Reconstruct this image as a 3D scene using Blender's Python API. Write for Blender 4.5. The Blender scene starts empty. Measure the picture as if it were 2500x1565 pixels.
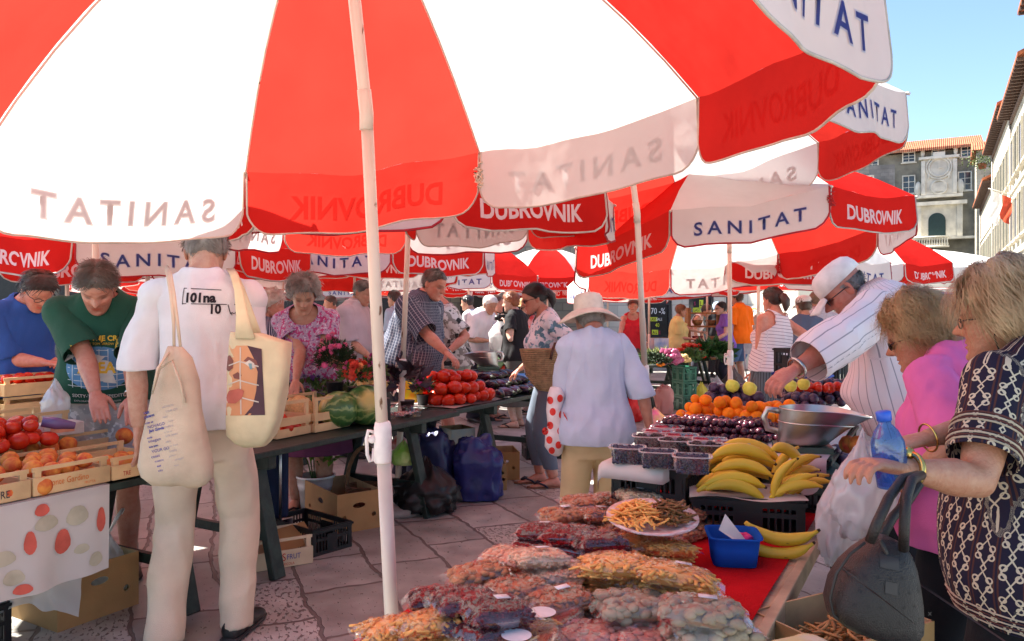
import bpy, bmesh, math, random
import numpy as np
from mathutils import Vector, Matrix, Quaternion
from mathutils.bvhtree import BVHTree
R_ = math.radians
SC = bpy.context.scene
COL = SC.collection
# ------------------------------------------------------------------ camera, sky, sun, exposure
F, HC, HZ = 1900.0, 1.45, 758.0            # focal length (px of a 2500 px wide frame), eye height, horizon row
cam = bpy.data.cameras.new('camera'); cam_o = bpy.data.objects.new('camera', cam); COL.objects.link(cam_o)
cam_o.location = (0, 0, HC); cam_o.rotation_euler = (R_(90), 0, 0)
cam.sensor_fit = 'HORIZONTAL'; cam.sensor_width = 36; cam.lens = 36*F/2500; cam.shift_y = -(782.5-HZ)/2500
cam.clip_start = 0.05; cam.clip_end = 2000
SC.camera = cam_o
SUN = Vector((-0.58, 0.29, 0.76)).normalized()
w = bpy.data.worlds.new('World'); SC.world = w; w.use_nodes = True
nt = w.node_tree; bg = nt.nodes['Background']
sky = nt.nodes.new('ShaderNodeTexSky'); sky.sky_type = 'NISHITA'; sky.sun_disc = False
sky.sun_elevation = math.asin(SUN.z); sky.sun_rotation = math.atan2(SUN.x, SUN.y)
sky.air_density = 1.0; sky.dust_density = 0.6; sky.ozone_density = 3.2
nt.links.new(sky.outputs[0], bg.inputs[0]); bg.inputs[1].default_value = 0.062
sl = bpy.data.lights.new('sun', 'SUN'); sl.energy = 5.0; sl.angle = R_(0.5); sl.color = (1, .95, .86)
so = bpy.data.objects.new('sun', sl); COL.objects.link(so); so.rotation_euler = SUN.to_track_quat('Z', 'Y').to_euler()
vs = SC.view_settings; vs.view_transform = 'Standard'; vs.look = 'None'; vs.gamma = 1.0; vs.use_curve_mapping = False; vs.exposure = 2.3
SC.render.engine = 'CYCLES'; SC.cycles.use_denoising = True
SC.cycles.max_bounces = 10; SC.cycles.diffuse_bounces = 5; SC.cycles.glossy_bounces = 3
SC.cycles.transmission_bounces = 6; SC.cycles.transparent_max_bounces = 24
SC.cycles.caustics_reflective = False; SC.cycles.caustics_refractive = False; SC.cycles.sample_clamp_indirect = 6
# ------------------------------------------------------------------ frame of reference
DX, DY = math.cos(R_(61)), math.sin(R_(61))     # along the stalls
NX, NY = DY, -DX                                # across the aisle, to the right
def at(px, py, Y): return Vector(((px-1250)/F*Y, Y, HC-(py-HZ)/F*Y))
def gr(px, py):
 Y = HC*F/(py-HZ); return Vector(((px-1250)/F*Y, Y, 0))
def onz(px, py, z):
 Y = (HC-z)*F/(py-HZ); return Vector(((px-1250)/F*Y, Y, z))
def row(s, o, z=0.0): return Vector((-1.525+DX*s+NX*o, 3.76+DY*s+NY*o, z))
def t1(s, o, z=0.0): return Vector((-.353+DX*s+NX*o, 1.766+DY*s+NY*o, z))
ROWA = R_(61)
TZ = 0.70
# ------------------------------------------------------------------ materials
MATS = {}
def mat(name, col=(.5, .5, .5), rough=.6, metal=0, var=.12, scale=12, bump=0, bscale=60, spec=.4, coat=0, sss=0, col2=None, attr=None, coords='Object', detail=4, sheen=0, rvar=True):
 if name in MATS: return MATS[name]
 m = bpy.data.materials.new(name); m.use_nodes = True; N = m.node_tree.nodes; L = m.node_tree.links
 b = N['Principled BSDF']; b.inputs['Roughness'].default_value = rough; b.inputs['Metallic'].default_value = metal
 b.inputs['Specular IOR Level'].default_value = spec; b.inputs['Coat Weight'].default_value = coat
 if sss: b.inputs['Subsurface Weight'].default_value = sss; b.inputs['Subsurface Radius'].default_value = (.012, .005, .003)
 if sheen: b.inputs['Sheen Weight'].default_value = sheen
 tc = N.new('ShaderNodeTexCoord'); nz = N.new('ShaderNodeTexNoise'); nz.inputs['Scale'].default_value = scale; nz.inputs['Detail'].default_value = detail
 L.new(tc.outputs[coords], nz.inputs['Vector'])
 mx = N.new('ShaderNodeMix'); mx.data_type = 'RGBA'
 c2 = col2 if col2 else tuple(max(0, c*(1-2.2*var)) for c in col)
 c1 = col if col2 else tuple(min(1, c*(1+var*.6)) for c in col)
 mx.inputs[6].default_value = (*c1, 1); mx.inputs[7].default_value = (*c2, 1)
 rp = N.new('ShaderNodeMapRange'); rp.inputs[1].default_value = .35; rp.inputs[2].default_value = .7
 L.new(nz.outputs[0], rp.inputs[0]); L.new(rp.outputs[0], mx.inputs[0])
 out = mx.outputs[2]
 if attr:
  at_ = N.new('ShaderNodeAttribute'); at_.attribute_name = attr
  mm = N.new('ShaderNodeMix'); mm.data_type = 'RGBA'; mm.blend_type = 'MULTIPLY'; mm.inputs[0].default_value = 1
  L.new(out, mm.inputs[6]); L.new(at_.outputs['Color'], mm.inputs[7]); out = mm.outputs[2]
 if rvar:
  oi = N.new('ShaderNodeObjectInfo'); hs = N.new('ShaderNodeHueSaturation'); r2 = N.new('ShaderNodeMapRange')
  r2.inputs[3].default_value = .88; r2.inputs[4].default_value = 1.1
  L.new(oi.outputs['Random'], r2.inputs[0]); L.new(r2.outputs[0], hs.inputs['Value']); L.new(out, hs.inputs['Color']); out = hs.outputs[0]
 L.new(out, b.inputs['Base Color'])
 if bump:
  n2 = N.new('ShaderNodeTexNoise'); n2.inputs['Scale'].default_value = bscale; n2.inputs['Detail'].default_value = 3
  L.new(tc.outputs[coords], n2.inputs['Vector'])
  bp = N.new('ShaderNodeBump'); bp.inputs['Strength'].default_value = bump; bp.inputs['Distance'].default_value = .01
  L.new(n2.outputs[0], bp.inputs['Height']); L.new(bp.outputs[0], b.inputs['Normal'])
 MATS[name] = m; return m
def cloth(name, col, tcol, k=.5, var=.05, dirt=0):
 if name in MATS: return MATS[name]
 m = bpy.data.materials.new(name); m.use_nodes = True; N = m.node_tree.nodes; L = m.node_tree.links; N.clear()
 o = N.new('ShaderNodeOutputMaterial'); d = N.new('ShaderNodeBsdfDiffuse'); t = N.new('ShaderNodeBsdfTranslucent'); mx = N.new('ShaderNodeMixShader')
 tc = N.new('ShaderNodeTexCoord'); nz = N.new('ShaderNodeTexNoise'); nz.inputs['Scale'].default_value = 2.5; nz.inputs['Detail'].default_value = 6
 L.new(tc.outputs['Object'], nz.inputs['Vector']); rp = N.new('ShaderNodeMapRange'); rp.inputs[1].default_value = .3; rp.inputs[2].default_value = .7; rp.inputs[3].default_value = 1-var*2; rp.inputs[4].default_value = 1
 L.new(nz.outputs[0], rp.inputs[0])
 for nd, c in ((d, col), (t, tcol)):
  v = N.new('ShaderNodeMix'); v.data_type = 'RGBA'; v.blend_type = 'MULTIPLY'; v.inputs[0].default_value = 1; v.inputs[6].default_value = (*c, 1)
  L.new(rp.outputs[0], v.inputs[7]); L.new(v.outputs[2], nd.inputs['Color'])
 bz = N.new('ShaderNodeTexNoise'); bz.inputs['Scale'].default_value = 5; L.new(tc.outputs['Object'], bz.inputs['Vector'])
 bp = N.new('ShaderNodeBump'); bp.inputs['Strength'].default_value = .25; bp.inputs['Distance'].default_value = .05; L.new(bz.outputs[0], bp.inputs['Height'])
 L.new(bp.outputs[0], d.inputs['Normal']); L.new(bp.outputs[0], t.inputs['Normal'])
 mx.inputs[0].default_value = k; L.new(d.outputs[0], mx.inputs[1]); L.new(t.outputs[0], mx.inputs[2]); L.new(mx.outputs[0], o.inputs[0])
 MATS[name] = m; return m
def film(name, col=(1, 1, 1), clear=.8, rough=.12, milky=.12, bump=.6, bscale=25):
 """thin clear or milky plastic"""
 if name in MATS: return MATS[name]
 m = bpy.data.materials.new(name); m.use_nodes = True; N = m.node_tree.nodes; L = m.node_tree.links; N.clear()
 o = N.new('ShaderNodeOutputMaterial'); tr = N.new('ShaderNodeBsdfTransparent'); tr.inputs[0].default_value = (*col, 1)
 g = N.new('ShaderNodeBsdfGlossy'); g.inputs['Roughness'].default_value = rough; g.inputs[0].default_value = (1, 1, 1, 1)
 df = N.new('ShaderNodeBsdfDiffuse'); df.inputs[0].default_value = (*[.85*c for c in col], 1); tl = N.new('ShaderNodeBsdfTranslucent'); tl.inputs[0].default_value = (*[.85*c for c in col], 1)
 tc = N.new('ShaderNodeTexCoord'); nz = N.new('ShaderNodeTexNoise'); nz.inputs['Scale'].default_value = bscale
 L.new(tc.outputs['Object'], nz.inputs['Vector']); nz.noise_type = 'RIDGED_MULTIFRACTAL'; nz.inputs['Detail'].default_value = 2; bp = N.new('ShaderNodeBump'); bp.inputs['Strength'].default_value = bump; bp.inputs['Distance'].default_value = .02
 L.new(nz.outputs[0], bp.inputs['Height']); L.new(bp.outputs[0], g.inputs['Normal'])
 a0 = N.new('ShaderNodeMixShader'); a0.inputs[0].default_value = .5; L.new(df.outputs[0], a0.inputs[1]); L.new(tl.outputs[0], a0.inputs[2])
 a1 = N.new('ShaderNodeMixShader'); a1.inputs[0].default_value = milky; L.new(tr.outputs[0], a1.inputs[1]); L.new(a0.outputs[0], a1.inputs[2])
 fr = N.new('ShaderNodeFresnel'); fr.inputs[0].default_value = 1.4
 ad = N.new('ShaderNodeMath'); ad.operation = 'MULTIPLY_ADD'; ad.inputs[1].default_value = .30; ad.inputs[2].default_value = 1-clear-.145; L.new(fr.outputs[0], ad.inputs[0]); ad.use_clamp = True
 a2 = N.new('ShaderNodeMixShader'); L.new(ad.outputs[0], a2.inputs[0]); L.new(a1.outputs[0], a2.inputs[1]); L.new(g.outputs[0], a2.inputs[2])
 L.new(a2.outputs[0], o.inputs[0]); MATS[name] = m; return m
def nodes(m): return m.node_tree.nodes, m.node_tree.links, m.node_tree.nodes['Principled BSDF']
# ------------------------------------------------------------------ mesh building
def hsh(a):
 a = np.sin(a)*43758.5453; return a-np.floor(a)
def vnoise(p, seed=0.0):
 p = np.asarray(p, float); i = np.floor(p); f = p-i; f = f*f*(3-2*f); r = 0
 for a in (0, 1):
  for b in (0, 1):
   for c in (0, 1):
    q = i+np.array([a, b, c]); h = hsh(q[:, 0]*127.1+q[:, 1]*311.7+q[:, 2]*74.7+seed*17.3)
    r = r+h*(f[:, 0] if a else 1-f[:, 0])*(f[:, 1] if b else 1-f[:, 1])*(f[:, 2] if c else 1-f[:, 2])
 return r*2-1
def rotz(a): return np.array([[math.cos(a), -math.sin(a), 0], [math.sin(a), math.cos(a), 0], [0, 0, 1]])
class MB:
 def __init__(s): s.v = []; s.f = []; s.m = []; s.n = 0
 def add(s, v, f, mi=0):
  v = np.asarray(v, float).reshape(-1, 3); s.v.append(v)
  s.f += [tuple(int(i)+s.n for i in q) for q in f]; s.m += [mi]*len(f); s.n += len(v); return s
 def box(s, c, d, rz=0, mi=0, M=None):
  x, y, z = [k/2 for k in d]
  v = np.array([[-x, -y, -z], [x, -y, -z], [x, y, -z], [-x, y, -z], [-x, -y, z], [x, -y, z], [x, y, z], [-x, y, z]])
  if M is not None: v = v@np.array(M).T
  if rz: v = v@rotz(rz).T
  return s.add(v+np.array(c), [(0, 3, 2, 1), (4, 5, 6, 7), (0, 1, 5, 4), (1, 2, 6, 5), (2, 3, 7, 6), (3, 0, 4, 7)], mi)
 def beam(s, a, b, wd, th, mi=0, up=(0, 0, 1)):
  a = Vector(a); b = Vector(b); z = (b-a); l = z.length; z.normalize(); u = Vector(up)
  x = u.cross(z) if abs(u.dot(z)) < .99 else Vector((1, 0, 0)).cross(z)
  x.normalize(); y = z.cross(x)
  M = np.array([[x[i], y[i], z[i]] for i in range(3)]); return s.box((a+b)/2, (wd, th, l), 0, mi, M)
 def rings(s, rs, mi=0, cap=True, close=True):
  rs = [np.asarray(r, float) for r in rs]; n = len(rs[0]); k = len(rs); f = []
  for i in range(k-1):
   for j in range(n if close else n-1):
    a = i*n+j; b = i*n+(j+1) % n; f.append((a, b, b+n, a+n))
  v = np.concatenate(rs)
  if cap:
   v = np.concatenate([v, [rs[0].mean(0), rs[-1].mean(0)]])
   for j in range(n): f.append((k*n, (j+1) % n, j)); f.append((k*n+1, (k-1)*n+j, (k-1)*n+(j+1) % n))
  return s.add(v, f, mi)
 def tube(s, pts, r, n=8, mi=0, cap=True, flat=1.0):
  pts = [np.array(p, float) for p in pts]; k = len(pts)
  r = [r]*k if not hasattr(r, '__len__') else r
  rs = []; x = None
  for i in range(k):
   t = pts[min(i+1, k-1)]-pts[max(i-1, 0)]; t = t/(np.linalg.norm(t)+1e-9)
   if x is None:
    x = np.cross(t, [0, 0, 1]) if abs(t[2]) < .95 else np.cross(t, [0, 1, 0])
   x = x-t*np.dot(x, t); x /= np.linalg.norm(x)+1e-9; y = np.cross(t, x)
   a = np.linspace(0, 2*math.pi, n, endpoint=False)
   rs.append(pts[i]+r[i]*(np.cos(a)[:, None]*x+flat*np.sin(a)[:, None]*y))
  return s.rings(rs, mi, cap)
 def ball(s, c, r, n=10, m=7, mi=0, M=None, fn=None):
  r = (r, r, r) if not hasattr(r, '__len__') else r
  a = np.linspace(0, 2*math.pi, n, endpoint=False); v = [[0, 0, -1]]
  for i in range(1, m):
   t = -math.pi/2+math.pi*i/m
   for q in a: v.append([math.cos(t)*math.cos(q), math.cos(t)*math.sin(q), math.sin(t)])
  v.append([0, 0, 1]); v = np.array(v)
  if fn is not None: v = fn(v)
  v = v*np.array(r)
  if M is not None: v = v@np.array(M).T
  f = []
  for j in range(n): f.append((0, 1+(j+1) % n, 1+j))
  for i in range(m-2):
   for j in range(n): p = 1+i*n+j; q = 1+i*n+(j+1) % n; f.append((p, q, q+n, p+n))
  e = len(v)-1; b = 1+(m-2)*n
  for j in range(n): f.append((e, b+j, b+(j+1) % n))
  return s.add(v+np.array(c), f, mi)
 def grid(s, P, mi=0):
  P = np.asarray(P, float); a, b = P.shape[:2]
  f = [(i*b+j, i*b+j+1, (i+1)*b+j+1, (i+1)*b+j) for i in range(a-1) for j in range(b-1)]
  return s.add(P.reshape(-1, 3), f, mi)
 def lathe(s, prof, n=20, c=(0, 0, 0), mi=0, cap=False):
  a = np.linspace(0, 2*math.pi, n, endpoint=False)
  return s.rings([np.c_[r*np.cos(a)+c[0], r*np.sin(a)+c[1], np.full(n, z+c[2])] for r, z in prof], mi, cap)
 def xf(s, M=None, t=None):
  s.v = [(v@np.array(M).T if M is not None else v)+(np.array(t) if t is not None else 0) for v in s.v]; return s
 def V(s): return np.concatenate(s.v) if s.v else np.zeros((0, 3))
 def join(s, o, mi=None):
  k = s.n; s.v += o.v; s.f += [tuple(i+k for i in q) for q in o.f]; s.m += o.m if mi is None else [mi]*len(o.f); s.n += o.n; return s
 def mesh(s, name, mats, smooth=True):
  me = bpy.data.meshes.new(name); me.from_pydata(s.V().tolist(), [], s.f)
  for m in (mats if isinstance(mats, (list, tuple)) else [mats]): me.materials.append(m)
  if len(me.materials) > 1: me.polygons.foreach_set('material_index', s.m)
  me.polygons.foreach_set('use_smooth', [bool(smooth)]*len(me.polygons)); me.update(); return me
 def obj(s, name, mats, parent=None, smooth=True, loc=None, rz=0):
  o = bpy.data.objects.new(name, s.mesh(name, mats, smooth)); COL.objects.link(o)
  if parent: o.parent = parent
  if loc is not None: o.location = loc
  if rz: o.rotation_euler = (0, 0, rz)
  return o
def bevel(o, wd=.004, seg=2):
 md = o.modifiers.new('b', 'BEVEL'); md.width = wd; md.segments = seg; md.limit_method = 'ANGLE'; return o
def thing(name, label, cat, loc=(0, 0, 0), rz=0, group=None):
 o = bpy.data.objects.new(name, None); COL.objects.link(o); o.location = loc; o.rotation_euler = (0, 0, rz); o.empty_display_size = .1
 return tag(o, label, cat, group)
def tag(o, label, cat, group=None, kind=None):
 o['label'] = label; o['category'] = cat
 if group: o['group'] = group
 if kind: o['kind'] = kind
 return o
def struct(o): o['kind'] = 'structure'; return o
def dup(root, loc=None, rot=None, label=None, scale=None, cat=None, group=None):
 r = root.copy(); COL.objects.link(r)
 if loc is not None: r.location = loc
 if rot is not None: r.rotation_euler = rot if hasattr(rot, '__len__') else (0, 0, rot)
 if scale is not None: r.scale = scale if hasattr(scale, '__len__') else (scale,)*3
 if label: r['label'] = label
 if group: r['group'] = group
 for c in list(root.children):
  k = c.copy(); COL.objects.link(k); k.parent = r
  for g in list(c.children): d = g.copy(); COL.objects.link(d); d.parent = k
 return r
ORD = ['first', 'second', 'third', 'fourth', 'fifth', 'sixth', 'seventh', 'eighth', 'ninth', 'tenth', 'eleventh', 'twelfth']
# ------------------------------------------------------------------ helper scene for remeshing and lettering
TMP = bpy.data.scenes.new('tmp')
def evalmesh(o, mods):
 TMP.collection.objects.link(o)
 for t, kw in mods:
  md = o.modifiers.new(t, t)
  for k, v in kw.items(): setattr(md, k, v)
 vl = TMP.view_layers[0]; vl.update(); dg = vl.depsgraph
 dg.update(); e = o.evaluated_get(dg)
 me = bpy.data.meshes.new_from_object(e, depsgraph=dg)
 d = o.data; bpy.data.objects.remove(o)
 if isinstance(d, bpy.types.Mesh): bpy.data.meshes.remove(d)
 else: bpy.data.curves.remove(d)
 return me
def mesh_arrays(me):
 n = len(me.vertices); v = np.empty(n*3); me.vertices.foreach_get('co', v); v = v.reshape(-1, 3)
 f = [tuple(p.vertices) for p in me.polygons]; return v, f
def remesh(mb, vox, smooth=4, fac=.5):
 o = bpy.data.objects.new('r', mb.mesh('r', mat('tmp')))
 mods = [('REMESH', dict(mode='VOXEL', voxel_size=vox, adaptivity=0))]
 if smooth: mods.append(('SMOOTH', dict(iterations=smooth, factor=fac)))
 me = evalmesh(o, mods); v, f = mesh_arrays(me); bpy.data.meshes.remove(me); return v, f
TXT = {}
def text2d(s, bold=.0, sub=0, cond=1.0, spacing=1.0):
 key = (s, bold, sub, cond, spacing)
 if key in TXT: return TXT[key]
 c = bpy.data.curves.new('t', 'FONT'); c.body = s; c.size = 1; c.offset = bold; c.resolution_u = 3; c.space_character = spacing; c.align_x = 'LEFT'
 me = evalmesh(bpy.data.objects.new('t', c), [])
 if sub:
  bm = bmesh.new(); bm.from_mesh(me)
  for _ in range(sub):
   es = [e for e in bm.edges if e.calc_length() > .22]
   if es: bmesh.ops.subdivide_edges(bm, edges=es, cuts=1); bmesh.ops.triangulate(bm, faces=bm.faces)
  bm.to_mesh(me); bm.free()
 v, f = mesh_arrays(me); bpy.data.meshes.remove(me); v = v[:, :2].copy()
 v[:, 0] *= cond; v -= v.min(0); TXT[key] = (v, f); return TXT[key]   # starts at 0,0; height as drawn
def clipmesh(v, f, g):
 """keep g>0, cutting faces along the zero line; v Nx3, f list"""
 v = list(map(tuple, v)); out = []; cut = {}
 g = np.asarray(g)
 def mid(a, b):
  k = (a, b) if a < b else (b, a)
  if k not in cut:
   t = g[a]/(g[a]-g[b]); A = np.array(v[a]); B = np.array(v[b]); v.append(tuple(A+(B-A)*t)); cut[k] = len(v)-1
  return cut[k]
 pos = g > 0
 for q in f:
  s = [pos[i] for i in q]
  if all(s): out.append(q); continue
  if not any(s): continue
  poly = []
  for i in range(len(q)):
   a, b = q[i], q[(i+1) % len(q)]
   if pos[a]: poly.append(a)
   if pos[a] != pos[b]: poly.append(mid(a, b))
  if len(poly) >= 3: out.append(tuple(poly))
 used = sorted({i for q in out for i in q}); mp = {o: n for n, o in enumerate(used)}
 return np.array([v[i] for i in used]).reshape(-1, 3), [tuple(mp[i] for i in q) for q in out]
def vnormals(v, f):
 n = np.zeros_like(v)
 fa = np.array([q[:3] for q in f]); e = np.cross(v[fa[:, 1]]-v[fa[:, 0]], v[fa[:, 2]]-v[fa[:, 0]])
 for i in range(3): np.add.at(n, fa[:, i], e)
 return n/(np.linalg.norm(n, axis=1)[:, None]+1e-9)
def frame(fwd, up=(0, 0, 1)):
 y = np.array(fwd, float); y /= np.linalg.norm(y); x = np.cross(y, up); x /= np.linalg.norm(x)+1e-9; z = np.cross(x, y); return np.c_[x, y, z]
def project(pts2, origin, right, up, dirv, bvh, off=.003, far=.6):
 """lay flat 2-D points on a surface: cast from origin+right*x+up*y along dirv"""
 o = Vector(origin); r = Vector(right); u = Vector(up); d = Vector(dirv).normalized(); out = []; last = 0
 for x, y in pts2:
  p = o+r*x+u*y; h = bvh.ray_cast(p-d*.3, d, far+.3)
  if h[0] is None: q = p+d*last
  else: q = h[0]; last = (q-p).dot(d)
  out.append(q-d*off)
 return out
def decal(name, items, origin, right, up, dirv, bvh, mats, parent, off=.003):
 """items: list of (text or (verts2d, faces), x, y, height, mat index, kwargs) joined in one mesh laid on bvh"""
 mb = MB()
 for it, x, y, h, mi, *kw in items:
  if isinstance(it, str): v, f = text2d(it, **({'sub': 2} | (kw[0] if kw else {})))
  else: v, f = it
  p = project(np.array(v)*h+np.array([x, y]), origin, right, up, dirv, bvh, off+.0006*mi); mb.add([tuple(q) for q in p], f, mi)
 return mb.obj(name, mats, parent)
def bvh_of(v, f): return BVHTree.FromPolygons([tuple(p) for p in v], f)
def poly2(pts, cuts=0):
 """triangulated, subdivided flat polygon for decals"""
 bm = bmesh.new(); vs = [bm.verts.new((x, y, 0)) for x, y in pts]; bm.faces.new(vs)
 bmesh.ops.triangulate(bm, faces=bm.faces)
 ex = max(max(p[0] for p in pts)-min(p[0] for p in pts), max(p[1] for p in pts)-min(p[1] for p in pts))
 for _ in range(cuts*2):
  es = [e for e in bm.edges if e.calc_length() > ex*.16]
  if es: bmesh.ops.subdivide_edges(bm, edges=es, cuts=1); bmesh.ops.triangulate(bm, faces=bm.faces)
 bm.verts.index_update(); v = [(p.co.x, p.co.y) for p in bm.verts]; f = [tuple(p.index for p in q.verts) for q in bm.faces]; bm.free(); return v, f
def ell2(rx, ry, n=20, cx=0, cy=0): return [(cx+rx*math.cos(2*math.pi*i/n), cy+ry*math.sin(2*math.pi*i/n)) for i in range(n)]
# ------------------------------------------------------------------ people
def sm(a, b, x): t = min(1, max(0, (x-a)/(b-a))); return t*t*(3-2*t)
def skinmat(name, col):
 if name in MATS: return MATS[name]
 return mat(name, col, .42, 0, .07, 38, .30, 120, .45, 0, .08, attr='tint', col2=tuple(c*k for c, k in zip(col, (.90, .74, .70))), detail=8)
class Body: pass
HEADPROF = [(0.0, .09, .33, .20), (.05, .165, .405, .06), (.12, .215, .415, -.06), (.2, .25, .405, -.16), (.3, .28, .40, -.25), (.4, .30, .395, -.32), (.5, .315, .39, -.38), (.6, .325, .405, -.415), (.7, .33, .41, -.425), (.8, .31, .365, -.40), (.88, .265, .285, -.345), (.94, .20, .19, -.26), (.98, .12, .08, -.16), (1.0, .02, -.03, -.05)]
def head_grid(nz, na, wide=1.0, nose=1.0, jaw=1.0):
 zs = [.5-.5*math.cos(math.pi*(i+.0)/(nz-1)) for i in range(nz)]
 pz = [p[0] for p in HEADPROF]; W = [p[1] for p in HEADPROF]; Fr = [p[2] for p in HEADPROF]; Bk = [p[3] for p in HEADPROF]
 P = np.zeros((nz, na, 3)); a = np.linspace(0, 2*math.pi, na, endpoint=False)
 for i, z in enumerate(zs):
  w = np.interp(z, pz, W)*wide*(jaw if z < .3 else 1); f = np.interp(z, pz, Fr); b = np.interp(z, pz, Bk); yc = (f+b)/2; dd = (f-b)/2
  c, s = np.cos(a), np.sin(a); e = .88
  x = w*np.sign(c)*np.abs(c)**e; y = yc+dd*np.sign(s)*np.abs(s)**e
  P[i, :, 0] = x; P[i, :, 1] = y; P[i, :, 2] = z
 x, y, z = P[..., 0], P[..., 1], P[..., 2]; fr = y > .05
 G = lambda cx, cz, sx, sz: np.exp(-((x-cx)/sx)**2-((z-cz)/sz)**2)*fr
 y += -.055*(G(.145, .50, .075, .05)+G(-.145, .50, .075, .05))+.02*(G(.15, .485, .045, .025)+G(-.15, .485, .045, .025))
 y += .03*(G(.14, .59, .11, .03)+G(-.14, .59, .11, .03))
 prof = np.interp(z, [.30, .345, .36, .40, .50, .58, .62], [0, .03, .13, .155, .075, .03, 0])*nose
 y += prof*np.exp(-(x/(.045+.03*np.clip((.5-z)*4, 0, 1)))**2)*fr
 y += .028*G(0, .265, .10, .022)+.03*G(0, .205, .09, .022)-.018*G(0, .236, .11, .012)-.02*G(0, .155, .09, .03)+.03*G(0, .08, .09, .05)
 y += .03*(G(.19, .40, .08, .07)+G(-.19, .40, .08, .07))
 return P
def head_tint(P, brow=(.35, .28, .25), lips=(1.0, .55, .5), stubble=0, brows=1, eyes=1):
 x, y, z = P[..., 0], P[..., 1], P[..., 2]; fr = y > .05; T = np.ones(P.shape)
 G = lambda cx, cz, sx, sz: np.exp(-((x-cx)/sx)**4-((z-cz)/sz)**4)*fr
 def mul(m, c):
  for i in range(3): T[..., i] *= 1-m*(1-c[i])
 for s in (-1, 1):
  mul(G(s*.15, .595-.02*0, .095, .018)*brows, brow); mul(G(s*.145, .497, .062, .016)*eyes, (.12, .09, .08)); mul(G(s*.145, .515, .07, .01)*eyes*.6, (.5, .4, .4))
  mul(G(s*.2, .37, .1, .09)*.5, (1, .78, .74)); mul(G(s*.03, .345, .02, .012), (.4, .25, .22))
 mul(G(0, .235, .105, .038), lips); mul(G(0, .236, .11, .007), (.4, .3, .3)); mul(G(0, .38, .07, .04)*.5, (1, .75, .7))
 if stubble: mul((((z < .33) & (y > -.1)).astype(float))*stubble, (.55, .5, .5))
 return T
class P_: pass
def ik(a, t, l1, l2, pole):
 a = Vector(a); t = Vector(t); d = t-a; L = min(d.length, (l1+l2)*.995); d.normalize(); t = a+d*L
 x = (l1*l1-l2*l2+L*L)/(2*L); h = math.sqrt(max(0, l1*l1-x*x)); p = Vector(pole); p = p-d*p.dot(d); p.normalize()
 return a+d*x+p*h, t
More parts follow.
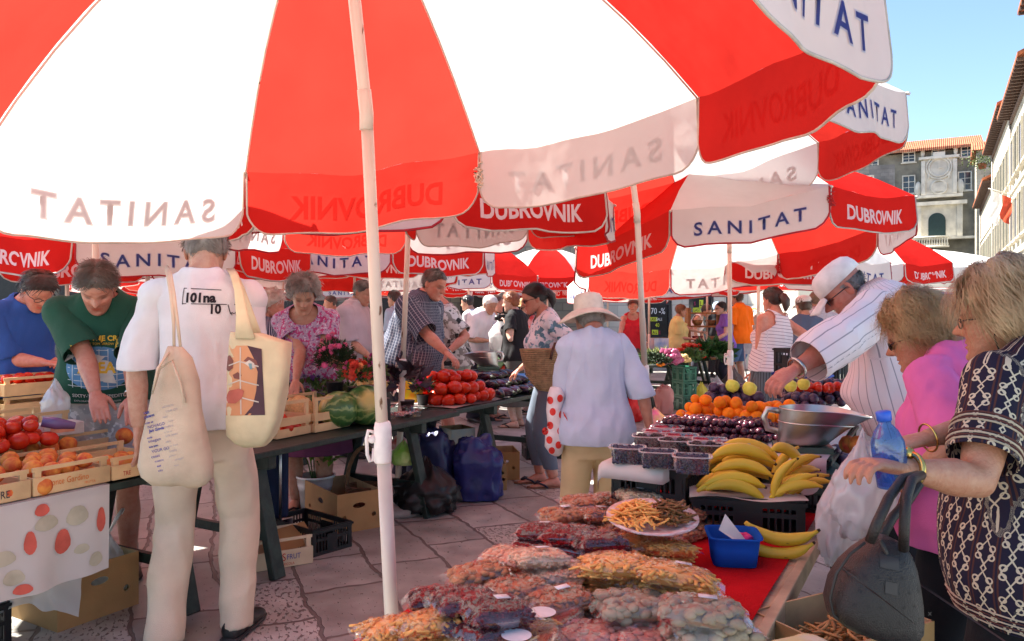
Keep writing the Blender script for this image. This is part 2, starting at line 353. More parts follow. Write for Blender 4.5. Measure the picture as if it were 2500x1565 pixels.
def person(label, loc, face, H=1.7, sex='m', fat=1.0, lean=0, side=0, twist=0, head=(0, 0, 0), lh=None, rh=None, lpole=None, rpole=None, feet=None,
           skin=(.52, .31, .22), hair=None, top=None, bottom=None, shoes=None, detail=1, hat=None, glasses=None, hands=('relax', 'relax'), fwd=0.0, face_kw=None, legs=True, headw=1.0, wj=1.0, group=None, hipw=1.0, bust=1.0, hunch=0.0):
 """face: world angle of the facing direction (90 = away from the camera); positions lh/rh are world points for the wrists"""
 k = H/1.75; ang = R_(face-90); Rm = np.array(rotz(ang)); root = thing('person', label, 'person', (loc[0], loc[1], 0), ang, group)
 toL = lambda p: (np.array(p)-np.array([loc[0], loc[1], 0]))@Rm
 fem = sex == 'f'; b = Body(); b.root = root; b.Rm = Rm; b.loc = loc
 lean_, side_, tw = R_(lean), R_(side), R_(twist)
 # ---- spine
 zs = np.linspace(.70, 1.62, 70); pos = []; fr = []; p = np.array([0, fwd, .70])
 for i, z in enumerate(zs):
  s = sm(.86, 1.34, z); a = lean_*s; sd = side_*s; yw = tw*sm(.9, 1.3, z)
  up = np.array([math.sin(sd), math.sin(a), math.cos(a)*math.cos(sd)]); up /= np.linalg.norm(up)
  rt = np.array([math.cos(yw), math.sin(yw), 0]); rt -= up*rt.dot(up); rt /= np.linalg.norm(rt); fw = np.cross(up, rt)
  if i: p = p+up*(zs[1]-zs[0])
  pos.append(p.copy()); fr.append((rt, fw, up))
 def S(z):
  i = min(max((z-.70)/(zs[1]-zs[0]), 0), 69); j = min(int(i), 68); f = i-j; return pos[j]*(1-f)+pos[j+1]*f, fr[min(int(i+.5), 69)]
 def TP(x, y, z): c, (r, f, u) = S(z); return c+r*x+f*y
 na = 28
 def ring(z, w, d, y, e=.85):
  c, (r, f, u) = S(z); a = np.linspace(0, 2*math.pi, na, endpoint=False); ca, sa = np.cos(a), np.sin(a)
  return c+f*y+np.outer(w*np.sign(ca)*abs(ca)**e, r)+np.outer(d*np.sign(sa)*abs(sa)**e, f)
 fw_ = fat
 TOR = [(.76, .13, .09, -.01), (.82, .165*hipw, .115, -.012), (.90, .178*hipw, .125, -.018), (.98, .172*hipw, .12, -.008), (1.06, .160, .112, .008), (1.14, .156, .108, .010), (1.22, .164, .110, .006), (1.30, .172, .112, 0), (1.37, .172, .105, -.008), (1.42, .160, .088, -.014), (1.46, .115, .07, -.014), (1.49, .07, .06, -.010), (1.53, .058, .058, .004)] if not fem else \
          [(.76, .14, .095, -.012), (.82, .175*hipw, .12, -.018), (.90, .188*hipw, .13, -.02), (.98, .172*hipw, .118, -.008), (1.06, .150, .104, .006), (1.14, .142, .10, .008), (1.22, .150, .105, .004), (1.30, .155, .105, 0), (1.37, .152, .095, -.008), (1.42, .138, .08, -.014), (1.46, .10, .062, -.012), (1.49, .062, .053, -.006), (1.53, .05, .05, .006)]
 def tw_(z, w, d):   # fatness strongest around the belly
  g = 1+(fw_-1)*(1 if z < 1.32 else .55 if z < 1.45 else .25); gd = 1+(fw_-1)*1.5*(math.exp(-((z-1.08)/.2)**2)+.45 if z < 1.4 else .3); return w*g, d*gd
 def torso(mb, o, z0=0, z1=9, od=None):
  rs = []
  for z, w, d, y in TOR:
   if z0 <= z <= z1: ww, dd = tw_(z, w, d); rs.append(ring(z, ww+o, dd+(od if od is not None else o), y+(.02*(fw_-1)*6*math.exp(-((z-1.08)/.15)**2))))
  mb.rings(rs)
 sw = (.178 if not fem else .152)*(1+.35*(fw_-1))
 sh = {s: TP(s*sw, -.012+.02*hunch, 1.385) for s in (-1, 1)}
 l1, l2, lhd = .285, .25, .185
 arms = {}
 for s, tgt, pole in ((-1, lh, lpole), (1, rh, rpole)):
  if tgt is None:
   c, (r, f, u) = S(1.4); t = sh[s]+np.array([s*(.06+.05*(fw_-1)*2), .06, -.52])
  else: t = toL(tgt)/k
  el, wr = ik(sh[s], t, l1, l2, pole if pole is not None else (s*.35, -.8, -.35)); arms[s] = (sh[s], np.array(el), np.array(wr))
 fa = 1+(fw_-1)*.7; ar = [.056*fa, .050*fa, .043*fa, .040*fa, .044*fa, .036, .027] if not fem else [.050*fa, .048*fa, .040*fa, .036*fa, .039*fa, .031, .0235]
 def arm_pts(s):
  a, e, w_ = arms[s]; L = lambda p, q, t: p+(q-p)*t
  return [a, L(a, e, .4), L(a, e, .8), e, L(e, w_, .3), L(e, w_, .7), w_]
 # ---- legs
 ft = feet or ((-.10, .0), (.10, .03)); lg = {}
 for i, s in ((0, -1), (1, 1)):
  fx, fy = ft[i][:2]; dirf = ft[i][2] if len(ft[i]) > 2 else s*.2
  hp = TP(s*.088*hipw, -.01, .88); an = np.array([fx, fy-.02, .085]); kn, _ = ik(hp, an, .42, .405, (s*.12, 1, 0)); lg[s] = (hp, np.array(kn), an, dirf)
 lr = [.085, .088, .070, .056, .052, .057, .045, .036]
 lr = [q*(1+(fw_-1)*.8)*(1.04 if fem else 1) for q in lr]
 def leg_pts(s):
  h, kn, an, _ = lg[s]; L = lambda p, q, t: p+(q-p)*t; bk = np.array([0, -.012, 0])
  return [h, L(h, kn, .3), L(h, kn, .7), kn, L(kn, an, .12), L(kn, an, .35)+bk, L(kn, an, .7), an]
 # ---- body mesh
 vox = .010 if detail >= 2 else .013 if detail == 1 else .017
 mb = MB(); torso(mb, -.004)
 if legs:
  for s in (-1, 1): mb.tube(leg_pts(s), lr, 14)
 for s in (-1, 1):
  mb.tube(arm_pts(s), ar, 14); mb.ball(arms[s][0], ar[0]*1.08, 12, 8); mb.ball(arms[s][1], ar[3]*.98, 10, 7)
  mb.tube([TP(s*.05, -.01, 1.455), TP(s*.11, -.012, 1.42), sh[s]], [.046, .046, .048], 12)
 if fem:
  for s in (-1, 1): mb.ball(TP(s*.075*fw_, (.085+.03*(fw_-1)*3)*1, 1.24-.03*(fw_-1)*3), np.array([.075, .07, .075])*bust*(1+.6*(fw_-1)), 12, 8)
 hr, hpch, hroll = head[0], head[1], head[2] if len(head) > 2 else 0
 hh = .232
 nk, (nr, nf, nu_) = S(1.53)
 q = Matrix.Rotation(R_(hr), 3, 'Z')@Matrix.Rotation(-R_(hpch), 3, 'X')@Matrix.Rotation(R_(hroll), 3, 'Y')
 Hm = np.array(q)
 hc = nk+nu_*(.022-.05*hunch)+nf*(.01+.06*hunch)+Hm@np.array([0, .035, .0])    # pivot: ear-height point under skull
 hb = hc-Hm@np.array([0, 0, hh*.28])            # chin level reference
 mb.tube([TP(0, -.012, 1.44), TP(0, -.006, 1.50), hc+Hm@np.array([0, -.022, -.015]), hc+Hm@np.array([0, -.018, .05])], [.07 if not fem else .06, .058 if not fem else .05, .056 if not fem else .048, .05], 14)
 bv, bf = remesh(mb, vox, 5, .5)
 body = MB(); body.add(bv, bf); tint = [np.ones((len(bv), 3))]
 # ---- feet
 for s in (-1, 1):
  if not legs: continue
  h, kn, an, df = lg[s]; c, sn = math.cos(df), -math.sin(df); fwv = np.array([math.sin(df), math.cos(df), 0]); rtv = np.array([math.cos(df), -math.sin(df), 0])
  o = np.array([an[0], an[1], 0]); rs = []
  for y, w, z0, z1 in ((-.055, .022, .012, .05), (-.04, .033, .004, .085), (0, .036, .003, .10), (.05, .038, .004, .075), (.10, .044, .003, .048), (.14, .045, .003, .034), (.175, .036, .004, .026), (.195, .015, .008, .018)):
   a = np.linspace(0, 2*math.pi, 14, endpoint=False); rs.append(o+fwv*y+np.outer(np.cos(a)*w, rtv)+np.outer(np.sin(a)*(z1-z0)/2, [0, 0, 1])+np.array([0, 0, (z0+z1)/2]))
  n0 = body.n; body.rings(rs); tint.append(np.ones((body.n-n0, 3)))
 # ---- hands
 b.hand = {}
 for i, s in ((0, -1), (1, 1)):
  a, e, w_ = arms[s]; d = (w_-e)/np.linalg.norm(w_-e); style = hands[i]
  side_v = np.array([0, 1.0, 0.0]) if abs(d[1]) < .8 else np.array([-s*1.0, 0, 0])   # thumb side
  if style in ('palm_down', 'pick', 'hold'): side_v = np.array([-s*1.0, .0, 0]) if abs(d[0]) < .75 else np.array([0, 1.0, 0])
  tv = side_v-d*side_v.dot(d); tv /= np.linalg.norm(tv); pn = np.cross(d, tv)*s
  if style in ('palm_down', 'pick', 'hold') and pn[2] > 0: pn = -pn
  # pn points out of the palm
  hm = MB(); hs = 1.0 if not fem else .92
  base = w_
  a_ = np.linspace(0, 2*math.pi, 12, endpoint=False)
  rs = []
  for t, w, th in ((-.02, .026, .021), (.0, .027, .020), (.03, .036, .018), (.06, .041, .016), (.085, .041, .013), (.095, .036, .010)):
   rs.append(base+d*t*hs+np.outer(np.cos(a_)*w*hs, tv)+np.outer(np.sin(a_)*th*hs, pn))
  hm.rings(rs)
  curl = {'relax': .35, 'palm_down': .25, 'pick': .65, 'hold': .95, 'fist': 1.35, 'flat': .1}[style]
  for fi, (ox, ln) in enumerate(((.030, .072), (.010, .080), (-.011, .075), (-.031, .060))):
   p0 = base+(d*.085+tv*ox)*hs; pts = [p0-d*.02*hs, p0]; an = curl*.35*(1+.12*fi); dr = d
   for sg, frac in enumerate((.45, .32, .23)):
    dr = d*math.cos(an)+pn*math.sin(an); pts.append(pts[-1]+dr*ln*frac*hs); an += curl*(.75 if sg == 0 else .6)
   hm.tube(pts, [.0095*hs, .0095*hs, .0088*hs, .0082*hs, .0062*hs], 8); hm.ball(pts[-1], .0064*hs, 6, 5)
  p0 = base+(d*.02+tv*.024)*hs; dr = (d*.6+tv*.75+pn*.35); dr /= np.linalg.norm(dr); dr2 = d*.85+tv*(.35-.3*curl)+pn*(.35+.3*curl); dr2 /= np.linalg.norm(dr2)
  hm.tube([p0, p0+dr*.035*hs, p0+dr*.035*hs+dr2*.032*hs, p0+dr*.035*hs+dr2*.055*hs], [.015*hs, .0125*hs, .0105*hs, .008*hs], 8); hm.ball(p0+dr*.035*hs+dr2*.055*hs, .008*hs, 6, 5)
  if detail >= 2: hv, hf = remesh(hm, .0042, 2, .5); n0 = body.n; body.add(hv, hf)
  else: n0 = body.n; body.join(hm)
  tt = np.ones((body.n-n0, 3)); tt[:] = (1, .93, .92); tint.append(tt); b.hand[s] = (base+d*.09*hs+pn*.02, d, tv, pn)
 # ---- head
 nz, nah = {0: (20, 24), 1: (34, 40), 2: (52, 60), 3: (60, 72)}[detail]
 fk = dict(face_kw or {}); nose = fk.pop('nose', 1.0); jaw = fk.pop('jaw', 1.0)
 P = head_grid(nz, nah, headw, nose, jaw); T = head_tint(P, **fk)
 toH = lambda Q: (np.asarray(Q)-np.array([0, .0, .28]))*hh@Hm.T+hc
 n0 = body.n; body.rings(list(toH(P.reshape(-1, 3)).reshape(P.shape)), cap=True); tt = np.ones((body.n-n0, 3)); tt[:nz*nah] = T.reshape(-1, 3); tint.append(tt)
 for s in (-1, 1):
  em = MB(); em.ball((0, 0, 0), (.035, .085, .135), 12, 9); v = em.v[0]; v[:, 0] -= .02*np.exp(-(v[:, 1]/.05)**2-(v[:, 2]/.07)**2)*np.sign(v[:, 0])*(v[:, 0] > 0)
  v[:, 1] *= 1+.35*(v[:, 2] > 0)*v[:, 2]/.135; v[:, 0] += .0; c, sn = math.cos(.45), math.sin(.45); x = v[:, 0]*c-v[:, 1]*-sn*-1;
  v = np.c_[v[:, 0]*c-v[:, 1]*sn, v[:, 0]*sn+v[:, 1]*c, v[:, 2]]; v[:, 0] *= s
  if s < 0: em.f = [tuple(reversed(q)) for q in em.f]
  v = v+np.array([s*.325*headw, -.03, .475]); n0 = body.n; body.add(toH(v), em.f); tt = np.ones((body.n-n0, 3)); tt[:] = (1, .85, .8); tint.append(tt)
 o = body.obj('body', [skinmat('skin_%02d%02d' % (int(skin[0]*99), int(skin[1]*99)), skin)], root)
 o.data.vertices.foreach_set('co', (body.V()*k).ravel());
 ca = o.data.color_attributes.new('tint', 'FLOAT_COLOR', 'POINT'); tt = np.concatenate(tint); ca.data.foreach_set('color', np.c_[tt, np.ones(len(tt))].ravel())
 b.S, b.TP, b.arms, b.lg, b.k, b.toH, b.hh, b.sh, b.toL = S, TP, arms, lg, k, toH, hh, sh, toL
 b.W = lambda p: Vector(Rm@(np.array(p)*k)+np.array([loc[0], loc[1], 0]))     # local metres at 1.75 scale -> world
 b.up = S(1.3)[1]
 # ---- clothing
 def wrinkle(v, f, amp, sc, stretch=(1, 1, 1), seed=0):
  n = vnormals(v, f); wp = v+.03*np.c_[vnoise(v*6, 1), vnoise(v*6+9, 2), vnoise(v*6+5, 3)]; q = wp*np.array(stretch)*sc; d = vnoise(q, seed)+.5*vnoise(q*2.1, seed+3); rid = (1-np.abs(vnoise(q*.8+5, seed+7))*2)+.5*(1-np.abs(vnoise(q*np.array([1.5, 1.5, 1.1])+3, seed+8))*2)
  return v+n*((d*.6+rid*.5)*amp)[:, None]
 def pat(o, v):
  c = np.zeros((len(v), 3)); u = S(1.2)[1];
  bones = [(S(.8)[0], S(1.45)[0], .0)]+[(arms[s][0], arms[s][1], 1) for s in (-1, 1)]+[(arms[s][1], arms[s][2], 1) for s in (-1, 1)]
  best = np.full(len(v), 9.0)
  for i, (p0, p1, isarm) in enumerate(bones):
   d = p1-p0; L = np.linalg.norm(d); d = d/L; t = np.clip((v-p0)@d, 0, L); r = v-p0-np.outer(t, d); dist = np.linalg.norm(r, axis=1)-(.065 if isarm else .17)
   if isarm: x = np.cross(d, [0, 1, 0]); x = x/(np.linalg.norm(x)+1e-6)
   else: x = u[0]
   y = np.cross(d, x); m = dist < best; best[m] = dist[m]
   if not isarm: y = u[1]
   c[m, 0] = (np.arctan2(r@x, -(r@y))*(.062 if isarm else .17*fw_))[m]+(1.0 if isarm else 0); c[m, 1] = (r@y)[m]; c[m, 2] = t[m]+(.3 if i > 2 else 0)+(.4*isarm)
  a = o.data.attributes.new('pat', 'FLOAT_VECTOR', 'POINT'); a.data.foreach_set('vector', c.ravel())
 def cl(name, mb, m, clips, amp, sc, stretch=(1, 1, .6), vx=None, label=None, seed=0, smooth=5, extra=()):
  v, f = remesh(mb, vx or vox*1.05, smooth, .5)
  v = wrinkle(v, f, amp, sc, stretch, seed)
  for fn in clips: v, f = clipmesh(v, f, fn(v))
  q = MB(); q.add(v*k, f)
  for smb, fn, sd in extra:
   v2, f2 = remesh(smb, vx or vox*1.05, smooth, .5); v2 = wrinkle(v2, f2, amp*.8, sc, (1, 1, .8), seed+sd); v2, f2 = clipmesh(v2, f2, fn(v2)); q.add(v2*k, f2); v = np.vstack([v, v2]); b.sl = getattr(b, 'sl', {}); b.sl[sd] = bvh_of(v2*k, f2)
  o = q.obj(name, m if isinstance(m, list) else [m], root); pat(o, v)
  if label: o['label'] = label
  md = o.modifiers.new('s', 'SOLIDIFY'); md.thickness = .003; md.offset = -1
  return o, bvh_of(q.V(), q.f)
 b.cl = {}
 if top:
  t = dict(fit=.014, hem=.86, sleeve=.55, amp=.013, sc=13, neck=(.0, .0, 1.53, .085), name='shirt', loose=.022, flare=0, sl=1.0); t.update(top)
  mb = MB(); z0 = t['hem']-.06; rs = []
  TT = [q for q in TOR if q[0] <= 1.5]
  zz = np.append(np.arange(z0, 1.475, .035), [1.485, 1.50])
  for z in zz:
   w = np.interp(z, [q[0] for q in TT], [q[1] for q in TT]); d = np.interp(z, [q[0] for q in TT], [q[2] for q in TT]); y = np.interp(z, [q[0] for q in TT], [q[3] for q in TT])
   w, d = tw_(z, w, d); lo = t['fit']+t['loose']*sm(1.38, 1.0, z)+t['flare']*sm(1.2, .8, z); rs.append(ring(z, max(w, .15*(1+(fw_-1)*.8) if z < 1.2 else 0)+lo, d+lo*1.05, y+.02*(fw_-1)*6*math.exp(-((z-1.08)/.15)**2)))
  mb.rings(rs)
  if fem:
   for s in (-1, 1): mb.ball(TP(s*.07*fw_, .085+.03*(fw_-1)*3, 1.24-.03*(fw_-1)*3), np.array([.082, .078, .085])*bust*(1+.6*(fw_-1))+t['fit']*.4, 12, 8)
  clips = []; sleeves = []
  for s in (-1, 1):
   mb.tube([TP(s*.045, -.01, 1.455), TP(s*.11, -.012, 1.42), sh[s]], [.05+t['fit']*.5, .05+t['fit']*.6, .054+t['fit']*.6], 12)
   if t['sleeve'] > 0:
    a, e, w_ = arms[s]; tot = np.linalg.norm(e-a)+np.linalg.norm(w_-e); L = t['sleeve']*tot; la = np.linalg.norm(e-a); d1 = (e-a)/la; d2 = (w_-e)/np.linalg.norm(w_-e)
    pts, rr = [a-d1*.02], [ar[0]*1.12+t['fit']]
    nseg = 7
    for i in range(1, nseg+1):
     x = (L+.03)*i/nseg; pts.append(a+d1*x if x <= la else e+d2*(x-la)); base = np.interp(x, [0, la*.5, la, tot], [ar[0]*1.05, ar[2]*1.05, ar[3]*1.1, ar[6]*1.2]); rr.append(base+t['fit']+.012*t['sl']*sm(0, L, x)+.004)
    smb = MB(); smb.tube(pts, rr, 16); smb.ball(a, ar[0]*1.12+t['fit'], 12, 8); mb.ball(a, ar[0]*1.10+t['fit'], 12, 8); smb.tube([TP(s*.10, -.012, 1.42), sh[s]], [.046+t['fit']*.6, .053+t['fit']*.6], 12)
    end = a+d1*L if L <= la else e+d2*(L-la); dd = d1 if L <= la else d2
    if L > la: smb.ball(e, ar[3]*1.15+t['fit']+.01, 12, 8)
    sleeves.append((smb, lambda v, end=end, dd=dd: -(v-end)@dd, s))
   else:   # sleeveless armhole
    a = sh[s]; hole = t.get('hole', .088)
    clips.append(lambda v, a=a, s=s, hole=hole: (lambda r: np.hypot(r@S(1.4)[1][1], r@S(1.4)[1][2]*.85+.02)-hole+np.where((r@S(1.4)[1][0])*s > -.075, 0, .2))(v-a))
  hz, hu = S(t['hem'])[0], S(t['hem'])[1][2]
  clips.append(lambda v: np.where(np.linalg.norm(v-hz, axis=1) < .45, (v-hz)@hu, 1.0))
  nx, ny, nz_, nrad = t['neck']; npos = TP(nx, ny, nz_); nst = t.get('nst', (1, 1, 1)); nfr = np.stack(S(1.45)[1])
  clips.append(lambda v: np.linalg.norm(((v-npos)@nfr.T)/np.array(nst), axis=1)-nrad)
  if t.get('clip'): clips.append(lambda v: t['clip'](v, b))
  b.cl['top'] = cl(t['name'], mb, t['mat'], clips, t['amp'], t['sc'], t.get('stretch', (1, 1, .42)), label=t.get('label'), seed=len(label), extra=sleeves)
  if t.get('collar'):
   mb = MB(); c, (r, f, u) = S(1.47); a = np.linspace(-2.6, 2.6, 22)
   lo = [c+u*.028+r*.082*math.sin(q)-f*(.075*math.cos(q)+.0) for q in a]; hi = [p+u*.035-(p-c-u*.03)*.16 for p in lo]; dn = [p-u*.012+(p-c)*.22 for p in lo]
   mb.grid(np.array([dn, hi, lo])*k); cc = mb.obj('collar', [t['mat']], root); md = cc.modifiers.new('s', 'SOLIDIFY'); md.thickness = .003
   pat(cc, mb.V()/k)
 if bottom:
  t = dict(fit=.016, waist=.98, length=.10, amp=.006, sc=7, name='trousers', kind='trousers', loose=.012); t.update(bottom)
  mb = MB(); rs = []
  for z in np.arange(.74, t['waist']+.05, .03):
   w = np.interp(z, [q[0] for q in TOR], [q[1] for q in TOR]); d = np.interp(z, [q[0] for q in TOR], [q[2] for q in TOR]); y = np.interp(z, [q[0] for q in TOR], [q[3] for q in TOR]); w, d = tw_(z, w, d); rs.append(ring(z, w+t['fit']*.8, d+t['fit']*1.1, y+.02*(fw_-1)*6*math.exp(-((z-1.08)/.15)**2)))
  mb.rings(rs); clips = []
  if t['kind'] == 'trousers':
   for s in (-1, 1):
    h, kn, an, _ = lg[s]; L = lambda p, q, x: p+(q-p)*x
    pts = [TP(s*.075*hipw, -.012, .92), h, L(h, kn, .35), L(h, kn, .75), kn, L(kn, an, .3), L(kn, an, .6), L(kn, an, .85), L(kn, an, 1.0), L(kn, an, 1.12)]
    o = t['fit']; lo = t['loose']; rr = [lr[0]+o, lr[0]+o+.004, lr[1]+o, lr[2]+o+lo*.4, lr[3]+o+lo, lr[5]+o+lo, lr[6]+o+lo*1.7, lr[7]+o+lo*2.2, lr[7]+o+lo*2.6, lr[7]+o+lo*2.7]
    mb.tube(pts, rr, 18)
   le = t['length']; clips.append(lambda v: v[:, 2]-le)
  else:
   z1 = t['length']; mid = (ft[0][0]+ft[1][0])/2, (ft[0][1]+ft[1][1])/2-.02; rs = []
   for i in range(9):
    q = i/8; z = .95+(z1-.03-.95)*q; c = S(.9)[0] if z > .70 else S(.9)[0]; w, d = tw_(.9, .188*hipw, .13); cx_, cy_ = c[0]*(1-q)+mid[0]*q, (c[1]-.02)*(1-q)+mid[1]*q
    a = np.linspace(0, 2*math.pi, na, endpoint=False); g = 1+.02*np.sin(a*9)*q; rs.append(np.c_[cx_+(w+o_(t, q))*np.cos(a)*g, cy_+(d+o_(t, q))*np.sin(a)*g, np.full(na, z)])
   mb.rings(rs); clips.append(lambda v: v[:, 2]-z1)
  wz, wu = S(t['waist'])[0], S(t['waist'])[1][2]
  clips.append(lambda v: (wz-v)@wu)
  b.cl['bottom'] = cl(t['name'], mb, t['mat'], clips, t['amp'], t['sc'], (1, 1, .45), label=t.get('label'), seed=7+len(label))
 if shoes and legs:
  for s in (-1, 1):
   h, kn, an, df = lg[s]; fwv = np.array([math.sin(df), math.cos(df), 0]); rtv = np.array([math.cos(df), -math.sin(df), 0]); o = np.array([an[0], an[1], 0]); a = np.linspace(0, 2*math.pi, 16, endpoint=False)
   mb = MB()
   if shoes[0] == 'shoe':
    rs = [o+fwv*y+np.outer(np.cos(a)*w, rtv)+np.outer(np.sin(a)*(z1)/2, [0, 0, 1])+np.array([0, 0, z1/2+.002]) for y, w, z1 in ((-.075, .02, .05), (-.065, .037, .085), (-.02, .043, .10), (.05, .044, .085), (.10, .052, .065), (.16, .052, .052), (.20, .042, .045), (.225, .015, .03))]
    mb.rings(rs); rs = [o+fwv*y+np.outer(np.cos(a)*w, rtv)+np.outer(np.sin(a)*.010, [0, 0, 1])+np.array([0, 0, .012]) for y, w in ((-.085, .015), (-.07, .042), (0, .046), (.1, .056), (.16, .056), (.21, .045), (.235, .012))]
    mb.rings(rs, 1); q = MB(); q.add(mb.V()*k, mb.f); q.m = mb.m; q.obj('shoe', [shoes[1], mat('shoe_sole', (.03, .03, .03), .7)], root)
   else:
    rs = [o+fwv*y+np.outer(np.cos(a)*w, rtv)+np.outer(np.sin(a)*.009, [0, 0, 1])+np.array([0, 0, .004]) for y, w in ((-.075, .012), (-.062, .036), (0, .042), (.1, .052), (.16, .052), (.2, .042), (.225, .012))]
    mb.rings(rs, 1)
    top_ = o+fwv*.165+np.array([0, 0, .034])
    for sg in (-1, 1): mb.tube([top_, o+fwv*.13+rtv*sg*.035+np.array([0, 0, .048]), o+fwv*.08+rtv*sg*.047+np.array([0, 0, .03]), o+fwv*.05+rtv*sg*.046+np.array([0, 0, .006])], .008, 6)
    q = MB(); q.add(mb.V()*k, mb.f); q.m = mb.m; q.obj('sandal', [shoes[1], mat('sandal_sole', (.16, .08, .05), .7)], root)
 if hair: make_hair(b, P, hair, detail, root)
 if glasses: make_glasses(b, glasses, root)
 return b
def o_(t, q): return t['fit']+.01+t.get('flare', .06)*q
def make_hair(b, P, h, detail, root):
 """h: col, style(short|curly|bob|pony), hl (hairline height at the forehead, 0..1), side (height above the ears), nape, th thickness"""
 t = dict(col=(.05, .035, .025), col2=None, style='short', front=.80, side=.56, nape=.22, th=.05, n=None, ln=.05, top=1.0, recede=0, curl=0); t.update(h)
 nz, na = P.shape[:2]; x, y, z = P[..., 0], P[..., 1], P[..., 2]
 a = np.arctan2(x, y)  # 0 front
 fr = np.abs(a)
 line = np.interp(fr, [0, .45, .75, 1.15, 1.45, 1.75, 2.2, 3.14], [t['front'], t['front']+t['recede']*.5, t['front']-.06+t['recede'], t['side']+.06, t['side']-.02, t['side']-.09, t['nape']+.06, t['nape']])
 g = z-line
 if t.get('crown'):
  g = np.minimum(g, t['crown']-z+.0*fr)
 c = np.array([0, -.02, .55]); nrm = P-c; nrm /= np.linalg.norm(nrm, axis=2)[..., None]
 th = t['th']*np.clip(np.minimum(1, (g+.02)/.10), .15, 1)
 if t['style'] in ('bob', 'curly', 'puff'): th = th*(1+.35*np.clip((z-.75)/.25, 0, 1)+.25*(fr > 1.6))
 nn = vnoise(P.reshape(-1, 3)*np.array([9, 9, 6])+3, t.get('seed', 1)).reshape(nz, na)
 if t['curl']: nn = nn+.8*vnoise(P.reshape(-1, 3)*17, 4).reshape(nz, na)
 Q = P+nrm*(th*(1+(.25+.5*t['curl'])*nn)+.006)[..., None]
 if t['style'] in ('bob', 'curly', 'puff'): g = np.where(fr < 2.6, g, g)
 v = b.toH(Q.reshape(-1, 3)); f = [(i*na+j, i*na+(j+1) % na, (i+1)*na+(j+1) % na, (i+1)*na+j) for i in range(nz-1) for j in range(na)]
 v, f = clipmesh(v, f, g.ravel()); mb = MB(); mb.add(v, f)
 rs = np.random.default_rng(int(abs(t['col'][0])*1000)+nz)
 n = t['n'] or {0: 120, 1: 500, 2: 1600, 3: 6500}[detail]
 idx = np.argwhere(g > .0); wd = {0: .010, 1: .006, 2: .0034, 3: .0017}[detail]; nseg = 5
 # candidate roots weighted evenly by area
 roots = idx[rs.integers(0, len(idx), n)]; vs = []; fs = []; cnt = 0
 for i, j in roots:
  jj = (j+rs.random()) % na; j0 = int(jj); j1 = (j0+1) % na; fj = jj-j0; ii = min(nz-1.001, i+rs.random()); i0 = int(ii); fi = ii-i0
  if i0 >= nz-1: continue
  p = (Q[i0, j0]*(1-fj)+Q[i0, j1]*fj)*(1-fi)+(Q[i0+1, j0]*(1-fj)+Q[i0+1, j1]*fj)*fi; nr_ = nrm[i0, j0]
  down = np.array([0, 0, -1.0]); back = np.array([0, -1.0, 0]); frt = np.array([0, 1.0, 0]); ax = np.array([math.copysign(1, p[0]), 0, 0])
  zz = p[2]; st = t['style']
  if st == 'short': d = (down*.6+back*.25+frt*(.7 if p[1] > 0 else 0)*t.get('fringe', .6)*(zz > .86)+ax*.5)
  elif st == 'pony': d = back*1.0+down*.3
  elif st == 'back': d = back*.9+down*.55+ax*.1
  else: d = down*.55+back*(.35 if p[1] < .25 else -.1)+ax*.4*(zz > .85)
  d = d+rs.normal(size=3)*(.13+.8*t['curl']); d -= nr_*d.dot(nr_); d /= np.linalg.norm(d)+1e-6
  L = t['ln']*(.6+.8*rs.random())/.232*1.0; sd = np.cross(nr_, d); ph = rs.random()*6; lift = rs.random()*.03+.004+(.07*rs.random() if detail >= 2 and rs.random() < .07 else 0)
  pts = []
  for s in range(nseg+1):
   q = s/nseg; pt = p+d*L*q+nr_*(lift*math.sin(q*2.6)*(1+1.5*t['curl'])-L*L*q*q*.55)+sd*(t['curl']*.05*math.sin(ph+q*6)+.01*math.sin(ph+q*3)); pts.append(pt)
  for s, pt in enumerate(pts): w2 = wd/.232*.5*(1-.75*s/nseg); vs += [pt-sd*w2, pt+sd*w2]
  fs += [(cnt+2*s, cnt+2*s+1, cnt+2*s+3, cnt+2*s+2) for s in range(nseg)]; cnt += 2*(nseg+1)
 if vs: mb.add(b.toH(np.array(vs)), fs)
 if t['style'] == 'pony':
  for r_, off in ((.16, 0), (.13, 1)):
   mb.tube([b.toH(q) for q in (np.array([[0, -.40, .62], [0, -.56, .60], [0.02, -.66, .44], [.03, -.66, .2], [.03, -.6, -.02]])+off*np.array([.06, -.02, .03]))], [.035, r_*.24, r_*.25, r_*.2, .004], 10)
 if t.get('long'):
  for s in (-1, 1):
   for q in range(4): mb.tube([b.toH(w) for w in ((s*.30, -.05-.09*q, .75), (s*.38, -.02-.1*q, .45), (s*.37, .04-.1*q, .05), (s*.33, .05-.1*q, -.45-.05*q), (s*.28, .06-.08*q, -.8))], [.02, .03, .03, .025, .006], 8)
 q = MB(); q.add(mb.V()*b.k, mb.f)
 c = t['col']; c2 = t['col2'] or tuple(min(1, k*1.9) for k in c)
 key = 'hair_%d_%d_%d' % tuple(int(k*300) for k in c)
 if key not in MATS:
  m = mat(key, c, .42, 0, .1, 14, .35, 90, .5, col2=c2, detail=6, coords='Object')
 q.obj('hair', [MATS[key]], root)
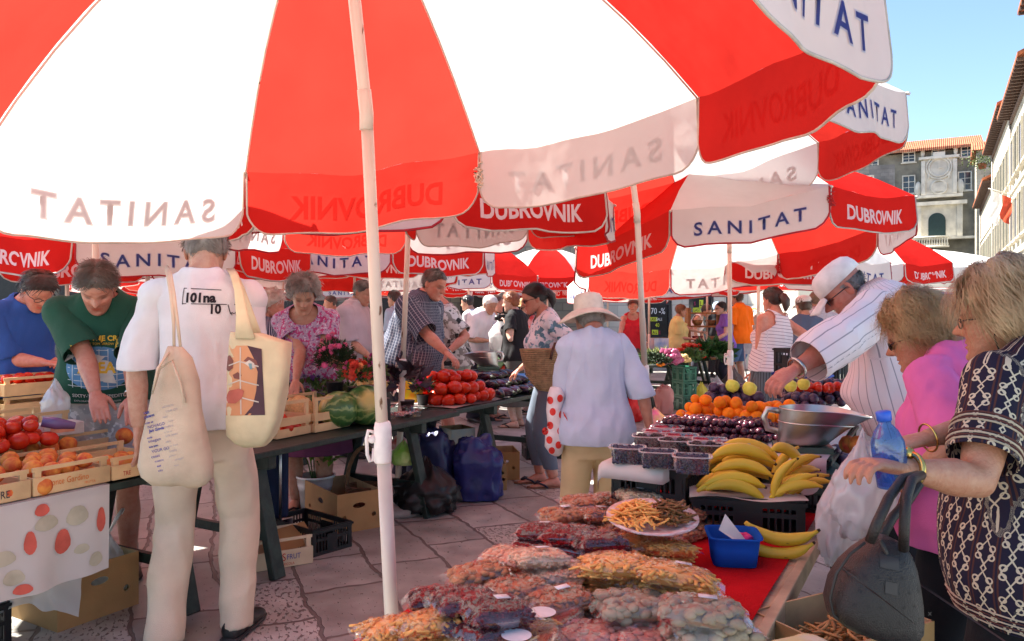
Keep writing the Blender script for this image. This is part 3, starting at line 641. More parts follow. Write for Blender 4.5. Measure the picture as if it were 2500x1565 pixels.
def make_glasses(b, kind, root):
 mb = MB(); dark = kind in ('sun', 'wrap')
 for s in (-1, 1):
  ring = [(s*.155+.10*math.cos(a), .415, .497+.062*math.sin(a)) for a in np.linspace(0, 2*math.pi, 14)]
  mb.tube([b.toH(p) for p in ring], .0022, 5); mb.tube([b.toH(p) for p in ((s*.25, .40, .52), (s*.335, .30, .53), (s*.355, -.02, .52), (s*.35, -.10, .44))], .0024, 5)
  if dark: mb.rings([[b.toH((s*.155+r*math.cos(a), .418-.0*r, .497+r*.62*math.sin(a))) for a in np.linspace(0, 2*math.pi, 14, endpoint=False)] for r in (.10, .01)], 1)
 mb.tube([b.toH(p) for p in ((-.06, .425, .51), (0, .435, .52), (.06, .425, .51))], .0022, 5)
 q = MB(); q.add(mb.V()*b.k, mb.f); q.m = mb.m
 q.obj('glasses', [mat('glasses_frame', (.03, .025, .03), .3), mat('dark_lens', (.012, .012, .015), .08, spec=.8)], root)
def sunhat(b, root, brim=.20, col=(.78, .70, .58), lining=None, droop=.05, tilt=(0, 0), band=None, label=None, straw=False):
 mb = MB(); n = 40; P = []
 c0 = np.array([0, -.02, .70])
 prof = [(.345, .30, 0), (.375, .13, 0), (.39, .02, 0), (.40, -.03, 0)]
 a = np.linspace(0, 2*math.pi, n, endpoint=False); rs = []
 crown = [(.02, .44), (.20, .435), (.31, .40), (.36, .33), (.375, .2), (.385, .05), (.39, .0)]
 for r, z in crown: rs.append(np.array([[r*.92*math.cos(q), r*1.12*math.sin(q)-.02, .70+z] for q in a]))
 B = brim/.232
 for i in range(1, 8):
  q_ = i/7; rs.append(np.array([[(.39+B*q_)*.95*math.cos(q), (.39+B*q_)*1.08*math.sin(q)-.02, .70-droop/.232*q_**1.3*(1+.25*math.cos(2*q+.6))+.03*math.sin(3*q+1)*q_] for q in a]))
 mb.rings(rs, 0, cap=False); k0 = len(mb.f)
 v = np.array([b.toH(p) for p in mb.V()])*b.k; q = MB(); q.add(v, mb.f)
 m = mat('hat_%d' % int(col[0]*100)+('s' if straw else ''), col, .85, bump=.5 if straw else .25, bscale=40 if straw else 150)
 o = q.obj('sun_hat', [m], root); md = o.modifiers.new('s', 'SOLIDIFY'); md.thickness = .005
 if band:
  mb = MB(); mb.rings([[b.toH((r*.92*math.cos(w_), r*1.12*math.sin(w_)-.02, .70+z)) for w_ in a] for r, z in ((.392, .02), (.396, .06), (.388, .11))], cap=False)
  q = MB(); q.add(mb.V()*b.k, mb.f); q.obj('hat_band', [mat('hat_band', band, .7)], o)
 return o
def cap(b, root, col=(.80, .74, .70), peak=(.06, .05, .05)):
 mb = MB(); n = 32; a = np.linspace(0, 2*math.pi, n, endpoint=False); rs = []
 for r, z in ((.01, .31), (.15, .30), (.27, .265), (.345, .19), (.38, .07), (.385, -.08)): rs.append(np.array([b.toH((r*.95*math.cos(q), r*1.22*math.sin(q)-.02, .74+z-.03*math.sin(q)*(z < .05))) for q in a]))
 mb.rings(rs, cap=False); q = MB(); q.add(mb.V()*b.k, mb.f); o = q.obj('cap', [mat('cap_cloth', col, .8)], root); md = o.modifiers.new('s', 'SOLIDIFY'); md.thickness = .004
 mb = MB(); G = [[b.toH((x*(.33-.04*abs(t)), .40+t*.42*(1-.35*x*x), .66-.12*t-.07*x*x*1.2)) for x in np.linspace(-1, 1, 13)] for t in np.linspace(0, 1, 6)]
 mb.grid(G); q = MB(); q.add(mb.V()*b.k, mb.f); o2 = q.obj('peak', [mat('cap_peak', peak, .7)], o); md = o2.modifiers.new('s', 'SOLIDIFY'); md.thickness = .006
 return o
# fabric patterns use the 'pat' attribute: x across the limb, z along it
def striped(name, base, line, per=.03, wd=.12, axis=0, rough=.8, blur=.02):
 if name in MATS: return MATS[name]
 m = mat(name, base, rough, var=.03, scale=6, bump=.15, bscale=200, sheen=.03, spec=.15); N, L, B = nodes(m)
 at_ = N.new('ShaderNodeAttribute'); at_.attribute_name = 'pat'; sx = N.new('ShaderNodeSeparateXYZ'); L.new(at_.outputs['Vector'], sx.inputs[0])
 d = N.new('ShaderNodeMath'); d.operation = 'DIVIDE'; d.inputs[1].default_value = per; L.new(sx.outputs[axis], d.inputs[0])
 fr = N.new('ShaderNodeMath'); fr.operation = 'FRACT'; L.new(d.outputs[0], fr.inputs[0])
 mr = N.new('ShaderNodeMapRange'); mr.inputs[1].default_value = wd; mr.inputs[2].default_value = wd+blur; mr.inputs[3].default_value = 1; mr.inputs[4].default_value = 0; L.new(fr.outputs[0], mr.inputs[0])
 mx = N.new('ShaderNodeMix'); mx.data_type = 'RGBA'; src = B.inputs['Base Color'].links[0].from_socket; L.new(src, mx.inputs[6]); mx.inputs[7].default_value = (*line, 1); L.new(mr.outputs[0], mx.inputs[0]); L.new(mx.outputs[2], B.inputs['Base Color']); folds(m); return m
def plaid(name, base, line):
 if name in MATS: return MATS[name]
 m = striped(name, base, line, .022, .16, 0); N, L, B = nodes(m); MATS.pop(name)
 src = B.inputs['Base Color'].links[0].from_socket; at_ = N.new('ShaderNodeAttribute'); at_.attribute_name = 'pat'; sx = N.new('ShaderNodeSeparateXYZ'); L.new(at_.outputs['Vector'], sx.inputs[0])
 d = N.new('ShaderNodeMath'); d.operation = 'DIVIDE'; d.inputs[1].default_value = .022; L.new(sx.outputs[2], d.inputs[0]); fr = N.new('ShaderNodeMath'); fr.operation = 'FRACT'; L.new(d.outputs[0], fr.inputs[0])
 lt = N.new('ShaderNodeMath'); lt.operation = 'LESS_THAN'; lt.inputs[1].default_value = .18; L.new(fr.outputs[0], lt.inputs[0]); ml = N.new('ShaderNodeMath'); ml.operation = 'MULTIPLY'; ml.inputs[1].default_value = .5; L.new(lt.outputs[0], ml.inputs[0])
 mx = N.new('ShaderNodeMix'); mx.data_type = 'RGBA'; L.new(ml.outputs[0], mx.inputs[0]); L.new(src, mx.inputs[6]); mx.inputs[7].default_value = (*line, 1); L.new(mx.outputs[2], B.inputs['Base Color']); MATS[name] = m; return m
def blotch(name, base, cols, scale=30, cut=.5, rough=.8, kind='VORONOI'):
 """printed fabric: several layers of blotches"""
 if name in MATS: return MATS[name]
 m = mat(name, base, rough, var=.03, scale=6, bump=.15, bscale=200, sheen=.03, spec=.15); N, L, B = nodes(m); src = B.inputs['Base Color'].links[0].from_socket
 tc = N.new('ShaderNodeTexCoord')
 for i, (c, ct, scl) in enumerate(cols):
  nz = N.new('ShaderNodeTexNoise'); nz.inputs['Scale'].default_value = scale*scl; nz.inputs['Detail'].default_value = 3
  mp = N.new('ShaderNodeMapping'); mp.inputs['Location'].default_value = (i*7.3, i*3.1, i); L.new(tc.outputs['Object'], mp.inputs[0]); L.new(mp.outputs[0], nz.inputs['Vector'])
  mr = N.new('ShaderNodeMapRange'); mr.inputs[1].default_value = ct; mr.inputs[2].default_value = ct+.03; L.new(nz.outputs[0], mr.inputs[0])
  mx = N.new('ShaderNodeMix'); mx.data_type = 'RGBA'; L.new(mr.outputs[0], mx.inputs[0]); L.new(src, mx.inputs[6]); mx.inputs[7].default_value = (*c, 1); src = mx.outputs[2]
 L.new(src, B.inputs['Base Color']); return m
def fab(name, col, **k):
 if name in MATS: return MATS[name]
 m = mat(name, col, k.pop('rough', .82), var=k.pop('var', .05), scale=8, bump=.2, bscale=260, sheen=.03, spec=.15, **k); folds(m); return m
def folds(m, st=.55):
 N, L, B = nodes(m); tc = N.new('ShaderNodeTexCoord'); mp = N.new('ShaderNodeMapping'); mp.inputs['Scale'].default_value = (1, 1, .38); mp.inputs['Rotation'].default_value = (.25, .2, 0); L.new(tc.outputs['Object'], mp.inputs[0]); nz = N.new('ShaderNodeTexNoise'); nz.noise_type = 'RIDGED_MULTIFRACTAL'; nz.inputs['Scale'].default_value = 7; nz.inputs['Detail'].default_value = 2; L.new(mp.outputs[0], nz.inputs['Vector'])
 bp = N.new('ShaderNodeBump'); bp.inputs['Strength'].default_value = st; bp.inputs['Distance'].default_value = .012; L.new(nz.outputs[0], bp.inputs['Height'])
 if B.inputs['Normal'].links: L.new(B.inputs['Normal'].links[0].from_socket, bp.inputs['Normal'])
 L.new(bp.outputs[0], B.inputs['Normal'])
# ------------------------------------------------------------------ market umbrellas
M_CW = lambda: cloth('white_canvas', (.84, .83, .81), (.54, .515, .49), .5, .06)
M_CR = lambda: cloth('red_canvas', (.70, .022, .02), (.54, .030, .020), .5, .08)
M_LB = lambda: cloth('blue_print', (.02, .06, .26), (.44, .36, .40), .42, .02)
M_LO = lambda: cloth('pale_blue_print', (.45, .52, .66), (.75, .70, .70), .5, .02)
def M_LW():
 if 'white_print' in MATS: return MATS['white_print']
 m = cloth('white_print', (.95, .94, .92), (.95, .8, .75), .38, .02); N, L = m.node_tree.nodes, m.node_tree.links; o = [n for n in N if n.type == 'OUTPUT_MATERIAL'][0]; s = o.inputs[0].links[0].from_socket; tr = N.new('ShaderNodeBsdfTransparent'); mx = N.new('ShaderNodeMixShader'); mx.inputs[0].default_value = .25; L.new(s, mx.inputs[1]); L.new(tr.outputs[0], mx.inputs[2]); L.new(mx.outputs[0], o.inputs[0]); return m
M_TRIM = lambda: mat('canvas_piping', (.52, .45, .38), .8)
M_TRIMR = lambda: mat('red_piping', (.40, .02, .03), .8)
M_POLE = lambda: polemat()
def polemat():
 if 'white_painted_pole' in MATS: return MATS['white_painted_pole']
 m = mat('white_painted_pole', (.68, .59, .49), .35, 0, .06, 4, 0, spec=.5, rvar=False); N, L, B = nodes(m); src = B.inputs['Base Color'].links[0].from_socket; tc = N.new('ShaderNodeTexCoord'); mp = N.new('ShaderNodeMapping'); mp.inputs['Scale'].default_value = (1, 1, .35); L.new(tc.outputs['Object'], mp.inputs[0]); nz = N.new('ShaderNodeTexNoise'); nz.inputs['Scale'].default_value = 26; nz.inputs['Detail'].default_value = 5; L.new(mp.outputs[0], nz.inputs['Vector'])
 mr = N.new('ShaderNodeMapRange'); mr.inputs[1].default_value = .665; mr.inputs[2].default_value = .70; L.new(nz.outputs[0], mr.inputs[0]); mx = N.new('ShaderNodeMix'); mx.data_type = 'RGBA'; L.new(mr.outputs[0], mx.inputs[0]); L.new(src, mx.inputs[6]); mx.inputs[7].default_value = (.16, .08, .04, 1); L.new(mx.outputs[2], B.inputs['Base Color']); return m
def umbrella(v, label, base=None, white_even=True, lod=2, name='market_umbrella', joint=None, lettered=True, plain=False, trim=None, hv=.275, cords=(), clampz=1.04, dz={}):
 cx, cy, cz, a, b, phi, R, rise, bulge, hx, hy = v
 n = np.array([a, b, 1.0]); n /= np.linalg.norm(n)
 u_ = np.array([1, 0, 0])-n[0]*n; u_ /= np.linalg.norm(u_); w_ = np.cross(n, u_)
 C = np.array([cx, cy, cz]); hub = C+n*rise+np.array([hx, hy, 0])
 if base is None: base = (hub[0]+.0, hub[1]+.05)
 root = thing(name, label, 'umbrella', (base[0], base[1], 0), 0, 'market umbrellas')
 off = -np.array([base[0], base[1], 0])
 T = [phi-k*math.pi/4 for k in range(8)]
 tips = [C+R*(math.cos(t)*u_+math.sin(t)*w_) for t in T]
 for i_, q_ in dz.items(): tips[i_] = tips[i_]+np.array(q_)
 def rib(k, t): tp = tips[k % 8]; return tp*(1-t)+hub*t+bulge*4*t*(1-t)*n
 nu, nv = ((6, 5), (8, 6), (14, 12))[lod]
 rs = random.Random(int(cx*100)+int(cy*37))
 for k in range(8):
  white = plain or ((k % 2 == 0) == white_even)
  out = math.cos(T[k]-math.pi/8)*u_+math.sin(T[k]-math.pi/8)*w_; oh = out.copy(); oh[2] = 0; oh /= np.linalg.norm(oh)
  mb = MB(); P = np.zeros((nv+1, nu+1, 3)); ph = rs.random()*6
  for i in range(nv+1):
   t = i/nv
   for j in range(nu+1):
    q = j/nu; p = rib(k, t)*(1-q)+rib(k+1, t)*q; s = math.sin(math.pi*q)
    p = p-n*(.045*s*(1-t)**.7+.012*s*t); p = p+n*(.008*math.sin(ph+7*q+5*t)*s+.010*math.sin(ph*2+11*q)*s*(1-t)**2+.006*math.sin(ph+17*q-6*t)*s); P[i, j] = p
  mb.grid(P+off)
  pan = mb.obj('panel', [M_CW() if white else M_CR()], root)
  # valance hanging from the rim
  wv = 2*math.pi*rs.random(); amp = .012+.012*rs.random(); kick = .03*rs.random()
  rim = P[0]
  def rimp(u):
   x = min(max(u, 0), 1)*nu; j = min(int(x), nu-1); return rim[j]*(1-(x-j))+rim[j+1]*(x-j)
  def drop(u):
   e = abs(2*u-1); c = .80
   return hv if e < c else hv*(.50+.50*math.sqrt(max(0, 1-((e-c)/(1-c))**2)))
  def val(u, ww, o=0.0):     # ww metres down from the rim
   p = rimp(u); g = ww/hv
   p = p+oh*(kick*g+amp*g*math.sin(wv+u*9)+.006*math.sin(u*23+wv)*g+o); p = p-np.array([0, 0, ww-.015*g*math.sin(math.pi*u)])
   return p
  mv = MB(); nj, ni = ((10, 3), (16, 4), (30, 7))[lod]
  us = [.006+.988*(.5-.5*math.cos(math.pi*j/nj)) for j in range(nj+1)]
  mv.grid(np.array([[val(u, drop(u)*i/ni)+off for u in us] for i in range(ni+1)]))
  edge = [val(us[0], drop(us[0])*i/3)+off for i in range(3)]+[val(u, drop(u))+off for u in us]+[val(us[-1], drop(us[-1])*i/3)+off for i in (2, 1, 0)]
  mv.tube(edge, .0045 if lod == 2 else .007, 5 if lod == 2 else 4, 1, True)
  mats = [M_CW() if white else M_CR(), trim or (M_TRIM() if lod == 2 else (M_TRIMR() if white else M_TRIM()))]
  if lettered and not plain:
   s = 'SANITAT' if white else 'DUBROVNIK'
   wf, hf = (.70, .098) if white else (.66, .112)
   cw = np.linalg.norm(tips[k]-tips[(k+1) % 8])
   for mi, bold, o in (((3, .05, .0018), (2, .012, .003)) if white and lod else ((2, .03, .0025),)):
    tv, tf = text2d(s, bold, 0, 1, 1.5 if white else 1.0); tv = tv.copy()
    W = tv[:, 0].max(); Hh = tv[:, 1].max(); ex = (bold-.012)/W if white else 0
    x = (tv[:, 0]/W-.5)*wf*(1+2*ex)+.5; y = (tv[:, 1]/Hh-.5)*hf*(1+(2*(bold-.012)/.75 if white else 0))
    mv.add([val(1-xx, .155-yy, o)+off for xx, yy in zip(x, y)], tf, mi)
   mats += [M_LB() if white else M_LW(), M_LO()]
  mv.obj('valance', mats, pan)
 for k in range(8):
  mb = MB(); mb.tube([rib(k, t)-n*.012+off for t in np.linspace(0, .97, 9)], .005, 5, flat=.6)
  mb.tube([rib(k, 0)-n*.005+off, rib(k, 0)+(rib(k, 0)-rib(k, .05))*.25+off], .009, 6)
  mb.obj('rib', [M_POLE()], root)
 mb = MB(); pj = joint or (base[0]+(hub[0]-base[0])*.5, base[1]+(hub[1]-base[1])*.5, 2.05)
 loc = lambda p: np.array(p)+off
 b0 = np.array([base[0], base[1], 0.02]); J = np.array(pj)
 zc = b0+(J-b0)*clampz/J[2]
 mb.tube([loc(b0), loc(zc)], .0225, 14); mb.tube([loc(zc), loc(J)], .019, 14)
 d = (hub-J)/np.linalg.norm(hub-J); mb.tube([loc(J), loc(J+d*.01), loc(hub+d*.06)], .019, 14)
 if lod:
  mb.tube([loc(J-np.array([0, 0, .05])), loc(J), loc(J+d*.07)], .0215, 14)
 mb.obj('pole', [M_POLE()], root)
 if lod:
  mb = MB(); mb.lathe([(.024, -.075), (.0275, -.07), (.0275, .035), (.0245, .05), (.0205, .055)], 16, loc(zc), cap=True)
  hp = [loc(zc)+np.array(q) for q in ((-.026, 0, .02), (-.045, 0, .025), (-.050, 0, .0), (-.048, 0, -.05), (-.04, 0, -.07), (-.03, 0, -.068), (-.027, 0, -.03))]
  mb.tube(hp, .006, 6); mb.tube([loc(zc)+np.array([-.03, -.02, .0]), loc(zc)+np.array([-.03, .02, 0])], .012, 8)
  mb.obj('clamp', [mat('white_plastic', (.78, .74, .70), .4)], root)
 mb = MB(); mb.lathe([(.0, 0.003), (.22, .003), (.22, .045), (.19, .06), (.035, .075), (.03, .22)], 24, (0, 0, 0), cap=True)
 mb.obj('base', [mat('concrete_base', (.35, .33, .31), .85, bump=.3)], root)
 mb = MB(); mb.lathe([(.02, -.09), (.05, -.07), (.05, -.02), (.03, .01), (.012, .05)], 14, loc(hub), cap=True); mb.obj('hub', [M_POLE()], root)
 for k, col, ln in cords:
  mb = MB(); p0 = tips[k]+off-n*.02; pts = [p0]
  for i in range(60):
   t = i/59; pts.append(p0+np.array([.022*math.sin(i*1.9)+.01*math.sin(i*.7), .018*math.cos(i*1.7), -.02-ln*(.35+.65*abs(math.sin(i*.37)))*min(1, t*4)]))
  mb.tube(pts, .0048 if col == 'beige' else .0035, 5); mb.obj('tie_cord', [mat('cord_'+col, {'beige': (.72, .60, .46), 'orange': (.9, .25, .03), 'red': (.5, .02, .02)}[col], .8)], root)
 return root
def uv(cx, cy, cz=2.2, a=0, b=0, phi=22.5, R=1.43): return [cx, cy, cz, a, b, R_(phi), R, .68, .15, 0, 0]
VA = [-0.373, 2.388, 2.171, -0.131, -0.018, 2.99, 1.436, 0.664, 0.157, -0.054, -0.081]
VB = [0.687, 4.472, 2.342, -0.158, 0.015, 2.76, 1.428, 0.671, 0.145, 0.009, 0.006]
VC = [1.931, 6.775, 2.1, -0.111, 0.134, 3.335, 1.43, 0.67, 0.151, 0.011, 0.008]
VK = [-0.637, 5.517, 2.211, -0.02, -0.026, 2.57, 1.431, 0.68, 0.15, 0.0, 0.001]
VD = [-3.215, 6.835, 2.041, 0.018, -0.032, 4.041, 1.417, 0.679, 0.149, 0.0, 0.0]
def vsc(v, k): c = [v[0]*k, v[1]*k, HC+(v[2]-HC)*k]+list(v[3:6])+[q*k for q in v[6:]]; return c
VA_, VB_ = vsc(VA, .97), vsc(VB, 1.07)
def build_umbrellas():
 U = umbrella
 U(VA_, 'nearest big red and white parasol, pole standing beside the bags of nuts', (-.363, 2.49), True, 2, joint=(-.443, 2.37, 2.05), cords=((2, 'beige', .13),), dz={5: (-.20, .1, .10), 6: (0, 0, .16), 7: (0, 0, .14)})
 U(VB_, 'red and white parasol on the pole right beside the woman in the sun hat', (.90, 4.98), True, 2, joint=(.78, 4.85, 2.05), cords=((2, 'orange', .16),), dz={6: (0, .1, .62), 7: (0, .1, .35), 5: (0, 0, .06)})
 U(VC, 'red and white parasol whose pole stands by the apricots and yellow pears', (1.90, 6.75), True, 1, joint=(1.9, 6.8, 2.0), cords=((3, 'red', .16), (6, 'red', .1)))
 U(VK, 'red and white parasol over the tomato and aubergine table', (-.83, 5.62), False, 1)
 U(VD, 'red and white parasol directly above the heads of the green and white T-shirt men', None, True, 1)
 U(uv(-2.45, 4.55, 2.33, phi=10), 'red and white parasol over the left crate table, hidden behind the nearest one', None, True, 0)
 far = [  # px, depth, rim height, phase, label tail
  (905, 8.6, 2.16, 18, True, 'standing behind the flower bouquets'), (163, 7.6, 2.02, 10, True, 'behind the man in the blue T-shirt'),
  (865, 10.9, 2.10, 2, True, 'behind the man in the lilac polo shirt'), (-60, 7.2, 2.12, 30, True, 'cut off by the left edge of the picture'),
  (690, 11.5, 2.15, 12, True, 'above the woman with white curly hair'), (480, 13.5, 2.12, 33, True, 'far behind the man in the white T-shirt'),
  (640, 15.5, 2.1, 5, True, 'low behind the shoulder of the white T-shirt'), (1140, 14.5, 2.14, 20, True, 'behind the bald man in the tie-dye shirt'),
  (1335, 17.2, 2.16, 23, False, 'with the peaked white top left of the straw sun hat'), (1240, 20.5, 2.1, 40, True, 'far back behind the ponytail woman'),
  (1000, 17, 2.1, 20, True, 'far back behind the plaid-shirt man'), (1590, 13.2, 1.93, 34, True, 'above the woman in the red top'),
  (1480, 17.5, 2.0, 10, True, 'far back behind the straw sun hat'), (1850, 9.3, 2.02, 15, False, 'above the woman in the striped vest'),
  (1730, 14.5, 2.05, 28, True, 'far back in front of the sale posters'), (330, 18, 2.1, 14, True, 'farthest one seen on the left'),
  (2080, 12.5, 2.12, 5, True, 'behind the white cap of the stall holder'),
  (820, 20.5, 2.05, 44, True, 'far off in front of the dark shop')]
 for px, Y, z, ph, we, tail in far:
  p = at(px, HZ, Y); U(uv(p.x, p.y, z, random.Random(px).uniform(-.05, .05), random.Random(px+1).uniform(-.05, .05), ph), 'red and white parasol '+tail, None, we, 1 if Y < 12 else 0)
 for px, Y, z, R, tail in ((2225, 15, 2.22, 1.9, 'plain white parasol beyond the stall holder in the white cap'), (2390, 19, 2.25, 2.0, 'plain white parasol behind the two fair-haired women'), (1180, 24, 2.3, 2.0, 'plain white parasol at the far end of the market')):
  p = at(px, HZ, Y); U(uv(p.x, p.y, z, 0, 0, 12, R)[:7]+[.42, .08, 0, 0], tail, None, True, 0, lettered=False, plain=True)
# ------------------------------------------------------------------ ground and buildings
def paving():
 m = bpy.data.materials.new('stone_paving'); m.use_nodes = True; N = m.node_tree.nodes; L = m.node_tree.links; B = N['Principled BSDF']
 def nd(t, **k):
  n = N.new(t)
  for a, v in k.items(): setattr(n, a, v)
  return n
 def M(op, a, b=None, c=None):
  n = nd('ShaderNodeMath', operation=op)
  for i, v in enumerate((a, b, c)):
   if v is None: continue
   if isinstance(v, (int, float)): n.inputs[i].default_value = v
   else: L.new(v, n.inputs[i])
  return n.outputs[0]
 tc = nd('ShaderNodeTexCoord'); mp = nd('ShaderNodeMapping'); mp.inputs['Rotation'].default_value = (0, 0, R_(-112)); L.new(tc.outputs['Object'], mp.inputs[0])
 w1 = nd('ShaderNodeTexNoise'); w1.inputs['Scale'].default_value = .9; L.new(mp.outputs[0], w1.inputs['Vector'])
 w2 = nd('ShaderNodeTexNoise'); w2.inputs['Scale'].default_value = 7; L.new(mp.outputs[0], w2.inputs['Vector'])
 s1 = nd('ShaderNodeVectorMath', operation='MULTIPLY_ADD'); L.new(w1.outputs['Color'], s1.inputs[0]); s1.inputs[1].default_value = (.22, .16, 0); L.new(mp.outputs[0], s1.inputs[2])
 s2 = nd('ShaderNodeVectorMath', operation='MULTIPLY_ADD'); L.new(w2.outputs['Color'], s2.inputs[0]); s2.inputs[1].default_value = (.055, .055, 0); L.new(s1.outputs[0], s2.inputs[2])
 br = nd('ShaderNodeTexBrick', offset=.45, offset_frequency=2, squash=1.35, squash_frequency=3); L.new(s2.outputs[0], br.inputs['Vector'])
 for k, v in (('Scale', 1), ('Mortar Size', .012), ('Mortar Smooth', .35), ('Brick Width', .56), ('Row Height', .40), ('Bias', 0)): br.inputs[k].default_value = v
 br.inputs['Color1'].default_value = (0, 0, 0, 1); br.inputs['Color2'].default_value = (1, 1, 1, 1); br.inputs['Mortar'].default_value = (.5, .5, .5, 1)
 rnd = br.outputs['Color']; mort = br.outputs['Fac']
 cr = nd('ShaderNodeValToRGB'); L.new(rnd, cr.inputs[0]); e = cr.color_ramp.elements
 e[0].position = 0; e[0].color = (.29, .285, .26, 1); e[1].position = 1; e[1].color = (.46, .45, .415, 1); x = cr.color_ramp.elements.new(.5); x.color = (.375, .365, .335, 1)
 big = nd('ShaderNodeTexNoise'); big.inputs['Scale'].default_value = 5; big.inputs['Detail'].default_value = 8; L.new(tc.outputs['Object'], big.inputs['Vector'])
 v1 = nd('ShaderNodeMapRange'); v1.inputs[1].default_value = .3; v1.inputs[2].default_value = .75; v1.inputs[3].default_value = .62; v1.inputs[4].default_value = 1.12; L.new(big.outputs[0], v1.inputs[0])
 c1 = nd('ShaderNodeMix', data_type='RGBA', blend_type='MULTIPLY'); c1.inputs[0].default_value = 1; L.new(cr.outputs[0], c1.inputs[6]); L.new(v1.outputs[0], c1.inputs[7])
 # pits: worn holes, dense on some slabs
 pn = nd('ShaderNodeTexNoise'); pn.inputs['Scale'].default_value = 26; pn.inputs['Detail'].default_value = 3; pmap = nd('ShaderNodeMapping'); pmap.inputs['Scale'].default_value = (1, 2.0, 1); L.new(mp.outputs[0], pmap.inputs[0]); L.new(pmap.outputs[0], pn.inputs['Vector'])
 thr = nd('ShaderNodeMapRange'); thr.inputs[1].default_value = .80; thr.inputs[2].default_value = 1; thr.inputs[3].default_value = .655; thr.inputs[4].default_value = .53; L.new(rnd, thr.inputs[0])
 df = M('SUBTRACT', pn.outputs[0], thr.outputs[0]); pit = nd('ShaderNodeMapRange'); pit.inputs[1].default_value = 0; pit.inputs[2].default_value = .035; L.new(df, pit.inputs[0])
 c2 = nd('ShaderNodeMix', data_type='RGBA'); L.new(M('MULTIPLY', pit.outputs[0], .75), c2.inputs[0]); L.new(c1.outputs[2], c2.inputs[6]); c2.inputs[7].default_value = (.10, .08, .072, 1)
 c3 = nd('ShaderNodeMix', data_type='RGBA'); L.new(M('MULTIPLY', mort, .9), c3.inputs[0]); L.new(c2.outputs[2], c3.inputs[6]); c3.inputs[7].default_value = (.115, .09, .082, 1)
 L.new(c3.outputs[2], B.inputs['Base Color'])
 rr = nd('ShaderNodeMapRange'); rr.inputs[1].default_value = .3; rr.inputs[2].default_value = .7; rr.inputs[3].default_value = .38; rr.inputs[4].default_value = .62; L.new(big.outputs[0], rr.inputs[0]); L.new(rr.outputs[0], B.inputs['Roughness'])
 h = M('SUBTRACT', M('MULTIPLY', big.outputs[0], .35), M('ADD', M('MULTIPLY', mort, 1.0), M('MULTIPLY', pit.outputs[0], .45)))
 bp = nd('ShaderNodeBump'); bp.inputs['Strength'].default_value = .9; bp.inputs['Distance'].default_value = .012; L.new(h, bp.inputs['Height']); L.new(bp.outputs[0], B.inputs['Normal'])
 return m
def stonewall(name, c1, c2, bw=.7, bh=.32, mort=(.25, .23, .2), scale=1, msize=.012, rough=.85, stain=.5):
 if name in MATS: return MATS[name]
 m = bpy.data.materials.new(name); m.use_nodes = True; N = m.node_tree.nodes; L = m.node_tree.links; B = N['Principled BSDF']; B.inputs['Roughness'].default_value = rough
 uvn = N.new('ShaderNodeTexCoord'); sx = N.new('ShaderNodeSeparateXYZ'); L.new(uvn.outputs['Object'], sx.inputs[0]); ad = N.new('ShaderNodeMath'); ad.operation = 'ADD'; L.new(sx.outputs[0], ad.inputs[0]); L.new(sx.outputs[1], ad.inputs[1])
 cb = N.new('ShaderNodeCombineXYZ'); L.new(ad.outputs[0], cb.inputs[0]); L.new(sx.outputs[2], cb.inputs[1])
 br = N.new('ShaderNodeTexBrick'); L.new(cb.outputs[0], br.inputs['Vector'])
 for k, v in (('Scale', scale), ('Mortar Size', msize), ('Brick Width', bw), ('Row Height', bh)): br.inputs[k].default_value = v
 br.inputs['Color1'].default_value = (*c1, 1); br.inputs['Color2'].default_value = (*c2, 1); br.inputs['Mortar'].default_value = (*mort, 1)
 nz = N.new('ShaderNodeTexNoise'); nz.inputs['Scale'].default_value = .7; nz.inputs['Detail'].default_value = 9; L.new(uvn.outputs['Object'], nz.inputs['Vector'])
 mr = N.new('ShaderNodeMapRange'); mr.inputs[1].default_value = .3; mr.inputs[2].default_value = .7; mr.inputs[3].default_value = 1-stain; mr.inputs[4].default_value = 1.1; L.new(nz.outputs[0], mr.inputs[0])
 mx = N.new('ShaderNodeMix'); mx.data_type = 'RGBA'; mx.blend_type = 'MULTIPLY'; mx.inputs[0].default_value = 1; L.new(br.outputs[0], mx.inputs[6]); L.new(mr.outputs[0], mx.inputs[7]); L.new(mx.outputs[2], B.inputs['Base Color'])
 bp = N.new('ShaderNodeBump'); bp.inputs['Strength'].default_value = .5; bp.inputs['Distance'].default_value = .02; L.new(br.outputs['Fac'], bp.inputs['Height']); bp.invert = True; L.new(bp.outputs[0], B.inputs['Normal'])
 MATS[name] = m; return m
def tiles(name='roof_tiles'):
 if name in MATS: return MATS[name]
 m = mat(name, (.42, .125, .05), .85, var=.25, scale=2.5, rvar=False); N, L, B = nodes(m)
 tc = N.new('ShaderNodeTexCoord'); wv = N.new('ShaderNodeTexWave'); wv.inputs['Scale'].default_value = 1.6; wv.bands_direction = 'X'; L.new(tc.outputs['Object'], wv.inputs['Vector'])
 bp = N.new('ShaderNodeBump'); bp.inputs['Strength'].default_value = 1; bp.inputs['Distance'].default_value = .1; L.new(wv.outputs['Fac'], bp.inputs['Height']); L.new(bp.outputs[0], B.inputs['Normal']); return m
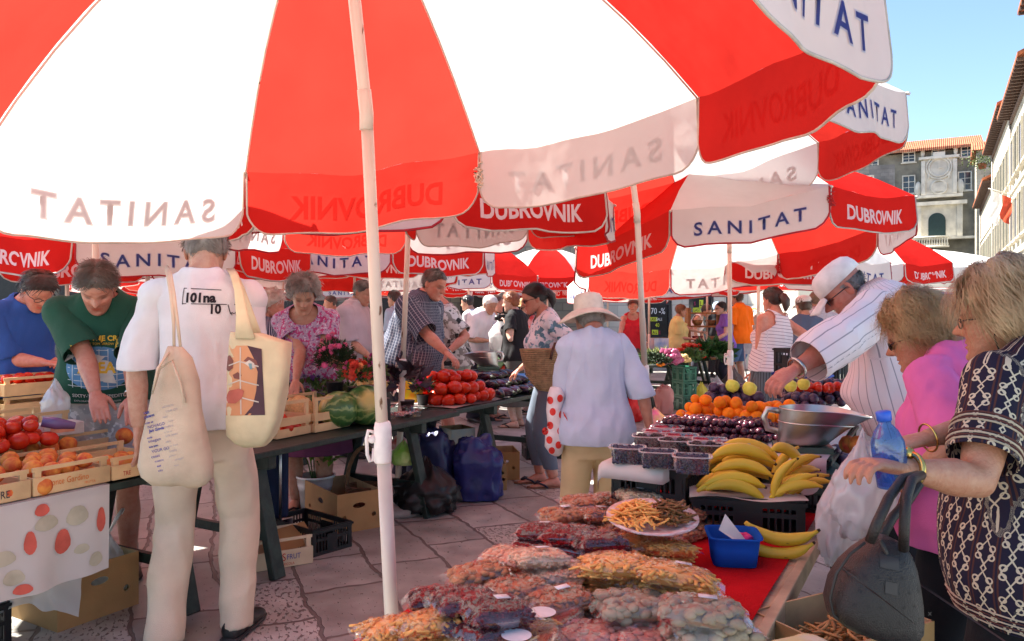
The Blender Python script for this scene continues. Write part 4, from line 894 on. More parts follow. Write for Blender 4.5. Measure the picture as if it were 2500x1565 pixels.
def window_meshes(w, h, shut=None, arch=False):
 fr = MB(); t = .12
 for x in (-w/2-t/2, w/2+t/2): fr.box((x, -.05, h/2), (t, .14, h+2*t))
 for z in (-t/2, h+t/2): fr.box((0, -.05, z), (w, .14, t))
 fr.box((0, -.09, -t-.04), (w+.5, .24, .1))
 gl = MB(); gl.box((0, .0, h/2), (w, .03, h))
 sh = MB()
 for s in (-1, 1): sh.box((s*w/4, -.035, h/2), (w*.46, .03, h*.97))
 bars = MB(); bars.box((0, -.03, h/2), (.06, .03, h))
 for q in (.33, .66): bars.box((0, -.03, h*q), (w, .03, .05))
 return fr, gl, sh, bars
def louvres():
 def f(n, c):
  if n in MATS: return MATS[n]
  m = mat(n, c, .6, var=.1); N, L, B = nodes(m); tc = N.new('ShaderNodeTexCoord'); wv = N.new('ShaderNodeTexWave'); wv.inputs['Scale'].default_value = 6; wv.bands_direction = 'Z'; L.new(tc.outputs['Object'], wv.inputs['Vector'])
  bp = N.new('ShaderNodeBump'); bp.inputs['Distance'].default_value = .04; L.new(wv.outputs['Fac'], bp.inputs['Height']); L.new(bp.outputs[0], B.inputs['Normal']); return m
 return [f('green_shutter', (.03, .13, .09)), f('blue_shutter', (.05, .07, .17)), f('dark_shutter', (.05, .09, .09))]
def build_setting():
 # ground sheet
 mb = MB(); n = 2; mb.grid([[(-90, -12, 0), (160, -12, 0)], [(-90, 260, 0), (160, 260, 0)]]); struct(mb.obj('paved_square', [paving()]))
 glass = mat('window_glass', (.03, .035, .045), .12, spec=.7, var=.02); stone = mat('pale_stone_trim', (.62, .57, .48), .8, var=.08, scale=3); lv = louvres()
 # right-hand row of houses: facade line from P0 along dirv
 P0 = np.array([13.75, 17.95]); dv = np.array([.479, .878]); nv = np.array([-.878, .479]); ang = math.atan2(dv[1], dv[0])
 lens = [(14.5, 13.2, 'tall pale house with grey shutters, cut off by the right edge'), (12, 11.6, 'pale stone house with blue shutters, second from the right edge'), (15, 12.4, 'pale stone house with green shutters and deep wooden eaves'), (17, 10.6, 'lower pale house next to the clock facade, at the far end of the row')]
 s0 = 0
 for bi, (ln, ht, lab) in enumerate(lens):
  o = P0+dv*s0; r = thing('stone_house', lab, 'house', (o[0], o[1], 0), ang, 'row of pale stone houses')
  wm = stonewall('limestone_wall', (.46, .42, .33), (.37, .335, .265), .8, .35, (.27, .24, .19), 1, .014, stain=.45)
  mb = MB(); mb.box((ln/2, -5, ht/2), (ln-.02, 10, ht)); mb.obj('wall', [wm], r, False)     # facade at local y = 0, facing +y
  mb = MB(); e = .65; z = ht
  mb.add([(-.0, e, z), (ln, e, z), (ln, -5, z+2.6), (0, -5, z+2.6), (0, e, z+.16), (ln, e, z+.16), (ln, -5, z+2.76), (0, -5, z+2.76), (0, -11, z), (ln, -11, z), (ln, -11, z+.16), (0, -11, z+.16)],
               [(0, 1, 2, 3), (4, 7, 6, 5), (0, 4, 5, 1), (3, 2, 9, 8), (7, 11, 10, 6), (0, 3, 7, 4), (1, 5, 6, 2), (3, 8, 11, 7), (2, 6, 10, 9), (8, 9, 10, 11)]); ro = mb.obj('roof', [tiles()], r, False)
  mb = MB()
  for i in range(int(ln/.6)): mb.box((.3+i*.6, .32, z-.07), (.12, .64, .12))
  mb.box((ln/2, .06, z-.28), (ln-.1, .12, .2)); mb.obj('eaves', [mat('dark_eaves', (.10, .06, .045), .8)], ro, False)
  mb = MB(); mb.box((ln/2, .05, 4.3), (ln-.04, .1, .22)); mb.box((ln/2, .04, 7.6), (ln-.04, .08, .15)); mb.obj('string_course', [stone], r, False)
  mb = MB(); mb.tube([(ln-.4, .08, .1), (ln-.4, .08, z-.2)], .06, 6); mb.obj('drainpipe', [mat('drainpipe', (.33, .29, .25), .6)], r)
  fr, gl, sh, ba = window_meshes(1.15, 1.95); fm = fr.mesh('window', [mat('weathered_stone_trim', (.42, .38, .30), .85, var=.1, scale=3)], False); gm = gl.mesh('pane', [glass], False); sm_ = sh.mesh('shutter', [lv[bi % 3]], False)
  cols = int(ln/2.3)
  for c in range(cols):
   for fl, z0 in enumerate((1.0, 5.0, 8.2, 10.6)):
    if z0+2.1 > ht-.4: continue
    x = 1.2+c*2.3; f = bpy.data.objects.new('window', fm); COL.objects.link(f); f.parent = r; f.location = (x, .0, z0); f.rotation_euler = (0, 0, math.pi)
    k = bpy.data.objects.new('shutter' if (c*7+fl*3+bi) % 5 < 3 else 'pane', sm_ if (c*7+fl*3+bi) % 5 < 3 else gm); COL.objects.link(k); k.parent = f
  s0 += ln
 # clock facade closing the square
 C0 = np.array([51.5, 85.0]); cd = np.array([-.875, .485]); ca = math.atan2(-cd[1], -cd[0]); L_ = 44
 org = C0+cd*L_; r = thing('clock_building', 'large grey stuccoed building with a carved stone clock and arched door', 'building', (org[0], org[1], 0), ca)
 U = lambda px, py: None
 def loc(px, py):   # pixel -> local (x along facade, z)
  k = (px-1250)/F; t = (C0[0]-k*C0[1])/(k*cd[1]-cd[0]); p = C0+cd*t; return L_-t, HC-(py-HZ)/F*p[1]
 grey = stonewall('grey_stucco', (.27, .25, .195), (.22, .205, .165), 1.4, .6, (.24, .23, .2), 1, .004, stain=.6)
 H_ = 19.3; mb = MB(); mb.box((L_/2, 6, H_/2), (L_, 12, H_)); mb.obj('wall', [grey], r, False)     # facade local y=0 facing -y
 mb = MB(); z = H_+.02
 mb.add([(0, -.9, z), (L_, -.9, z), (L_, 6, z+2.2), (0, 6, z+2.2), (0, 13, z), (L_, 13, z), (0, -.9, z+.3), (L_, -.9, z+.3), (L_, 6, z+2.5), (0, 6, z+2.5), (0, 13, z+.3), (L_, 13, z+.3)], [(0, 3, 2, 1), (6, 7, 8, 9), (0, 1, 7, 6), (9, 8, 11, 10), (3, 4, 5, 2), (1, 2, 8, 7), (0, 6, 9, 3), (2, 5, 11, 8), (3, 9, 10, 4), (4, 10, 11, 5)]); mb.obj('roof', [tiles()], r, False)
 white = mat('carved_white_stone', (.74, .70, .60), .8, var=.12, scale=1.2, bump=.5, bscale=5)
 def win(px, py, w, h):
  x, z_ = loc(px, py); fr, gl, sh, ba = window_meshes(w, h)
  f = fr.obj('window', [white], r, False); f.location = (x, 0, z_-h/2); gl.obj('pane', [glass], f, False); ba.obj('glazing_bar', [white], f, False)
 for px, py in ((2219, 384), (2291, 379), (2363, 370), (2130, 398)): win(px, py, 1.1, 1.0)
 for px, py in ((2219, 451), (2356, 442), (2125, 470)): win(px, py, 1.1, 1.9)
 x0, zc = loc(2293, 432); mb = MB()
 mb.box((x0, -.25, zc), (3.2, .5, 4.0)); mb.box((x0, -.4, zc+2.1), (4.0, .8, .28)); mb.box((x0, -.4, zc-2.2), (4.6, .8, .3)); mb.box((x0, -.45, zc-1.2), (1.5, .35, 1.0)); mb.box((x0, -.45, zc+2.45), (1.2, .5, .5))
 for s in (-1, 1): mb.box((x0+s*1.55, -.42, zc-.1), (.4, .6, 3.8)); mb.ball((x0+s*1.6, -.3, zc+2.75), (.22, .22, .5), 8, 6); mb.ball((x0+s*2.05, -.3, zc-1.3), (.38, .3, .9), 8, 6); mb.ball((x0+s*1.0, -.5, zc+.1), (.16, .16, .5), 8, 6)
 a = np.linspace(0, 2*math.pi, 24)
 for rad, zz in ((1.25, 1.0), (1.0, 1.0), (.75, -1.2)): mb.tube([(x0+rad*math.cos(q), -.55, zc+zz+rad*math.sin(q)) for q in a], .12, 6)
 mb.box((x0, -.7, zc+1.2), (.08, .1, .7)); mb.box((x0+.2, -.7, zc+.95), (.45, .1, .08)); mb.obj('clock', [white], r, False)
 xd, zd = loc(2287, 553); zb = loc(2287, 581)[1]; mb = MB(); zt = loc(2287, 498)[1]
 mb.box((x0, -.2, (zb+zt)/2), (4.6, .4, zt-zb)); mb.box((x0, -.45, zt), (5.4, .9, .4)); mb.box((x0, -.55, zb-.1), (7, 1.1, .25))
 for s in (-1, 1): mb.box((x0+s*2.0, -.5, (zb+zt)/2), (.5, .3, zt-zb))
 mb.obj('portal', [white], r, False)
 mb = MB(); hh_ = loc(2287, 523)[1]-zb; pts = [(-.85, 0), (.85, 0)]+[(.85*math.cos(q), hh_-.85+.85*math.sin(q)) for q in np.linspace(0, math.pi, 14)]
 mb.rings([[(x0-.2+p, y, zb+.1+q) for p, q in pts] for y in (-.47, -.42)]); mb.obj('arched_door', [mat('dark_green_door', (.02, .05, .05), .5)], r, False)
 mb = MB(); xb0, zt2 = loc(2229, 583); xb1, zb2 = loc(2318, 603); mb.box(((xb0+xb1)/2, -1.5, zt2), (xb1-xb0, .3, .18)); mb.box(((xb0+xb1)/2, -1.5, zb2), (xb1-xb0, .4, .2))
 for i in range(14): mb.lathe([(.06, 0), (.13, .25), (.06, .5), (.09, zt2-zb2)], 8, (xb0+.2+i*(xb1-xb0-.4)/13, -1.5, zb2))
 mb.obj('balustrade', [white], r)
 # terrace wall under it, lower houses to its left, roofs at the corner
 t = thing('terrace_wall', 'rough dark stone terrace under the balustrade of the clock building', 'wall', (org[0], org[1], 0), ca)
 mb = MB(); mb.box((L_/2, -3.2, 3.3), (L_, 3.2, 6.6)); mb.box((L_*.8, -7, 2.2), (L_*.3, 4, 4.4)); mb.obj('wall', [stonewall('dark_rubble', (.16, .155, .14), (.10, .10, .09), .9, .4, (.09, .085, .08))], t, False)
 def house(lab, px0, px1, Y, ptop, wm, roof=True, rz=-.25):
  a = at(px0, HZ, Y); b = at(px1, HZ, Y); wdt = b.x-a.x; h = HC-(ptop-HZ)/F*Y; r = thing('old_house', lab, 'house', (a.x, Y, 0), rz)
  q = MB(); q.box((wdt/2, 4, h/2), (wdt, 8, h)); q.obj('wall', [wm], r, False)
  if roof:
   q = MB(); q.add([(-.4, -.5, h+.01), (wdt+.4, -.5, h+.01), (wdt+.4, 4, h+1.6), (-.4, 4, h+1.6), (-.4, 8.5, h+.01), (wdt+.4, 8.5, h+.01)], [(0, 1, 2, 3), (3, 2, 5, 4), (0, 4, 5, 1), (0, 3, 4), (1, 5, 2)]); q.obj('roof', [tiles()], r, False)
  fr, gl, sh, ba = window_meshes(.9, 1.4)
  for i in range(max(1, int(wdt/2.6))):
   for z in np.arange(2.4, h-2, 3.2): f = fr.obj('window', [stone], r, False); f.location = (1.3+i*2.6, 0, z); gl.obj('pane', [glass], f, False)
 rub = stonewall('grey_rubble', (.34, .33, .30), (.25, .24, .22), .7, .35, (.2, .19, .17))
 house('grey rubble-stone house just left of the clock building', 2030, 2172, 78, 408, rub, False)
 house('narrow grey stone house in the gap under the right edge of the red parasol', 2078, 2118, 70, 392, rub, False, -.3)
 house('small house with an orange tiled roof at the corner of the clock building', 2384, 2440, 76, 368, stonewall('limestone_wall', (.6, .5, .4), (.5, .4, .3)), True, -.52)
 tr = thing('potted_shrub', 'bushy green plant on the roof terrace below the orange roofs', 'plant', at(2398, 412, 74)); q = MB(); rs = np.random.default_rng(5)
 for i in range(420):
  d = rs.normal(size=3)*np.array([.8, .5, .45]); M_ = np.array(Matrix.Rotation(rs.random()*6, 3, Vector(rs.normal(size=3)))); q.add(np.array([[-.12, 0, 0], [0, -.05, 0], [.12, 0, 0], [0, .05, 0]])@M_.T+d+np.array([0, 0, .7]), [(0, 1, 2, 3)])
 q.obj('foliage', [mat('terrace_leaves', (.10, .14, .03), .7)], tr, False); q = MB(); q.lathe([(.3, 0), (.4, .5), (.42, .5)], 10, cap=True); q.obj('pot', [mat('terracotta', (.35, .13, .07), .8)], tr)
 # building behind the market
 Yb = 23.4; xr = 2.9; xl = -32; r = thing('market_building', 'long stone building behind the parasols with shops on the ground floor', 'building', (xl, Yb, 0))
 mb = MB(); Wd = xr-xl; ws = stonewall('warm_rubble', (.40, .34, .25), (.30, .26, .19), .45, .24, (.22, .19, .15), 1, .014)
 mb.box((Wd/2, 5, 6.4), (Wd, 10, 12.8)); mb.obj('wall', [ws], r, False)
 pale = stonewall('pale_shop_front', (.70, .66, .55), (.62, .58, .48), .7, .32, (.5, .47, .4), 1, .012, stain=.15); S0 = np.array([2.9, 23.2]); sd = np.array([.6, -.8]); sa = math.atan2(-.8, .6)
 def st(px, off=0): k = (px-1250)/F; n_ = np.array([-.8, -.6]); o = S0+n_*off; t_ = (k*o[1]-o[0])/(sd[0]-k*sd[1]); p = o+sd*t_; return t_, p
 sh_ = thing('shop_building', 'pale stone shop front with sale posters, sunlit beyond the vegetable stall', 'shop', (S0[0], S0[1], 0), sa); mb = MB(); mb.box((3.0, .75, 1.85), (6.6, 1.5, 3.7)); mb.obj('wall', [pale], sh_, False); mb = MB(); mb.box((3.0, -.15, 3.3), (6.6, .3, .14)); mb.obj('cornice', [stone], sh_, False)
 mb = MB()
 for px0, px1 in ((1575, 1640), (1684, 1742), (1775, 1800)): a, b = st(px0)[0], st(px1)[0]; mb.box(((a+b)/2, -.012, 1.45), (b-a, .05, 2.7))
 mb.obj('shop_window', [glass], sh_, False)
 mb = MB()
 for i in range(11): mb.box((1.6+i*3.0, -.05, 1.5), (2.3, .12, 2.7))
 mb.obj('shop_doorway', [mat('dark_shop', (.03, .028, .026), .5)], r, False)
 mb = MB()
 for i in range(11): mb.box((1.6+i*3.0, -.12, 3.0), (2.7, .25, .25))
 mb.obj('lintel', [stone], r, False)
 fr, gl, sh, ba = window_meshes(1.0, 1.8); fm = fr.mesh('window', [stone], False); gm = sh.mesh('shutter', [lv[2]], False)
 for i in range(15):
  for z in (4.6, 8.2):
   f = bpy.data.objects.new('window', fm); COL.objects.link(f); f.parent = r; f.location = (1.6+i*2.6, 0, z); k = bpy.data.objects.new('shutter', gm); COL.objects.link(k); k.parent = f
 # posters in the shop windows
 def poster(lab, px0, px1, py0, py1, base, items):
  p0_ = st(px0, .07)[1]; p1_ = st(px1, .07)[1]; w_ = float(np.linalg.norm(p1_-p0_)); ym = (p0_[1]+p1_[1])/2; z0_ = HC-(py1-HZ)/F*ym; h_ = (py1-py0)/F*ym; t = thing('sale_poster', lab, 'poster', (p0_[0], p0_[1], z0_), sa); q = MB(); q.box((w_/2, .012, h_/2), (w_, .02, h_)); q.obj('sheet', [base], t, False)
  q = MB(); ms = []
  for s, x, y, hgt, c, bgc in items:
   if bgc:
    if bgc not in ms: ms.append(bgc)
    v, f = text2d(s, .01); W = v[:, 0].max()*hgt/.72 if s.strip() else hgt; q.box(((x+W/2), -.004, y+hgt*.5), (W+.05, .008, hgt*1.5), 0, ms.index(bgc))
   if c not in ms: ms.append(c)
   v, f = text2d(s, .01); sc = hgt/.72; q.add([(x+p[0]*sc, -.011, y+p[1]*sc) for p in v], f, ms.index(c))
  q.obj('print', ms, t, False)
 bk = mat('poster_black', (.015, .015, .015), .5); wt = mat('poster_white', (.8, .8, .78), .5); yl = mat('poster_lime', (.62, .72, .05), .5); pk = mat('poster_magenta', (.45, .03, .12), .5)
 poster('black sale poster with 70 and 40 per cent offers in the shop window', 1586, 1629, 745, 818, bk, [('70 -%', .06, .58, .17, wt, None), ('LAST', .04, .40, .075, bk, yl), ('SALE', .26, .40, .075, wt, None), ('40', .22, .22, .11, yl, None), ('S', .02, .03, .09, pk, None), ('A', .12, .03, .09, bk, yl), ('L', .24, .03, .09, bk, yl), ('E', .36, .03, .09, pk, None)])
 poster('black and lime sale poster above the shop doorway', 1692, 1732, 728, 768, bk, [('L', .24, .22, .13, bk, yl), ('S', .04, .24, .1, pk, None), ('LAST', .03, .08, .08, bk, yl), ('SALE', .25, .08, .08, wt, None)])
 poster('white poster with lime letters behind the orange polo shirt', 1815, 1852, 748, 812, wt, [('BIG', .07, .45, .16, yl, None)])
 # lantern on a wall bracket
 p = at(1318, 640, 19.5); t = thing('wall_lantern', 'old green-painted square street lantern in front of the stone wall', 'lantern', p)
 q = MB(); q.rings([[(sx*w, sy*w, z) for sx, sy in ((-1, -1), (1, -1), (1, 1), (-1, 1))] for w, z in ((.09, .0), (.16, .40))], cap=True); q.obj('glass', [mat('lantern_glass', (.55, .68, .66), .15, spec=.6)], t, False)
 q = MB(); q.rings([[(sx*w, sy*w, z) for sx, sy in ((-1, -1), (1, -1), (1, 1), (-1, 1))] for w, z in ((.19, .40), (.19, .44), (.05, .60), (.03, .68))]); q.ball((0, 0, .72), .04)
 for sx, sy in ((-1, -1), (1, -1), (1, 1), (-1, 1)): q.tube([(sx*.09, sy*.09, 0), (sx*.165, sy*.165, .41)], .012, 4)
 q.tube([(0, 0, 0), (0, 0, -p.z)], .035, 8); q.obj('frame', [mat('lantern_green', (.12, .22, .19), .5)], t, False)
 # hanging banner on the right
 p = at(2447, 560, 40); t = thing('banner', 'white and red banner hanging out from the right-hand houses', 'banner', (p.x, p.y, p.z)); q = MB()
 q.tube([(-.7, 0, 2.1), (1.0, 0, 1.6)], .03, 6); q.obj('pole', [stone], t); q = MB(); q.grid([[(-.6+.5*u+.12*math.sin(v*5), .08*math.sin(u*6+v*4), 2.05-1.6*v-.25*u) for u in np.linspace(0, 1, 7)] for v in np.linspace(0, 1, 9)]); q.obj('flag', [cloth('banner_white', (.8, .78, .74), (.8, .75, .7))], t)
 q = MB(); q.grid([[(-.05+.5*u+.12*math.sin(v*5), .08*math.sin(u*6+v*4)-.02, 1.85-1.3*v-.3*u) for u in np.linspace(0, 1, 7)] for v in np.linspace(0, 1, 9)]); q.obj('red_stripe', [cloth('banner_red', (.6, .08, .05), (.6, .1, .05))], t)
 # dark blue awning of a far kiosk at the right
 p = at(2150, HZ, 27); t = thing('kiosk', 'kiosk with a dark blue awning below the plain white parasols', 'kiosk', (p.x, p.y, 0)); q = MB(); q.box((2.5, 1, 1.2), (5.0, 1.6, 2.4)); q.obj('body', [mat('kiosk_wood', (.12, .08, .06), .7)], t, False)
 q = MB(); q.add([(-.3, -1.3, 2.0), (5.3, -1.3, 2.0), (5.3, .2, 2.7), (-.3, .2, 2.7), (-.3, -1.3, 1.75), (5.3, -1.3, 1.75)], [(0, 1, 2, 3), (4, 5, 1, 0)]); q.obj('awning', [mat('navy_awning', (.02, .03, .09), .8)], t, False)
# ------------------------------------------------------------------ tables, crates, fruit
GREEN = lambda: mat('dark_green_paint', (.016, .032, .026), .5, var=.25, scale=14, bump=.25, bscale=40)
WOOD = lambda: mat('poplar_wood', (.74, .52, .26), .75, var=.14, scale=5, bump=.2, bscale=70)
WOODD = lambda: mat('raw_plank', (.50, .36, .22), .8, var=.2, scale=6, bump=.3, bscale=50)
CARD = lambda: mat('brown_cardboard', (.40, .235, .095), .85, var=.1, scale=4, bump=.08, bscale=120)
def jit(r, k): return (r.random()-.5)*2*k
def trestle_table(lab, p0, L, W, z=TZ, group='green market tables', ends=(.14, .86), clothm=None, boards=3, top=None):
 """p0 front right-hand corner at the aisle, running along the row; local x along the row, y to the back"""
 r = thing('trestle_table', lab, 'table', (p0[0], p0[1], 0), ROWA, group); rr = random.Random(len(lab))
 mb = MB(); bw = W/boards
 for i in range(boards): mb.box((L/2+jit(rr, .01), bw*(i+.5), z-.018-rr.random()*.004), (L, bw-.006, .034))
 bevel(mb.obj('tabletop', [top or GREEN()], r, False), .004, 1)
 for e in ends:
  x = e*L; mb = MB(); mb.box((x, W/2, z-.075), (.06, W*.92, .075)); t = mb.obj('trestle', [GREEN()], r, False); bevel(t, .004, 1)
  for s, y0, y1 in ((1, .16, -.01), (-1, W-.16, W+.01)):
   for xx, lean in ((x-.052, -.0), (x+.052, .0)):
    pass
   mb = MB(); mb.beam((x, y0, z-.05), (x, y1, 0), .085, .045, up=(0, 1, 0)); bevel(mb.obj('leg', [GREEN()], t, False), .004, 1)
  mb = MB(); mb.box((x, W/2, .22), (.03, W*.82, .05)); mb.obj('stretcher', [GREEN()], t, False)
 return r
def crate_mesh(W, D, hb, H, style='rail', prints=(), m=None):
 """W along the front, D deep; front board height hb, corner posts H"""
 mb = MB(); t = .007
 if style == 'rail':
  for y in (t/2, D-t/2): mb.box((W/2, y, hb/2+.004), (W, t, hb))
  for x in (t/2+.0015, W-t/2-.0015): mb.box((x, D/2, hb/2+.004), (t, D-2*t-.002, hb))
  for y in (t/2+.001, D-t/2-.001): mb.box((W/2, y+(.0085 if y < D/2 else -.0085), H-.009), (W-.004, t, .016))
 else:
  for z0, h in ((.004, .048), (.07, .048)):
   for y in (t/2, D-t/2): mb.box((W/2, y, z0+h/2), (W, t, h))
   for x in (t/2+.0015, W-t/2-.0015): mb.box((x, D/2, z0+h/2), (t, D-2*t-.002, h))
  for y in (t/2+.001, D-t/2-.001): mb.box((W/2, y+(.0085 if y < D/2 else -.0085), H-.011), (W-.004, t, .020))
 mb.box((W/2, D/2, .003), (W-2*t-.004, D-2*t-.004, .005))
 pw = .026
 for x in (pw/2+t+.003, W-pw/2-t-.003):
  for y in (t+.009, D-t-.009): mb.box((x, y, H/2), (pw, .016, H-.004))
 ms = [m or WOOD()]
 for s, x, z, h, c in prints:
  if c not in ms: ms.append(c)
  v, f = text2d(s, .0, 0, .8); mb.add([(x+p[0]*h/.72, -.0022, z+p[1]*h/.72) for p in v], f, ms.index(c))
 return mb, ms
INK = {'green': lambda: mat('green_ink', (.16, .30, .08), .8), 'orange': lambda: mat('orange_ink', (.75, .20, .03), .8), 'red': lambda: mat('red_ink', (.55, .05, .03), .8), 'blue': lambda: mat('blue_ink', (.05, .09, .35), .8), 'dark': lambda: mat('dark_ink', (.05, .04, .05), .7)}
def crate(lab, p, W, D, hb=.07, H=.115, style='rail', rz=ROWA, prints=(), group='wooden fruit crates', label_mat=None):
 t = thing('fruit_crate', lab, 'crate', p, rz, group); mb, ms = crate_mesh(W, D, hb, H, style, prints, label_mat); mb.obj('slats', ms, t, False); return t
def pcrate(lab, p, W, D, H, rz=ROWA, col='black', group='plastic crates', lip=True):
 """moulded plastic crate with slotted sides"""
 m = mat(col+'_crate_plastic', {'black': (.012, .012, .014), 'green': (.02, .12, .07), 'blue': (.02, .08, .40)}[col], .45, var=.1)
 t = thing('plastic_crate', lab, 'crate', p, rz, group); mb = MB(); th = .010
 def side(ax, L, c):
  n = int(L/.022)
  def bx(a, b, z0, z1, tt=th):
   if ax == 0: mb.box(((a+b)/2, c, (z0+z1)/2), (b-a, tt, z1-z0))
   else: mb.box((c, (a+b)/2, (z0+z1)/2), (tt, b-a, z1-z0))
  e = 0 if ax == 0 else th
  bx(e, L-e, 0, .022); bx(e, L-e, H-.03, H, th+.001); bx(e, L-e, H*.52, H*.52+.016, th-.001)
  for i in range(n+1):
   x = e+.004+i*(L-2*e-.008)/n; w_ = .0035
   if abs(x-L/2) < L*.13: continue
   bx(x-w_, x+w_, .022, H-.03, th-.003)
  bx(L*.37, L*.63, .022, H-.045 if H > .14 else H-.03, th-.002)
  for x in (e+.015, L-e-.015): bx(x-.012, x+.012, .022, H-.03, th-.0005)
 side(0, W, th/2); side(0, W, D-th/2); side(1, D, th/2); side(1, D, W-th/2)
 mb.box((W/2, D/2, .004), (W-2*th-.002, D-2*th-.002, .006))
 if lip:
  for y in (-.004, D+.004): mb.box((W/2, y, H-.012), (W+.012, .012, .012))
 mb.obj('sides', [m], t, False); return t
def carton(lab, p, W, D, H, rz, holes=True, m=None, flaps=0, inner=None, group='cardboard boxes'):
 t = thing('cardboard_box', lab, 'box', p, rz, group); th = .006; m = m or CARD(); inn = inner or mat('carton_inside', (.45, .30, .15), .85)
 dk = mat('hand_hole', (.02, .015, .01), .9)
 mb = MB()
 def wall(ax, L, c, sgn):
  # wall with an oval hand hole and two vent holes cut as real openings, built from a triangulated outline
  bm = bmesh.new(); hs = [(L/2, H*.66, .045, .018)]+([(L*.16, H*.38, .016, .016), (L*.84, H*.38, .016, .016)] if L > .3 else [(L*.8, H*.42, .014, .014)]) if holes else []
  loops = [[(0, 0), (L, 0), (L, H), (0, H)]]+[[(x+a*math.cos(q)*(1 if abs(math.cos(q)) > 1e-9 else 1), z+b*math.sin(q)) for q in np.linspace(0, 2*math.pi, 13)[:-1]] for x, z, a, b in hs]
  es = []
  for lp in loops:
   vs = [bm.verts.new((x, 0, z)) for x, z in lp]; es += [bm.edges.new((vs[i], vs[(i+1) % len(vs)])) for i in range(len(vs))]
  bmesh.ops.triangle_fill(bm, edges=es, use_beauty=True, use_dissolve=False); bm.verts.index_update()
  V = np.array([v.co for v in bm.verts]); Fc = [tuple(v.index for v in f.verts) for f in bm.faces]; bm.free()
  for off, mi in ((0, 0), (th*sgn, 1)):
   q = V.copy(); q[:, 1] = c+off
   if ax: q = q[:, [1, 0, 2]]
   mb.add(q, Fc, mi)
  for x in (0, L):
   pass
  e = [(0, H), (L, H)]
  a = np.array([[0, c, H], [L, c, H], [L, c+th*sgn, H], [0, c+th*sgn, H]]); a = a[:, [1, 0, 2]] if ax else a; mb.add(a, [(0, 1, 2, 3)], 1)
 wall(0, W, 0, 1); wall(0, W, D, -1); wall(1, D, 0, 1); wall(1, D, W, -1)
 mb.add([(th, th, .006), (W-th, th, .006), (W-th, D-th, .006), (th, D-th, .006)], [(0, 1, 2, 3)], 1)
 mb.obj('walls', [m, inn], t, False)
 for i in range(flaps):
  q = MB(); a = .35+.5*i; q.add([(0, 0, 0), (W, 0, 0), (W-.02, -D*.4*math.cos(a), D*.4*math.sin(a)*-.3), (.02, -D*.4*math.cos(a), D*.4*math.sin(a)*-.3)], [(0, 1, 2, 3)]); f = q.obj('flap', [m], t, False); f.location = (0, 0 if i == 0 else D, H)
  if i: f.rotation_euler = (0, 0, 0)
 return t
